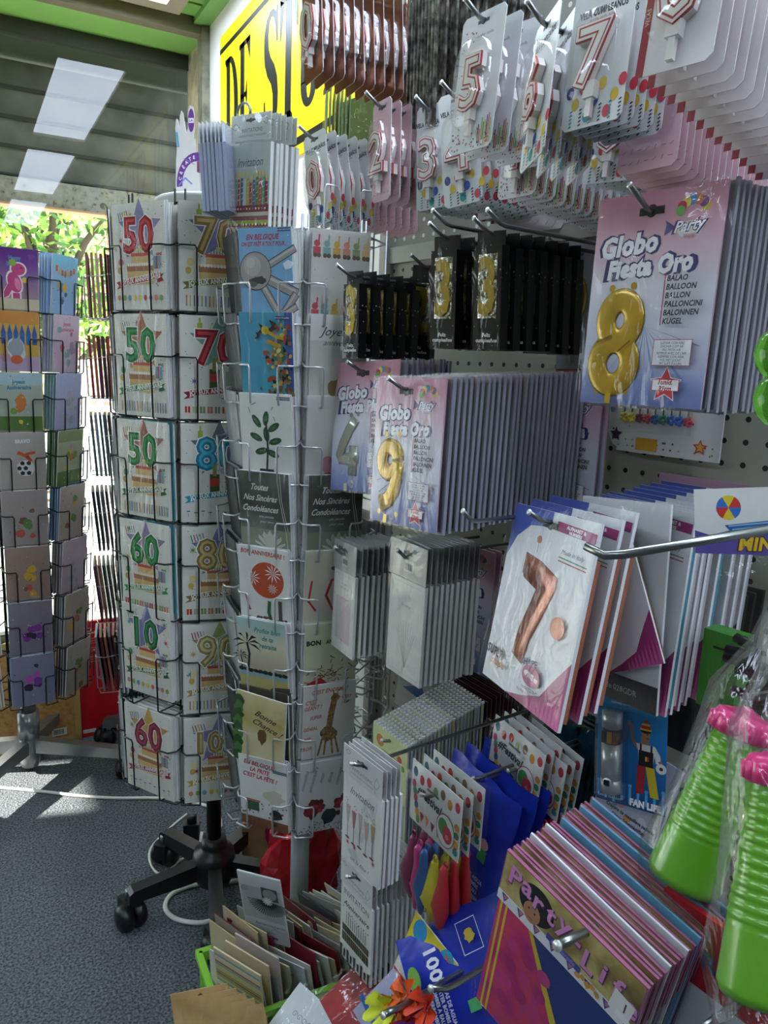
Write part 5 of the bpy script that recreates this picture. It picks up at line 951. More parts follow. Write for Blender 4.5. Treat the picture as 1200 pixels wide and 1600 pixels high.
mb.disk(.0, -.01, .017, C('#8a6a3c', .3, .4), 24); mb.rect(0, -h / 2 + .018, w, .036, C('#2a2a2e')); mb.text('code 028GDR', .01, -h / 2 + .018, .011, C('#b9b9bc')); mb.text('Shape', .0, -h / 2 + .068, .017, C('#22222a'), bold=.0008); mb.text('40"/102 cm', .0, -h / 2 + .050, .0125, C('#3a3a42'))
t = bagged('foil_number_pack', w, h, mb); tag(t, 'white pack reading Shape 40"/102 cm behind the rose gold 7', 'foil balloon pack'); t.matrix_basis = pose(at(965, 938, 0, .755), -88, -3, -5)
t = foil_pack(False, edge='#7a5c3c'); tag(t, 'tilted white and magenta foil pack just behind the rose gold 7 group', 'foil balloon pack'); t.matrix_basis = pose(at(936, 930, 0, .735), -84, -4, -28) @ Matrix.Scale(.72, 4)
tag(fpb, 'white foil pack with teal balloon edge in the row right of the Shape pack', 'foil balloon pack', 'white and magenta foil packs'); MF = pose(at(985, 935, 0, .79), -96, -5, -2) @ Matrix.Scale(.93, 4); fpb.matrix_basis = MF
fpc = foil_pack(False, edge='#b9b4b8'); tag(fpc, 'pale-edged white and magenta foil pack, first right of the Shape pack', 'foil balloon pack', 'pale white and magenta foil packs'); fpc.matrix_basis = Matrix.Translation(HD * .012) @ MF
for k in range(1, 7): clone(fpb if k == 3 else fpc, Matrix.Translation(HD * .0245 * k + UP * .002 * k) @ MF @ Matrix.Rotation(random.uniform(-.05, .05), 4, 'Z'), 'white and magenta foil pack seen edge-on in the row right of the Shape pack', 'foil balloon pack', 'white and magenta foil packs')
hook(MT @ Vector((0, -.01, .125)), .40); hook(at(740, 815, 0, .60), .34, tip=.02)
# long hook crossing in front at the right
mb = MB(); a, b_ = at(945, 868, 0, .42), at(1290, 812, 0, .60); mb.tube([at(915, 853, 0, .415), a, at(975, 866, 0, .425), b_, b_ + HD * .45], .0036, HKM, 8); mb.build('display_hook', gond)
# ---- clear bags of plain cards
def header_pack(w, h, price=False, art='flower'):
    t = thing('card_pack'); hh = h * .27; mb = MB(); cz = -hh / 2; ch = h - hh; mb.box(-w / 2 + .003, w / 2 - .003, 0, .006, -h / 2, h / 2 - hh, C('#cfcfc8', .45)); mb.rect(0, cz, w * .84, ch * .92, C('#b9bab2')); mb.rect(0, cz, w * .83, ch * .91, C('#d2d2ca', .5))
    if art == 'flower':
        for k in range(9): a = .4 + k * .3; mb.line([(.005, -h * .42), (.005 + .02 * math.cos(a), -h * .25 + .012 * math.sin(a)), (.004 + .028 * math.cos(a), -h * .2 + .03 * math.sin(a))], .0007, C('#8f8c84'))
        mb.text('Sincères', 0, .01, .009, C('#9a9a94'), shear=.4)
    else:
        mb.rect(0, -h * .2, w * .66, h * .40, mottle('misty pink and green print', ['#a3b5ac', '#c2b4b8', '#c4b0b6', '#a8b8b0'], 16, .5)); mb.text('Sincères', 0, .028, .008, C('#8a8c88'), shear=.4); mb.text('Félicitations', 0, .020, .007, C('#8a8c88'), shear=.4)
    mb.build('cards', t); hd = MB(); z = h / 2 - hh / 2; hd.box(-w / 2, w / 2, -.002, -.0012, z - hh / 2 + .002, h / 2, C('#a9a9a4', .3)); hd.y = -.0022; hd.rect(0, z + hh * .22, .026, .006, C('#2a2b2d')); hd.disk(0, z + hh * .22, .006, C('#2a2b2d'), 12)
    hd.rect(.004, z - hh * .12, .028, .020, C('#c9c9c4'))
    for k in range(11): hd.rect(-.007 + k * .0022, z - hh * .13, .0009 + (k % 3) * .0004, .011, BLACK)
    if price: hd.text('2.45€', -.026, z + hh * .26, .012, BLACK, bold=.0003, shear=.3)
    hd.build('header_card', t); MB().sheet(-w / 2 - .003, w / 2 + .003, -h / 2 - .003, h / 2 + .002, -.005, BAG, 6, 10, .0045).build('sleeve', t); return t
cp1 = header_pack(.11, .225, True, 'mist'); MC1 = pose(at(537, 934, 0, .60), -92, -2, -2) @ Matrix.Scale(.93, 4)
stack(cp1, MC1, 9, HD * .0125, 'clear bag of misty pink and green cards with 2.45€ written on its header', 'card pack', 'clear bag of cards behind the one marked 2.45€', 'clear card bags behind the priced one', jit=1.2); hook(MC1 @ Vector((0, -.004, .088)), .40, tip=.02)
cp2 = header_pack(.112, .238); MC2 = pose(at(634, 955, 0, .640), -87, -1, 0)
stack(cp2, MC2, 11, HD * .0115, 'clear bag of cream cards with a thin flower drawing, right of the priced one', 'card pack', 'clear bag of cream cards in the row behind the flower drawing', 'clear bags of cream cards', jit=1.2); hook(MC2 @ Vector((0, -.004, .093)), .36, tip=.02)
t = clone(cp1, pose(at(535, 885, 0, .71), -88, 0, 0)); stack(t, t.matrix_basis.copy(), 9, HD * .010, 'pale clear card bag farther back, left of the one marked 2.45€', 'card pack', 'clear card bag with its top showing behind the priced row', 'clear card bags at the back left', jit=2)
# ---- white invitation packs, one above the other
def inv_pack(kind):
    w, h = .098, .205; t = thing('invitation_pack'); hh = .052; mb = MB(); cz = -hh / 2; ch = h - hh; mb.box(-w / 2, w / 2, 0, .005, -h / 2, h / 2 - hh, C('#dededb', .4)); q = random.Random(3); k_ = C('#2a2a2c')
    if kind == 'glasses':
        mb.text('Invitation', 0, .030, .019, C('#6a6a66'), shear=.45, sx=.85); mb.text('on la fête !', 0, -.090, .011, C('#6a6a66'), shear=.4)
        for k in range(5):
            x = -.034 + k * .016; z = -.018 - (k % 2) * .004; c = C(['#b8a8a4', '#b0707c', '#c0b4b0', '#b89c98', '#a89470'][k]); mb.poly([(x - .006, z + .018), (x + .006, z + .018), (x + .002, z - .012), (x - .002, z - .012)], c); mb.rect(x, z - .026, .0012, .028, C('#6a5450')); mb.disk(x, z - .041, .006, C('#6a4448'), 10, 1, .35)
            for j in range(5): mb.disk(x + q.uniform(-.006, .006), z + .018 + q.uniform(0, .012), .001, C('#8a6a64'), 5)
        for x in (-.032, -.014, .034): mb.star(x, -.066, .006, C('#a8505c'), 8, .3)
    else:
        mb.text('INVITATION', 0, .036, .0165, k_, sx=.86); mb.text('Anniversaire', 0, .014, .0155, C('#4a4438'), shear=.45, bold=.0003)
        for k in range(10): x = -.030 + k * .0068; mb.rect(x, -.018, .0016, .02, k_); mb.disk(x, -.004, .0014, k_, 6, .7, 1.5)
        for r_, (z, hh_) in enumerate(((-.038, .014), (-.056, .018))): mb.rect(0, z, .084, hh_, C('#26262a')); [mb.rect(-.039 + k * .0062, z, .0018, hh_ * .9, C('#8c8458')) for k in range(13)]
        for k in range(9): mb.rect(-.044 + k * .011, -.090, .0055, .026 - (k % 2) * .01, k_)
        for k in range(8): mb.star(q.uniform(-.04, .04), q.uniform(-.006, .006), .002, k_)
    mb.build('cards', t); hd = MB(); z = h / 2 - hh / 2; hd.box(-w / 2, w / 2, -.002, -.0012, z - hh / 2 + .002, h / 2, C('#d2d2d0', .35)); hd.y = -.0022; hd.rect(0, z + .012, .026, .005, C('#3a3c40')); hd.disk(0, z + .012, .005, C('#3a3c40'), 10); hd.text('INVITATIONS', 0, z - .006, .0085, C('#7a7a7c')); hd.text('6 cartes doubles et enveloppes', 0, z - .014, .0045, C('#7a7a7c'))
    hd.line([(-.042, .093), (-.036, .088), (-.03, .093), (-.036, .097), (-.042, .093)], .0005, BLACK); hd.line([(.03, .07), (.036, .085), (.043, .075), (.036, .065), (.03, .07), (.034, .056)], .0005, BLACK); hd.build('header_card', t)
    MB().sheet(-w / 2 - .003, w / 2 + .003, -h / 2 - .003, h / 2 + .002, -.005, BAG, 5, 9, .0022).build('sleeve', t); return t
ip1 = inv_pack('glasses'); M, w = place((546, 1138), (602, 1183), .605, .24); M = M @ Matrix.Scale(w / .098, 4)
M = pose(M.translation, -80, 2, 3) @ Matrix.Scale(.96, 4); stack(ip1, M, 5, HD * .008, 'white invitation pack with five champagne glasses, upper of the two', 'invitation pack', 'white invitation pack behind the champagne glasses', 'champagne glass invitations', jit=.8); hook(M @ Vector((0, -.003, .088)), .42, tip=.018, up_=.008)
ip2 = inv_pack('cake'); M = pose(at(556, 1438, 0, .545), -83, 1, 1) @ Matrix.Scale(.98, 4); stack(ip2, M, 14, HD * .0105, 'white invitation pack with a black striped cake, lower of the two', 'invitation pack', 'white card pack in the row behind the striped cake invitation', 'striped cake invitations', jit=1.5); hook(M @ Vector((0, -.003, .088)), .40, tip=.018, up_=.008)
# ---- spiral-edged cards and maroon cards higher up
def flatcard(name, w, h, face, edge, t_=.002, art=None, loops=False):
    mb = MB(); mb.box(-w / 2, w / 2, 0, t_, -h / 2, h / 2, C(edge, .35)); mb.poly([(-w / 2, -h / 2), (w / 2, -h / 2), (w / 2, h / 2), (-w / 2, h / 2)], C(face, .35))
    if loops:
        for k in range(12): mb.box(-w / 2 + .004 + k * w * .085, -w / 2 + .007 + k * w * .085, -.001, t_ + .001, h / 2 - .001, h / 2 + .003, WHITE)
    if art: art(mb)
    return mb.build(name)
def sart(mb):
    mb.disk(-.03, .085, .012, C('#b87a3a')); mb.disk(.03, .075, .007, C('#c8503a')); mb.disk(.04, .062, .006, C('#7aa03a')); [mb.rect(.0, .07 - k * .008, .05, .0018, C('#8a8c60')) for k in range(4)]
    mb.rect(0, .02, .1, .06, C('#c9d0a0')); mb.rect(0, -.06, .1, .10, C('#9aa8a0')); mb.disk(.01, -.08, .01, C('#7a5a8a'))
M = pose(at(607, 1232, 0, .645), -83, 3, 3); o = flatcard('mini_card_pack', .106, .225, '#c9cc96', '#c4c4b4', .004, sart, True)
tag(o, 'yellow green spiral-topped card pack beside the champagne invitations', 'card pack', 'spiral-topped card packs'); o.matrix_basis = M
alts = [o] + [flatcard('mini_card_pack', .106, .225, f, e, .003, None, True) for f, e in (('#c8d4dc', '#b4c0c4'), ('#d0d0c0', '#bcbcae'), ('#b8c0b0', '#a0a898'))]
for k in range(1, 21):
    p = alts[(k * 7) % 4] if k > 3 else alts[k]; Mk = Matrix.Translation(HD * .0088 * k + UP * .002 * k) @ M @ Matrix.Rotation(random.uniform(-.03, .03), 4, 'Z')
    if 'label' not in p: p.matrix_basis = Mk; tag(p, 'spiral-topped card pack in the row behind the yellow green one', 'card pack', 'spiral-topped card packs')
    else: clone(p, Mk, 'spiral-topped card pack in the row behind the yellow green one', 'card pack', 'spiral-topped card packs')
m0 = flatcard('maroon_card', .102, .175, '#4a1622', '#7c6c6c', .0015); m1 = flatcard('maroon_card', .102, .175, '#3a101a', '#2c1418', .0015)
Mm = Matrix.Translation(HD * .155 + UP * .052) @ M
for k in range(34):
    p = (m0, m1)[k % 2]; Mk = Matrix.Translation(HD * .0056 * k + UP * .0016 * k) @ Mm @ Matrix.Rotation(random.uniform(-.03, .03), 4, 'Z') @ Matrix.Translation((0, 0, .005 if k in (0, 14) else 0))
    if 'label' not in p: p.matrix_basis = Mk; tag(p, 'glossy maroon card in the long row under the foil number packs', 'card', 'maroon cards')
    else: clone(p, Mk, 'glossy maroon card in the long row under the foil number packs', 'card', 'maroon cards')
gs = flatcard('card_pack', .10, .16, '#5a6068', '#6a7078', .003); refill(gs, 13, lambda k: Matrix.Translation(HD * (.10 + .012 * k) + UP * -.075) @ M, 'dark grey card pack below the maroon cards', 'dark packs below the maroon cards', 'card pack')
hook(M @ Vector((0, -.002, .098)), .40, tip=.016, up_=.006)
# ---- festival balloon packs and blue balloon bags
def festival(items=True):
    w, h = .128, .255; t = thing('festival_pack'); mb = MB(); T = h / 2; z0 = T - .105; mb.box(-w / 2, w / 2, 0, .0012, z0, T, C('#d9d9d6', .35)); q = random.Random(9)
    for k in range(7): mb.disk(-w / 2 + .010 + k * .018, T - .018 - (k % 2) * .006, .0075, C(['#2c6a7a', '#b8343c', '#c83a34', '#7aa05a', '#8a6a4a', '#d88a2c', '#c0404a'][k]), 14, .8, 1.15)
    for k in range(6): mb.disk(-w / 2 + .008 + (k // 3) * .012 * 0 + .003 * k, T - .04 - k * .011, .0065, C(['#c83a7a', '#3a8a5a', '#b8343c', '#2a5a8a', '#d8a02c', '#7a9a3a'][k]), 12, .8, 1.15)
    for k in range(7): x = -w / 2 + .028 + k * .0145; mb.poly([(x, z0 + .026 + .004 * (k % 2)), (x + .010, z0 + .024), (x + .004, z0 + .008)], C(['#b5242c', '#d8902c', '#8a1c2c', '#3a8a6a', '#c87a2c', '#8a1c2c', '#b8343c'][k]))
    for k in range(4): mb.disk(w / 2 - .008, T - .05 - k * .014, .006, C(['#d8902c', '#3a8a5a', '#d8a02c', '#2c8a8a'][k]), 10)
    mb.text('#Festival', -.014, T - .046, .021, C('#1e1e20'), bold=.0006, shear=.3, sx=.8, ang=-.06); mb.disk(.030, T - .072, .025, C('#8a2c34'), 26, .9, 1.1); mb.disk(.030, T - .072, .0235, C('#e4e4e0'), 26, .9, 1.1); mb.disk(.024, T - .068, .012, C('#4a9a4a'), 16, 1, 1.2); mb.disk(.035, T - .076, .012, C('#c03a4a'), 16, 1, 1.2); mb.disk(.035, T - .080, .004, C('#d8868c'))
    mb.rect(-.006, T - .030, .03, .004, C('#5a5c5e')); mb.build('header_card', t)
    if items:
        for k, (x, c, tw) in enumerate(((-.034, '#8a1c50', .012), (-.016, '#d83a8a', .007), (.004, '#1f5a9c', .009), (.024, '#c9bc1c', .014), (.05, '#b8242c', .010))):
            b = MB(); zt = z0 - .012 - (k % 2) * .006; n_ = [(x + .0, zt, .004), (x - .004, zt - .012, .007), (x - .002, zt - .04, tw), (x - .006, zt - .075, tw * 1.6), (x - .004, zt - .105 + .012 * (k % 2), tw * .8), (x - .002, zt - .118, .003)]
            b.tube([(a, -.008 - .003 * (k % 3), c_) for a, c_, r_ in n_], [r_ * 1.25 for a, c_, r_ in n_], C(c, .3, coat=.4), 12, .55); b.tube([(x + .004 * math.cos(a), -.010, zt + .003 + .005 * math.sin(a)) for a in [j * .6 for j in range(11)]], .0016, C(c, .3), 6)
            if k == 3: [b.tube([(x - .008 + .005 * math.cos(a), -.018, zt - .09 + .005 * math.sin(a)) for a in [j * 1.05 for j in range(7)]], .0006, BLACK, 5)]
            b.build('balloon', t)
    b = MB(); b.sheet(-w / 2 - .002, w / 2 + .002, -h / 2 - .006, T + .002, -.022, BAG, 7, 11, .006); b.sheet(-w / 2 - .002, w / 2 + .002, -h / 2 - .006, T, .010, BAG, 4, 6, .004); b.build('sleeve', t); return t
f1 = festival(); M = pose(at(674, 1330, 0, .60), -86, 1, 3) @ Matrix.Scale(1.0, 4)
stack(f1, M, 3, HD * .022 + UP * .002, 'clear pack of loose pink, blue and yellow balloons under a festival header card', 'balloon pack', 'festival header pack right behind the front one with loose balloons', 'festival balloon packs', jit=3); hook(M @ Vector((-.006, -.004, .094)), .40, tip=.02, up_=.01)
blue = mottle('royal blue balloon bag print', ['#16247e', '#1c2f9c', '#2238b0'], 8, .25, bump=.6, dist=.01)
def blue_bag(art=True, w=.17, h=.24):
    mb = MB(); q = random.Random(5); nx, nz = 8, 12; th = .016
    for sgn_ in (-1, 1):
        vs = []
        for j in range(nz + 1):
            for k in range(nx + 1):
                u, v = k / nx, j / nz; e = math.sin(math.pi * u) ** .6 * math.sin(math.pi * min(1, v * 1.05)) ** .5 if 0 < k < nx and 0 < j < nz else 0
                vs.append((w * (u - .5) + .004 * math.sin(v * 9), sgn_ * th * e * (1 + q.uniform(-.25, .25)), h * (v - .5) + (.003 * math.sin(u * 14) if j == nz else 0)))
        F_ = [(j * (nx + 1) + k, j * (nx + 1) + k + 1, (j + 1) * (nx + 1) + k + 1, (j + 1) * (nx + 1) + k) for j in range(nz) for k in range(nx)]; mb.add(vs, F_ if sgn_ < 0 else [f[::-1] for f in F_], blue, True)
    mb.y = -th * 1.35
    if art:
        for k, s_ in enumerate(['BOMBAS DE AGUA', 'WATER BOMBS', 'BOMBES A EAU', 'WASSERBOMBEN', 'PALLONCINI']): mb.text(s_, .03, -.035 - k * .011, .010, C('#b8bcd8'), bold=.0004, align='C', sx=.8)
        mb.text('100', -.028, -.045, .036, C('#d8dae8'), bold=.0012); mb.line([(-.07, .06), (-.02, .06), (-.02, .02), (-.07, .02), (-.07, .06)], .0012, C('#c8ccdc')); blob(mb, -.045, .04, .012, C('#b89a2c'), 3); mb.disk(-.02, -.09, .016, C('#6a9a3c'), 16, 1.3, .8)
        mb.disk(.05, .03, .010, C('#d8a8b0')); mb.rect(.05, .01, .018, .022, C('#3a9a5a'))
    return mb
bb = blue_bag().build('water_balloon_bag'); M = pose(at(735, 1308, 0, .70), -84, -4, 8)
stack(bb, M, 4, HD * .034 + UP * .002, 'royal blue bag of water balloons hanging behind the festival packs', 'balloon bag', 'royal blue balloon bag behind the first hanging one', 'hanging royal blue bags', jit=5); hook(M @ Vector((0, -.004, .11)), .33, tip=.02, up_=.01)
t = clone(f1, pose(at(805, 1190, 0, .77), -88, 0, 7) @ Matrix.Translation((0, 0, -.075))); stack(t, t.matrix_basis.copy(), 3, HD * .02, 'festival header pack in the shade between the blue bags and the fan stick card', 'balloon pack', 'festival pack behind the shaded one beside the blue bags', 'shaded festival packs', jit=3)
t = clone(f1, pose((.797, .898, .75), -88, 0, 7) @ Matrix.Translation((0, 0, -.075))); stack(t, t.matrix_basis.copy(), 3, HD * .02, 'shaded festival pack with a yellow balloon, nearest the fan stick card', 'balloon pack', 'festival pack in the dark row nearest the fan stick card', 'dark festival packs', jit=3); hook(at(800, 1205, 0, .76), .28, tip=.01, up_=.004)
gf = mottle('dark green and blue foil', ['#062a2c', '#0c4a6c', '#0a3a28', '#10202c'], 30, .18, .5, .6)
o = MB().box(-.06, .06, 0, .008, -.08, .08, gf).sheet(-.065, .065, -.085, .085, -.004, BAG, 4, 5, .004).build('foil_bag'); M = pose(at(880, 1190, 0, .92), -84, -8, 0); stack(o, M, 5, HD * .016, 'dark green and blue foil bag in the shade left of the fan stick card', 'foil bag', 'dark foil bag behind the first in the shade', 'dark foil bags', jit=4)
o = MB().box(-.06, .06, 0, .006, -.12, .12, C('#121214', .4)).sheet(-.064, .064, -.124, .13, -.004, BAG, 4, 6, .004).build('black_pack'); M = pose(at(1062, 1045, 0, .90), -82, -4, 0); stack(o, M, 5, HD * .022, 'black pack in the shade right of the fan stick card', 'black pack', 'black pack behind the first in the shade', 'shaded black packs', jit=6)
# ---- make-up stick card with a fan in red, black and yellow
t = thing('makeup_stick_pack', 'blue card with a silver make-up stick and a football fan', 'make-up pack'); w, h = .106, .185; mb = MB(); bl = ramp('blue fan card print', [(0, '#0c3f78'), (.5, '#1c74b8'), (1, '#2a86c4')], 'Z', -.09, .09, .3); mb.box(-w / 2, w / 2, 0, .0012, -h / 2, h / 2, C('#2a7ab8')); mb.poly([(-w / 2, -h / 2), (w / 2, -h / 2), (w / 2, h / 2), (-w / 2, h / 2)], bl)
mb.text('Fan Face', -.012, .078, .016, C('#1c2450'), bold=.0012, sx=.8); mb.text('Fan Face', -.012, .078, .016, C('#d8dce4'), bold=.0002, sx=.8); mb.text('makeup stick, Belgium', -.008, .068, .0055, C('#d8e4ee'))
for k in range(9): x = -.05 + k * .0125; mb.rect(x, -.075, .004, .02 + .006 * (k % 3), C('#4fa0d8')); mb.disk(x, -.062 + .003 * (k % 3), .003, C('#4fa0d8'), 8)
sk = C('#a8785c'); mb.rect(.021, .018, .012, .014, sk); mb.disk(.022, .026, .0075, sk, 14, .85, 1.1); mb.disk(.022, .034, .0085, C('#1a1a1c'), 14, 1, .6); mb.rect(.022, .039, .014, .004, C('#c8302c')); mb.rect(.022, .043, .012, .003, C('#d8b82c')); mb.rect(.022, .035, .017, .003, C('#d8b82c')); mb.disk(.022, .048, .003, C('#c8302c'), 8)
mb.disk(.0245, .028, .0012, BLACK, 6); mb.rect(.025, .022, .004, .001, C('#6a2c2c'))
mb.line([(.012, .004), (.002, .016), (.000, .036), (-.004, .042)], .005, sk); mb.poly([(.008, .012), (.036, .012), (.044, .000), (.046, -.014), (.038, -.014), (.036, -.002), (.034, -.016), (.012, -.016), (.011, .0)], C('#e2e2e0')); mb.line([(.044, -.010), (.050, -.020)], .005, sk); mb.disk(.046, -.020, .008, C('#e6e6e4')); mb.disk(.046, -.020, .003, C('#2a2a2c'), 6)
mb.rect(.023, -.010, .022, .024, C('#16161a')); mb.rect(.015, .006, .003, .012, C('#16161a')); mb.rect(.031, .006, .003, .012, C('#16161a')); mb.rect(.021, -.010, .003, .007, C('#16161a')); mb.rect(.0235, -.010, .003, .007, C('#d8b82c')); mb.rect(.026, -.010, .003, .007, C('#c8302c'))
mb.poly([(.010, -.022), (.023, -.022), (.021, -.064), (.010, -.068)], C('#a8242c')); mb.poly([(.023, -.022), (.036, -.022), (.044, -.068), (.031, -.068)], C('#d0b828')); mb.text('FAN LIFE', .024, -.083, .014, WHITE, bold=.0010, sx=.8); mb.text('funny fashion', -.032, -.084, .007, C('#b8d0e4'), shear=.3); mb.build('printed_card', t)
s_ = MB(); sil = C('#c4c6c8', .3, .6); X0 = -.026
for z0, z1, c, y0 in ((.032, .056, sil, .0155), (.008, .030, C('#2a2624', .3), .014), (-.050, .007, sil, .0155), (-.070, -.049, C('#b4b6b8', .3, .5), .016)): s_.lathe([(0, z0), (y0, z0), (y0, z1), (0, z1)], c, 24, 'z', (X0, -.010, 0))
s_.rect(0, 0, 0, 0, sil); [s_.box(X0 - .011 + k * .0085, X0 - .004 + k * .0085, -.0255, -.023, .010, .028, C(c, .35)) for k, c in enumerate(('#1a1a1a', '#b88a2c', '#8a4030'))]; s_.lathe([(.0, 0), (.007, 0), (.007, .003), (0, .003)], C('#d8d8d6', .2, .5), 16, 'y', (X0, -.028, -.050)); s_.box(X0 - .004, X0 + .004, -.030, -.027, -.054, -.046, BLACK); s_.build('makeup_stick', t)
b = MB(); b.box(-.046, -.004, -.028, -.0275, -.076, .064, BLISTER).box(-.046, -.0455, -.0275, 0, -.076, .064, BLISTER).box(-.0045, -.004, -.0275, 0, -.076, .064, BLISTER).box(-.046, -.004, -.0275, 0, .0635, .064, BLISTER); b.build('blister', t)
t.matrix_basis = pose(at(986, 1170, 0, .835), -66, -2, -5) @ Matrix.Scale(.97, 4)
mb = MB(); w, h = .11, .22; mb.box(-w / 2, w / 2, 0, .002, -h / 2, h / 2, C('#b8bac6', .4)); q = random.Random(2)
for k in range(22): mb.disk(q.uniform(-.05, .05), q.uniform(-.105, .0), q.uniform(.003, .008), C(q.choice(['#9a8ab4', '#c890a8', '#a8b0c8', '#c89a5a', '#cfcfd8', '#7a9ab0'])), 12)
for k, s_ in enumerate(['Crayons de maquillage pailletés', 'Glitter Schminkstiften', 'Glitter Schminkstifte', 'Barritas de maquillaje brillantes', 'Sticks de maquilhagem brilho', 'Matite luccicanti']): mb.text(s_, .006, -.016 - k * .012, .0095, C('#2c2c3a'), bold=.0003, sx=.66)
mb.line([(-.05, -.052), (-.036, -.052), (-.036, -.038), (-.05, -.038), (-.05, -.052)], .0007, BLACK); mb.text('5+', -.041, -.045, .007, BLACK); o = mb.build('makeup_card'); o.matrix_basis = pose(at(984, 1262, 0, .875), -72, 4, 14); tag(o, 'pale violet glitter make-up card in several languages below the blue fan card', 'make-up pack')
# ---- party banner packs at the bottom right
YR = ramp('rainbow streamer print', [(0, '#5a2c8a'), (.25, '#b82c8a'), (.5, '#c82c6a'), (.75, '#d8a82c'), (.9, '#d8c02c'), (1, '#c82c5a')], 'X', -.10, .10, .3, .1)
def banner_pack(front=True, w=.235, h=.30):
    t = thing('banner_pack'); mb = MB(); T = h / 2; hh = .085; mb.box(-w / 2, w / 2, -.001, .004, T - hh, T, C('#955472', .35)); mb.y = -.0012; mb.poly([(-w / 2 + .002, T - hh), (w / 2 - .002, T - hh), (w / 2 - .002, T - .002), (-w / 2 + .002, T - .002)], mottle('golden grass photo print', ['#5a4c24', '#8f7c40', '#c0b070', '#ddd2a0'], 14, .3))
    mb.rect(0, T - hh + .006, w, .018, C('#dcdce2'))
    for k in range(8): x = -w / 2 + .014 + k * .030; mb.poly([(x - .007, T - hh + .013), (x + .007, T - hh + .013), (x, T - hh - .001)], C('#2a3c8a')); mb.poly([(x - .003, T - hh + .011), (x + .007, T - hh + .013), (x, T - hh + .003)], C('#b8707c'))
    mb.disk(-.052, T - .040, .031, C('#0c0a0a'), 26, 1, .95); mb.disk(-.056, T - .058, .015, C('#a87858'), 18, 1, 1.15); mb.disk(-.062, T - .054, .0018, BLACK, 8); mb.disk(-.051, T - .056, .0018, BLACK, 8); mb.rect(-.057, T - .068, .008, .0015, C('#7a2c34'), -.1); mb.line([(-.105, T - .05), (-.095, T - .028), (-.08, T - .03)], .008, C('#a8785c')); blob(mb, -.098, T - .024, .009, C('#b08468'), 4, 10)
    for k, ch in enumerate('Party-Life'): mb.text(ch, -.092 + k * .0222, T - .030 + .004 * math.sin(k * 1.9) - (.012 if k > 5 else 0), 0.044, C('#5a2c70'), bold=.0016, ang=-.06); mb.text(ch, -.093 + k * .0222, T - .029 + .004 * math.sin(k * 1.9) - (.012 if k > 5 else 0), .044, C('#cf86c0'), bold=.0009, ang=-.06)
    mb.rect(.003, T - .068, .058, .010, C('#4a4a9c'), -.05); mb.text('Banderolle', .003, T - .068, .009, C('#8a7ac8'), shear=.3, bold=.0004)
    mb.rect(.095, T - .058, .030, .034, C('#dcdcda'), -.1); mb.text('1', .100, T - .056, .022, C('#3a3a3c')); mb.rect(.1, T - .072, .02, .01, C('#e6e6e4'), -.1)
    for k in range(5): blob(mb, .03 + k * .008, T - .078 + (k % 2) * .004, .005, C('#cf9a2c'), k, 9)
    mb.build('header_card', t)
    b = MB(); zt = T - hh; b.box(-w / 2 + .004, w / 2 - .004, .0, .010, -T, zt, C('#1c3478')); b.y = -.0004; b.poly([(-w / 2 + .004, -T), (-.02, -T), (.035, -.06), (-.05, zt), (-w / 2 + .004, zt)], C('#c9b42a')); b.poly([(-w / 2 + .004, -T), (-.03, -T), (.02, -.062), (-.058, zt), (-w / 2 + .004, zt)], mottle('magenta rose print', ['#8a1c7a', '#b8246c', '#c83a5a', '#a82c8c'], 22, .3))
    for x in (-w / 2 + .010, -w / 2 + .020): b.line([(x, zt), (x + .004, -T)], .004, C('#d0bc2c'))
    for k in range(9): b.star(.04 + (k % 3) * .025, -.03 - (k // 3) * .035, .009, C('#dcdce6')); 
    for k in range(10): b.disk(-.07 + (k % 3) * .028, .01 - (k // 3) * .035, .012, C('#a8246c' if k % 2 else '#c03a7c'), 14)
    b.build('folded_banner', t)
    MB().sheet(-w / 2 - .004, w / 2 + .004, -T, T + .002, -.010, BAG, 8, 10, .006).build('sleeve', t); return t
bp_ = banner_pack(); M, w = place((795, 1326), (1013, 1546), .545, .30 * .8, pitch=4); sc_ = w / .235; M, w = place((795, 1326), (1013, 1546), .545, .30 * sc_, pitch=4); MBN = M @ Matrix.Scale(sc_, 4)
bq = MB(); BMG = C('#955472', .35); bq.box(-.117, .117, 0, .0035, .065, .15, BMG); bq.poly([(-.115, .067), (.115, .067), (.115, .148), (-.115, .148)], mottle('golden grass photo print', [])); bq.box(-.113, .113, .001, .007, -.15, .065, C('#6a5a7a', .4)); bq.rect(.09, .09, .03, .03, C('#d0d0ce')); bq.sheet(-.119, .119, -.15, .151, -.003, BAG, 3, 4, .003); bq = bq.build('banner_pack')
bw_ = MB().box(-.117, .117, 0, .003, -.15, .155, C('#cfcfd4', .4)).build('banner_pack'); bt_ = MB().box(-.110, .117, 0, .003, -.15, .158, C('#4f88a8', .4)).build('banner_pack')
bt_.data.materials[0] = C('#5a94b0', .35)
used_b = set()
stack(bp_, MBN, 1, HD, 'magenta edged banner pack with a curly-haired partygoer on its header, at the front', 'banner pack', '', 'banner packs')
for k in range(1, 22):
    p = bw_ if k in (5, 9) else bt_ if k in (12, 17, 20) else bq; Mk = Matrix.Translation(HD * .0062 * k + UP * .0008 * k) @ MBN @ Matrix.Rotation(random.uniform(-.02, .02), 4, 'Z')
    lb = {bw_: 'white card sheet tucked among the banner packs', bt_: 'light blue card among the banner packs', bq: 'magenta edged banner pack in the row behind the front one'}[p]
    if 'label' not in p: p.matrix_basis = Mk; tag(p, lb, 'banner pack', 'banner packs' if p is bq else lb)
    else: clone(p, Mk, lb, 'banner pack', 'banner packs' if p is bq else lb)
hk_ = hook(atd(905, 1463, .535), .45, r=.0042, tip=.03, up_=.004)
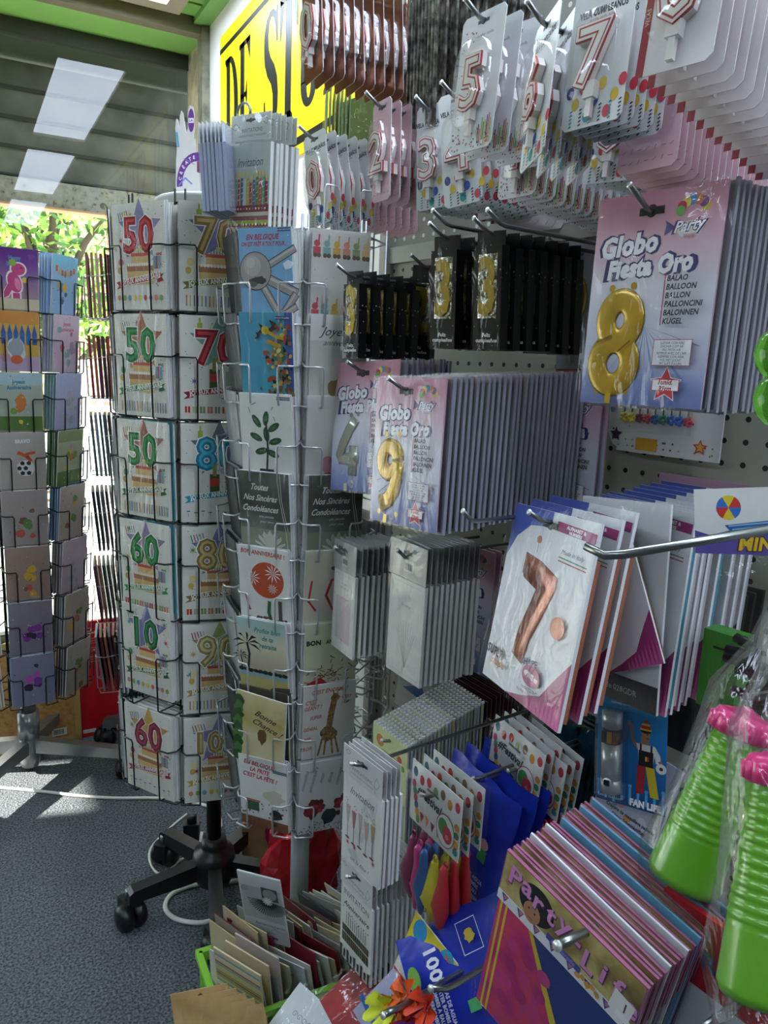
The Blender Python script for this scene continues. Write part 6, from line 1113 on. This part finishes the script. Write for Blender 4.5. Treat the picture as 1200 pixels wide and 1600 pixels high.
# ---- green plastic cups with pink caps in clear bags
GRN = C('#5f9e20', .3, coat=.4, var=.12, scale=12); PNK = C('#d8357c', .3, coat=.4)
def cup(L=.27, r0=.033, r1=.052, bag=True):
    t = thing('plastic_cup'); pr = [(0, -L)]; n_ = 72; pr.append((r1 * .93, -L)); pr.append((r1, -L + .006))
    for k in range(1, n_): v = k / n_; r = r1 + (r0 - r1) * v; rib = 0 if v < .30 else .0007 * math.sin(k * 1.5708); pr.append((r + rib, -L + .006 + (L - .03) * v))
    pr += [(r0 * .98, -.02), (r0 * .9, -.012)]; MB().lathe(pr, GRN, 40).build('ribbed_body', t)
    c = MB(); c.lathe([(r0 * 1.12, -.022), (r0 * 1.22, -.02), (r0 * 1.22, -.006), (r0 * 1.1, 0), (r0 * .85, .002), (r0 * .8, -.001), (r0 * .55, .004), (r0 * .5, .002), (r0 * .2, .008), (0, .008)], PNK, 36)
    for k in range(14): a = k * .4488; c.lathe([(0, -.02), (.0035, -.02), (.0035, -.006), (0, -.005)], PNK, 8, 'z', (r0 * 1.2 * math.cos(a), r0 * 1.2 * math.sin(a), 0))
    c.tube([(-r0 * 1.15, 0, -.012), (-r0 * 1.45, 0, -.008), (-r0 * 1.62, 0, -.010)], [.006, .005, .006], PNK, 8); c.build('cap', t)
    if bag:
        b = MB(); n2 = 22; vs = []; q = random.Random(8); H_ = [(-L - .03, .9), (-L + .02, 1.35), (-L * .5, 1.22), (-.03, 1.2), (.02, 1.1), (.07, .75), (.14, .5), (.22, .45)]
        for z, s_ in H_:
            for k in range(n2): a = 2 * math.pi * k / n2; rr_ = r1 * s_ * (1 + q.uniform(-.10, .10)); vs.append((rr_ * math.cos(a), rr_ * math.sin(a) * (.7 if z > .02 else 1), z))
        fs = [(j * n2 + k, j * n2 + (k + 1) % n2, (j + 1) * n2 + (k + 1) % n2, (j + 1) * n2 + k) for j in range(len(H_) - 1) for k in range(n2)]; b.add(vs, fs, BAG, True); b.build('clear_bag', t)
    return t
def aim(a, b):
    """pose with local z from b up to a, origin at a"""
    z = (a - b).normalized(); x = z.cross(Vector((0, 1, 0))).normalized(); y = z.cross(x); return Matrix(((x[0], y[0], z[0], a[0]), (x[1], y[1], z[1], a[1]), (x[2], y[2], z[2], a[2]), (0, 0, 0, 1)))
a, b_ = at(1165, 1118, 0, .66), at(1066, 1378, 0, .60); L = (a - b_).length; c = cup(L, .026 * L / .2, .040 * L / .2); tag(c, 'lime green ribbed cup with a pink cap, tilted in a clear bag', 'plastic cup'); c.matrix_basis = aim(a, b_)
a, b_ = at(1215, 1185, 0, .58), at(1190, 1560, 0, .53); L = (a - b_).length; c = cup(L, .028 * L / .26, .046 * L / .25); tag(c, 'lime green cup with a pink cap cut off by the right edge of the photo', 'plastic cup'); c.matrix_basis = aim(a, b_)
o = MB().box(-.024, .024, 0, .03, -.05, .05, C('#2f7a1c', .35)).rect(0, .03, .02, .003, BLACK).build('green_box'); tag(o, 'dark green box in the shade above the tilted cup', 'box'); o.matrix_basis = pose(at(1122, 1050, 0, .80), -80, 0, 0)
def gbag(w, h, top, name, label, M, items):
    t = thing(name, label, 'toy pack', M); mb = MB(); T = h / 2; mb.box(-w / 2, w / 2, 0, .001, T - top, T, C('#dcdcdc', .4)); mb.poly([(-w / 2, T - top)] + [(-w / 2 + w * k / 12, T - top * .68 + .003 * math.cos(k * 1.6)) for k in range(13)] + [(w / 2, T - top)], C('#5a4a98'))
    for k in range(6): a = k * 1.047; mb.poly([(-.02, T - .022)] + [(-.02 + .014 * math.cos(a + j * .2094), T - .022 + .014 * math.sin(a + j * .2094)) for j in range(6)], C(['#c8302c', '#d8c02c', '#2a6ac0', '#c8302c', '#d8c02c', '#2a6ac0'][k]))
    mb.poly([(-.025, T - .042), (.03, T - .036), (.045, T - .048), (-.008, T - .060)], C('#1c5a9c')); [mb.line([(-.02 + k * .004, T - .043 - k * .004), (.032 + k * .003, T - .038 - k * .003)], .0016, C('#8ab4dc')) for k in range(4)]
    mb.text('MINI', .012, T - top + .012, .020, C('#5a2c10'), bold=.0018, shear=.2); mb.text('MINI', .012, T - top + .012, .020, C('#d8b42c'), bold=.0008, shear=.2); mb.build('header_card', t); items(t); MB().sheet(-w / 2, w / 2, -T, T - top, -.022, BAG, 7, 10, .012).sheet(-w / 2, w / 2, -T, T - top, .02, BAG, 4, 6, .006).build('clear_bag', t)
def its(t):
    b = MB(); q = random.Random(3)
    for k in range(7): b.tube([(q.uniform(-.03, .03), 0, -.01 - k * .012), (q.uniform(-.03, .03), -.006, -.016 - k * .012), (q.uniform(-.03, .03), 0, -.012 - k * .012)], .006, C('#17181a', .35), 8)
    b.build('black_toy', t)
gbag(.12, .32, .075, 'toy_pack', 'clear toy bag whose header shows a beach ball and the word MINI', pose(at(1172, 985, 0, .76), -76, -3, -10), its)
o = MB().box(-.10, .10, 0, .001, -.02, .02, C('#b08aa0', .4)).box(-.055, -.02, -.003, -.001, -.006, .002, C('#161618', .2)).build('header_strip'); tag(o, 'plain mauve header card on a hook below the candle flower pack', 'header card'); o.matrix_basis = pose(atd(1120, 772, BD - .03), GY, 0, 0)
# green see-through bubble toys at the right edge
gg, n, l, b = newmat('green clear plastic'); b.inputs['Base Color'].default_value = hexc('#7ad04a'); b.inputs['Roughness'].default_value = .05; b.inputs['Transmission Weight'].default_value = .95; b.inputs['IOR'].default_value = 1.3
for k, (px, py) in enumerate(((1222, 552), (1220, 624))):
    o = MB().lathe([(.0, -.022), (.012, -.020), (.020, -.012), (.023, 0), (.020, .012), (.012, .020), (0, .022)], gg, 28).build('bubble_ball'); o.matrix_basis = pose(at(px + 6, py, 0, .56)); tag(o, ('upper', 'lower')[k] + ' green see-through ball at the right edge of the photo', 'toy ball')
# red pack and hook in the bottom right corner
mb = MB(); mb.box(-.07, .07, 0, .006, -.09, .09, C('#b52026', .35)); mb.rect(0, -.04, .13, .09, C('#d0d2d8')); mb.text('CRAZY', .0, .040, .026, C('#2c3c9a'), bold=.0014, ang=-.1); mb.disk(-.048, .045, .010, C('#2c3c9a'), 14); mb.sheet(-.072, .072, -.092, .094, -.004, BAG, 4, 5, .004)
o = mb.build('red_pack'); tag(o, 'red and white pack reading CRAZY under the green cups', 'toy pack'); o.matrix_basis = pose(at(1130, 1580, 0, .60), -84, 6, 0); hook(at(1125, 1592, 0, .53), .4, r=.0045, tip=.03, up_=.004)
# ---- things lowest in front: blue bag, confetti card, flower garland, small bags
o = blue_bag(True, .19, .24).build('water_balloon_bag'); tag(o, 'royal blue bag with 100 and a green balloon lying slanted at the bottom', 'balloon bag'); o.matrix_basis = pose(at(728, 1520, 0, .60), -72, -30, 42) @ Matrix.Scale(.86, 4)
mb = MB(); w, h = .10, .19; mb.box(-w / 2, w / 2, 0, .002, -h / 2, h / 2, C('#d8d4cc', .4)); mb.poly([(-.05, .095), (.05, .095), (.05, .03), (-.05, .02)], C('#d0c02c')); [mb.disk(x, z, r, C(c), 16, .8, 1.1) for x, z, r, c in ((-.03, .075, .018, '#2a8ac0'), (.0, .06, .016, '#7aa82c'), (.03, .08, .018, '#2a9ac0'), (-.03, .035, .02, '#b8302c'), (.035, .045, .012, '#d87a2c'))]
[mb.poly([(-.05 + k * .034, -.02), (-.016 + k * .034, -.02), (-.033 + k * .034, -.06)], C(['#b82c2c', '#6a1c2c', '#c87a4a'][k])) for k in range(3)]; mb.text('10cm', -.015, .004, .014, C('#26262a'), bold=.0006); mb.text('30', .03, .085, .014, C('#c8602c'), bold=.0004); o = mb.build('bunting_pack'); tag(o, 'bunting pack with yellow, blue and red balloons marked 10cm, bottom centre', 'bunting pack'); o.matrix_basis = pose(at(652, 1535, 0, .565), -78, -6, 16)
t = thing('flower_garland', 'orange, red and yellow fabric flower garland at the bottom centre', 'garland', pose(at(640, 1572, 0, .50), -70, -20, 0)); q = random.Random(4)
for k, (c, x, z) in enumerate((('#e0601c', -.008, .012), ('#c8201c', .020, .004), ('#e8841c', -.016, -.004), ('#d0301c', .006, -.012), ('#7a2a8a', .020, -.030), ('#c8d02c', -.034, -.022), ('#d8401c', .028, .018))):
    f_ = MB()
    for j in range(5):
        a = j * 1.2566 + k; vs = [(x, 0, z)]; n_ = 7
        for i_ in range(n_): b2 = a - .55 + 1.1 * i_ / (n_ - 1); r_ = .026 * (1 - .25 * abs(i_ - 3) / 3); vs.append((x + r_ * math.cos(b2), -.010 - .010 * math.sin(i_ * .9 + j) - k * .002, z + r_ * math.sin(b2)))
        f_.add(vs, [(0, i_, i_ + 1) for i_ in range(1, n_)], C(c, .6), True)
    f_.build('fabric_flower', t)
hook(at(618, 1578, 0, .47), .25, r=.0042, tip=.02, up_=.002); hook(at(700, 1545, 0, .52), .3, r=.0042)
def small_bag(name, lb, px, py, X, ypr, face, art=None, w=.10, h=.10):
    mb = MB(); mb.box(-w / 2, w / 2, 0, .012, -h / 2, h / 2, face)
    if art: art(mb)
    mb.sheet(-w / 2 - .01, w / 2 + .01, -h / 2 - .01, h / 2 + .012, -.005, BAG, 6, 6, .006); o = mb.build(name); o.matrix_basis = pose(at(px, py, 0, X), *ypr); tag(o, lb, 'small pack'); return o
small_bag('red_napkin_bag', 'dark red folded cloth in a creased clear bag, bottom centre left', 555, 1568, .53, (-70, -50, 20), mottle('dark red cloth', ['#5a0c14', '#8a1420', '#a81c28'], 18, .6))
small_bag('sweets_bag', 'pale bag with red and blue print beside the dark red cloth', 602, 1580, .52, (-60, -30, 30), C('#a8a8c4', .4), lambda mb: (mb.star(.0, .02, .012, RED), mb.line([(-.04, -.02), (.03, -.03)], .008, C('#2a5aa8')), mb.text('SM', -.01, -.005, .02, RED, bold=.001)), .07, .09)
small_bag('lace_card_pack', 'white card pack with grey scrollwork at the bottom edge, left of the red cloth', 478, 1600, .49, (-60, -60, 10), C('#c8cacc', .4), lambda mb: [mb.line([(-.03 + .012 * k + .006 * math.cos(a * .8) * (1 - a / 12), .0 + .006 * math.sin(a * .8) * (1 - a / 12)) for a in range(11)], .0008, C('#4a4c50')) for k in range(6)], .12, .09)
# ================================================================== floor: basket of cards and what lies around
t = thing('card_basket', 'lime green plastic basket packed with cards on the carpet', 'basket'); gm_ = C('#7cb83a', .4); mb = MB(); BL, BW, BH = .34, .20, .15
def slat(x0, x1, y0, y1): mb.box(x0, x1, y0, y1, 0, .012, gm_); mb.box(x0, x1, y0, y1, BH - .022, BH, gm_)
slat(-BL / 2, BL / 2, -BW / 2, -BW / 2 + .006); slat(-BL / 2, BL / 2, BW / 2 - .006, BW / 2); slat(-BL / 2, -BL / 2 + .006, -BW / 2, BW / 2); slat(BL / 2 - .006, BL / 2, -BW / 2, BW / 2); mb.box(-BL / 2, BL / 2, -BW / 2, BW / 2, 0, .004, gm_)
mb.box(-BL / 2 - .006, BL / 2 + .006, -BW / 2 - .008, -BW / 2, BH - .012, BH, gm_); mb.box(-BL / 2 - .006, BL / 2 + .006, BW / 2, BW / 2 + .008, BH - .012, BH, gm_); mb.box(-BL / 2 - .008, -BL / 2, -BW / 2, BW / 2, BH - .012, BH, gm_); mb.box(BL / 2, BL / 2 + .008, -BW / 2, BW / 2, BH - .012, BH, gm_)
for k in range(34):
    x = -BL / 2 + .004 + k * (BL - .012) / 33
    for y in (-BW / 2, BW / 2 - .005): mb.box(x, x + .003, y, y + .005, .01, BH - .02, gm_)
for k in range(28):
    y = -BW / 2 + .004 + k * (BW - .012) / 27
    for x in (-BL / 2, BL / 2 - .005): mb.box(x, x + .005, y, y + .003, .01, BH - .02, gm_)
for z in (.045, .085): mb.box(-BL / 2, BL / 2, -BW / 2, -BW / 2 + .004, z, z + .004, gm_); mb.box(-BL / 2, BL / 2, BW / 2 - .004, BW / 2, z, z + .004, gm_); mb.box(-BL / 2, -BL / 2 + .004, -BW / 2, BW / 2, z, z + .004, gm_)
mb.build('basket_body', t); c1, c2, c3 = at(391, 1585, 2, BH), at(557, 1527, 2, BH), at(313, 1500, 2, BH)
BANG = math.degrees(math.atan2((c2 - c1).y, (c2 - c1).x)); R3 = Matrix.Rotation(math.radians(BANG), 3, 'Z'); lc = R3.transposed() @ (c3 - c1); nl = c1 + R3 @ Vector((lc.x, 0, 0))
BC = nl + R3 @ Vector((BL / 2, lc.y / 2, 0)); BC.z = .012; MBK = pose(BC, BANG); t.matrix_basis = MBK
cols = ['#c9c4b4', '#b8a888', '#d0cec6', '#8a8478', '#a8b0b4', '#8f8478', '#c8c0a0', '#4a4c4e', '#b8bcbc', '#d4d0c4', '#7a1c30', '#9a9c94']
cc = [flatcard('sleeved_card', .115, .18, f, e, .0025) for f, e in zip(cols, ['#b8b4a4', '#a89468', '#c4c2ba', '#6a6458', '#94a0a6', '#5a1c2c', '#b4a878', '#3c3e40', '#a4a8a8', '#c0bcae', '#6a1828', '#8a8c84'])]
q = random.Random(21)
for k in range(44):
    r_ = k // 22; j = k % 22; p = cc[k % 12] if k < 12 else cc[q.randrange(12)]; x = -BL / 2 + .035 + j * (BL - .05) / 21 + (.015 if r_ else 0); y = (-.035 if r_ == 0 else .040); lean = 8 + j * .55 + q.uniform(-5, 5)
    Mk = MBK @ pose((x, y, .125 + q.uniform(-.012, .02) + .02 * r_), -64 - BANG + q.uniform(-9, 9), 0, 0) @ Matrix.Rotation(math.radians(lean), 4, 'X'); lb = 'sleeved greeting card standing in the near row of the green basket' if r_ == 0 else 'sleeved greeting card standing in the far row of the green basket'
    if 'label' not in p: p.matrix_basis = Mk; tag(p, lb, 'card', 'cards in the green basket')
    else: clone(p, Mk, lb, 'card', 'cards in the green basket')
def wide(px, py, z, ypr, mb, lb, name='greeting_card'): o = mb.build(name); o.matrix_basis = pose(at(px, py, 2, z), *ypr); tag(o, lb, 'card'); return o
mb = MB(); w, h = .105, .215; mb.box(-w / 2, w / 2, 0, .004, -h / 2, h / 2, C('#c2c4c4', .4)); mb.rect(0, .015, w * .94, .105, C('#a8aaaa')); mb.rect(.022, .052, .04, .04, C('#3a3c3c')); mb.disk(.022, .052, .017, C('#8a8c8c'))
for k in range(26): a = math.pi + .1 + k * .115; mb.line([(.015, .03), (.015 + .05 * math.cos(a), .03 + .048 * math.sin(a))], .0022, C('#26282a'))
for k in range(12): a = k * .52; mb.line([(.015, .03), (.015 + .012 * math.cos(a), .03 + .012 * math.sin(a))], .003, C('#d8dada'))
mb.line([(-.04 + .010 * math.cos(a * .7) * (1 - a / 14), .055 + .010 * math.sin(a * .7) * (1 - a / 14)) for a in range(13)], .0012, C('#5a5c5c')); mb.text('Remerciements', .012, -.050, .0115, C('#2c2e30'), shear=.45); mb.rect(0, -.082, w, .045, C('#b4b6b6')); mb.rect(.012, -.090, .03, .006, C('#3a3c3e')); mb.disk(.012, -.090, .006, C('#3a3c3e'), 10); mb.text('Remerciements', .0, -.074, .007, C('#6a6c6c')); mb.sheet(-w / 2 - .003, w / 2 + .003, -h / 2 - .003, h / 2 + .002, -.004, BAG, 5, 8, .003)
mb.v = [(a * .99, b, c * .74) for a, b, c in mb.v]; wide(411, 1420, .30, (-53, 6, -6), mb, 'grey thank-you card pack with a black and white flower lying on the basket', 'thank_you_pack')
def stripes(mb, w=.12, h=.19):
    q = random.Random(3)
    for k in range(30): mb.rect(0, -h / 2 + .004 + k * h / 31, w * .96, .0045, C(q.choice(['#b8a050', '#d8cfae', '#b87a4a', '#c9b878', '#8a9a5a', '#7a9ab0', '#a85a4a'])))
def inb(k, mb, lb): o = mb.build('sleeved_card'); o.matrix_basis = MBK @ pose((-BL / 2 + .045 + .022 * k, -.055 + .004 * k, .150 + .008 * k), -60 - BANG, 10 + k, 3); tag(o, lb, 'card')
mb = MB(); mb.box(-.06, .06, 0, .003, -.10, .10, C('#c8bc98', .45)); stripes(mb); inb(0, mb, 'tall card with many thin yellow and red stripes at the near left of the basket')
mb = MB(); mb.box(-.055, .055, 0, .003, -.10, .10, C('#c4b490', .45)); mb.rect(0, .04, .1, .05, C('#d8c48a')); mb.rect(-.005, .0, .03, .03, C('#3a9a8a')); inb(1, mb, 'cream card with a teal square leaning in the green basket')
mb = MB(); mb.box(-.055, .055, 0, .003, -.10, .10, C('#b8aca4', .45)); mb.disk(.01, -.05, .012, C('#5a4a9c')); mb.disk(.01, -.05, .007, C('#cfcfe0')); mb.disk(.004, -.085, .012, C('#c8403a')); mb.disk(.004, -.085, .006, C('#e0d0cc')); [mb.rect(-.02 + k % 2 * .014, .05 - k * .016, .008, .008, C('#8a6a5a')) for k in range(5)]
inb(2, mb, 'greyish card with a violet and a red round badge leaning in the green basket')
bm_ = mottle('brown kraft card', ['#8a6a3c', '#a8895a', '#b89a68'], 14, .6)
for k in range(5):
    mb = MB(); mb.box(-.055, .055, 0, .003, -.04, .04, bm_)
    if k == 0: blob(mb, -.01, .010, .014, C('#3a1c14'), 4, 14, 1.4, .5); blob(mb, .002, .026, .007, C('#5a1c1c'), 6); mb.text('Joie', .040, .02, .010, C('#4a3018'), shear=.5)
    o = mb.build('kraft_card'); o.matrix_basis = pose(at(316 + k * 15, 1582 + k * 8, 2, .22 - k * .004), -34 - 3 * k, -20, -16 - 2 * k); tag(o, ['brown kraft card with a dark red drawing in the bottom left foreground', 'brown kraft card directly under the one with the drawing', 'kraft card edge to the right of the drawing, third of the pile', 'kraft card fourth of the pile in the bottom left foreground', 'lowest kraft card of the pile in the bottom left foreground'][k], 'card')
# cables, sockets, boxes behind the racks
CW_ = C('#cfcdc4', .5)
def cable(pts, r, lb, m=CW_): 
    P = [at(px, py, 2, r) for px, py in pts]; Q_ = []
    for k in range(len(P) - 1):
        p0, p1, p2, p3 = P[max(0, k - 1)], P[k], P[k + 1], P[min(len(P) - 1, k + 2)]
        for j in range(6): u = j / 6; Q_.append(.5 * ((2 * p1) + (p2 - p0) * u + (2 * p0 - 5 * p1 + 4 * p2 - p3) * u * u + (3 * p1 - p0 - 3 * p2 + p3) * u ** 3))
    o = MB().tube(Q_ + [P[-1]], r, m, 8).build('power_cable'); return tag(o, lb, 'cable')
cable([(-30, 1228), (60, 1236), (120, 1243), (180, 1247), (260, 1248), (330, 1262), (345, 1290), (325, 1310)], .005, 'white cable running across the carpet below the window rack')
cable([(430, 1352), (370, 1376), (310, 1382), (270, 1396), (258, 1418), (275, 1436), (310, 1442), (340, 1436)], .006, 'thick pale cable looping round the foot of the black rack')
cable([(292, 1272), (270, 1290), (238, 1322), (234, 1345), (246, 1364), (262, 1362), (285, 1342), (320, 1335)], .0035, 'thin white wire curling beside the black socket block')
t = thing('plug_adapter', 'black plug block on a white socket strip behind the black rack', 'plug', pose(at(300, 1325, 2, .0), -20)); MB().box(-.03, .03, -.025, .025, 0, .035, C('#c4c2ba', .5)).build('socket', t); MB().box(-.022, .022, -.02, .02, .035, .085, BLACK).lathe([(0, .085), (.014, .085), (.014, .105), (.006, .108), (0, .108)], BLACK, 14).build('plug', t)
t = thing('cardboard_box', 'small brown cardboard box on the floor behind the black rack', 'box', pose(at(412, 1345, 2, 0), -20)); MB().box(-.06, .06, -.03, .05, 0, .14, mottle('brown cardboard', ['#8f7450', '#a78a62', '#b89a70'], 9, .8)).build('carton', t)
rf = mottle('red foil', ['#7a0c1c', '#c8202c', '#e03a4a'], 16, .2, .5, .9); pf = mottle('pink foil', ['#a81c5a', '#d83a7a'], 20, .2, .5, .9)
def crumple(name, c, r, m, lb, seed, cat='gift bag'):
    q = random.Random(seed); mb = MB(); n_, k_ = 14, 18; vs = []
    for j in range(n_ + 1):
        for i_ in range(k_): a, b2 = 2 * math.pi * i_ / k_, math.pi * j / n_; s_ = 1 + (q.uniform(-.13, .13) if 0 < j < n_ else 0); vs.append((r[0] * s_ * math.sin(b2) * math.cos(a), r[1] * s_ * math.sin(b2) * math.sin(a), r[2] * s_ * -math.cos(b2) + r[2]))
    mb.add(vs, [(j * k_ + i_, j * k_ + (i_ + 1) % k_, (j + 1) * k_ + (i_ + 1) % k_, (j + 1) * k_ + i_) for j in range(n_) for i_ in range(k_)], m); o = mb.build(name); o.matrix_basis = pose(c); tag(o, lb, cat)
crumple('foil_gift', at(440, 1350, 2, 0) + Vector((0, .02, 0)), (.05, .05, .13), pf, 'pink foil wrapped thing on the floor beside the brown box', 3); crumple('foil_gift', Vector((.68, 1.60, 0)), (.10, .06, .16), rf, 'shiny red foil bag on the floor behind the grey rack pole', 5)
o = MB().box(-.17, .17, -.01, 0, 0, .14, C('#a59f90', .7)).build('folded_card_sheet'); o.matrix_basis = pose((.62, 1.335, .012), -30, -62, 0); tag(o, 'beige card sheet lying slanted behind the green basket', 'card sheet')
# red folders showing between the columns of the grey rack
fb = MB().box(-.024, .024, 0, .012, -.115, .115, C('#8a1020', .4)).build('red_folder'); fb.data.materials[0] = C('#8e1222', .4)
for k, z in enumerate((1.52, 1.34, 1.16, .98)):
    M = pose((1.034, 2.19, 1.4 + (z - 1.4) * 1.29), -90, 0, 0); lb = 'dark red folder seen in the gap of the grey rack, %s one down' % ORD[k]
    if k == 0: fb.matrix_basis = M; tag(fb, lb, 'folder', 'red folders behind the grey rack')
    else: clone(fb, M, lb, 'folder', 'red folders behind the grey rack')
mb = MB()
for k in range(7): mb.tube([(k * .012, 0, 0), (k * .012, 0, .24)], .0016, GREYWIRE, 6)
for z in (0, .08, .16, .24): mb.tube([(0, 0, z), (.072, 0, z)], .0016, GREYWIRE, 6)
o = mb.build('wire_grid'); o.matrix_basis = pose(at(575, 1015, 0, .80) - Vector((0, 0, .12)), -72); tag(o, 'narrow grid of vertical grey wires right of the grey rack', 'wire grid')
mb = MB(); mb.box(-.06, .06, 0, .003, -.08, .08, C('#c8c8c2', .5)); mb.poly([(-.04, -.02), (.05, -.02), (.02, .02), (-.01, .0)], C('#3a6a9c')); mb.text('Bonnes', -.01, .05, .012, C('#5a5a56'), shear=.4); o = mb.build('greeting_card'); o.matrix_basis = pose(at(648, 1075, 0, .90), -78, 4, 12); tag(o, 'pale card with a small blue mountain behind the spiral-topped packs', 'card')
o = MB().box(-.055, .055, 0, .004, -.09, .09, C('#a89aa0', .5)).build('mauve_pack'); o.matrix_basis = pose(at(606, 1060, 0, .93), -80); tag(o, 'plain mauve card on the wall between the wire grid and the spiral-topped packs', 'card')
# ---- by the window: cork board and red panel
t = thing('cork_board', 'cork pin board with a pale wooden frame leaning by the window', 'pin board'); a, b_ = at(-70, 1195, 2, 0), at(128, 1155, 2, 0); d_ = (b_ - a); W_ = d_.length; ang = math.degrees(math.atan2(d_.y, d_.x)); H_ = .40
ck = mottle('cork', ['#9c6f3c', '#b58850', '#c09460'], 60, .9); fr_ = C('#b79a5c', .5); MB().box(.02, W_ - .02, .002, .012, .02, H_ - .02, ck).rect(W_ - .075, .045, .05, .028, WHITE).build('cork_sheet', t); f_ = MB(); [f_.box(*q_, fr_) for q_ in ((0, W_, -.003, .016, 0, .022), (0, W_, -.003, .016, H_ - .022, H_), (0, .022, -.003, .016, 0, H_), (W_ - .022, W_, -.003, .016, 0, H_))]; f_.build('frame', t)
s_ = MB(); [s_.box(W_ - .094 + k * .004, W_ - .092 + k * .004, -.0005, .0015, .036, .054, BLACK) for k in range(9)]; s_.build('barcode_label', t); t.matrix_basis = pose(a, ang, -4)
t = thing('display_board', 'tall red board with white writing standing by the window', 'panel'); a, b_ = at(128, 1153, 2, 0), at(215, 1136, 2, 0); d_ = b_ - a; W_ = d_.length; ang = math.degrees(math.atan2(d_.y, d_.x)); rp = MB().box(0, W_, 0, .02, 0, .44, C('#cf1626', .4, coat=.2)); rp.text('Coca-Cola', .05, .40, .030, WHITE, bold=.0012, shear=.3); rp.rect(W_ * .68, .2, .0015, .4, C('#9c1420'))
for k in range(9): rp.rect(.04, .375 - k * .009 - (k // 3) * .008, .06, .0022, C('#e08a8a'))
rp.rect(.028, .022, .045, .014, WHITE); rp.build('panel_sheet', t); t.matrix_basis = pose(a, ang, -3)
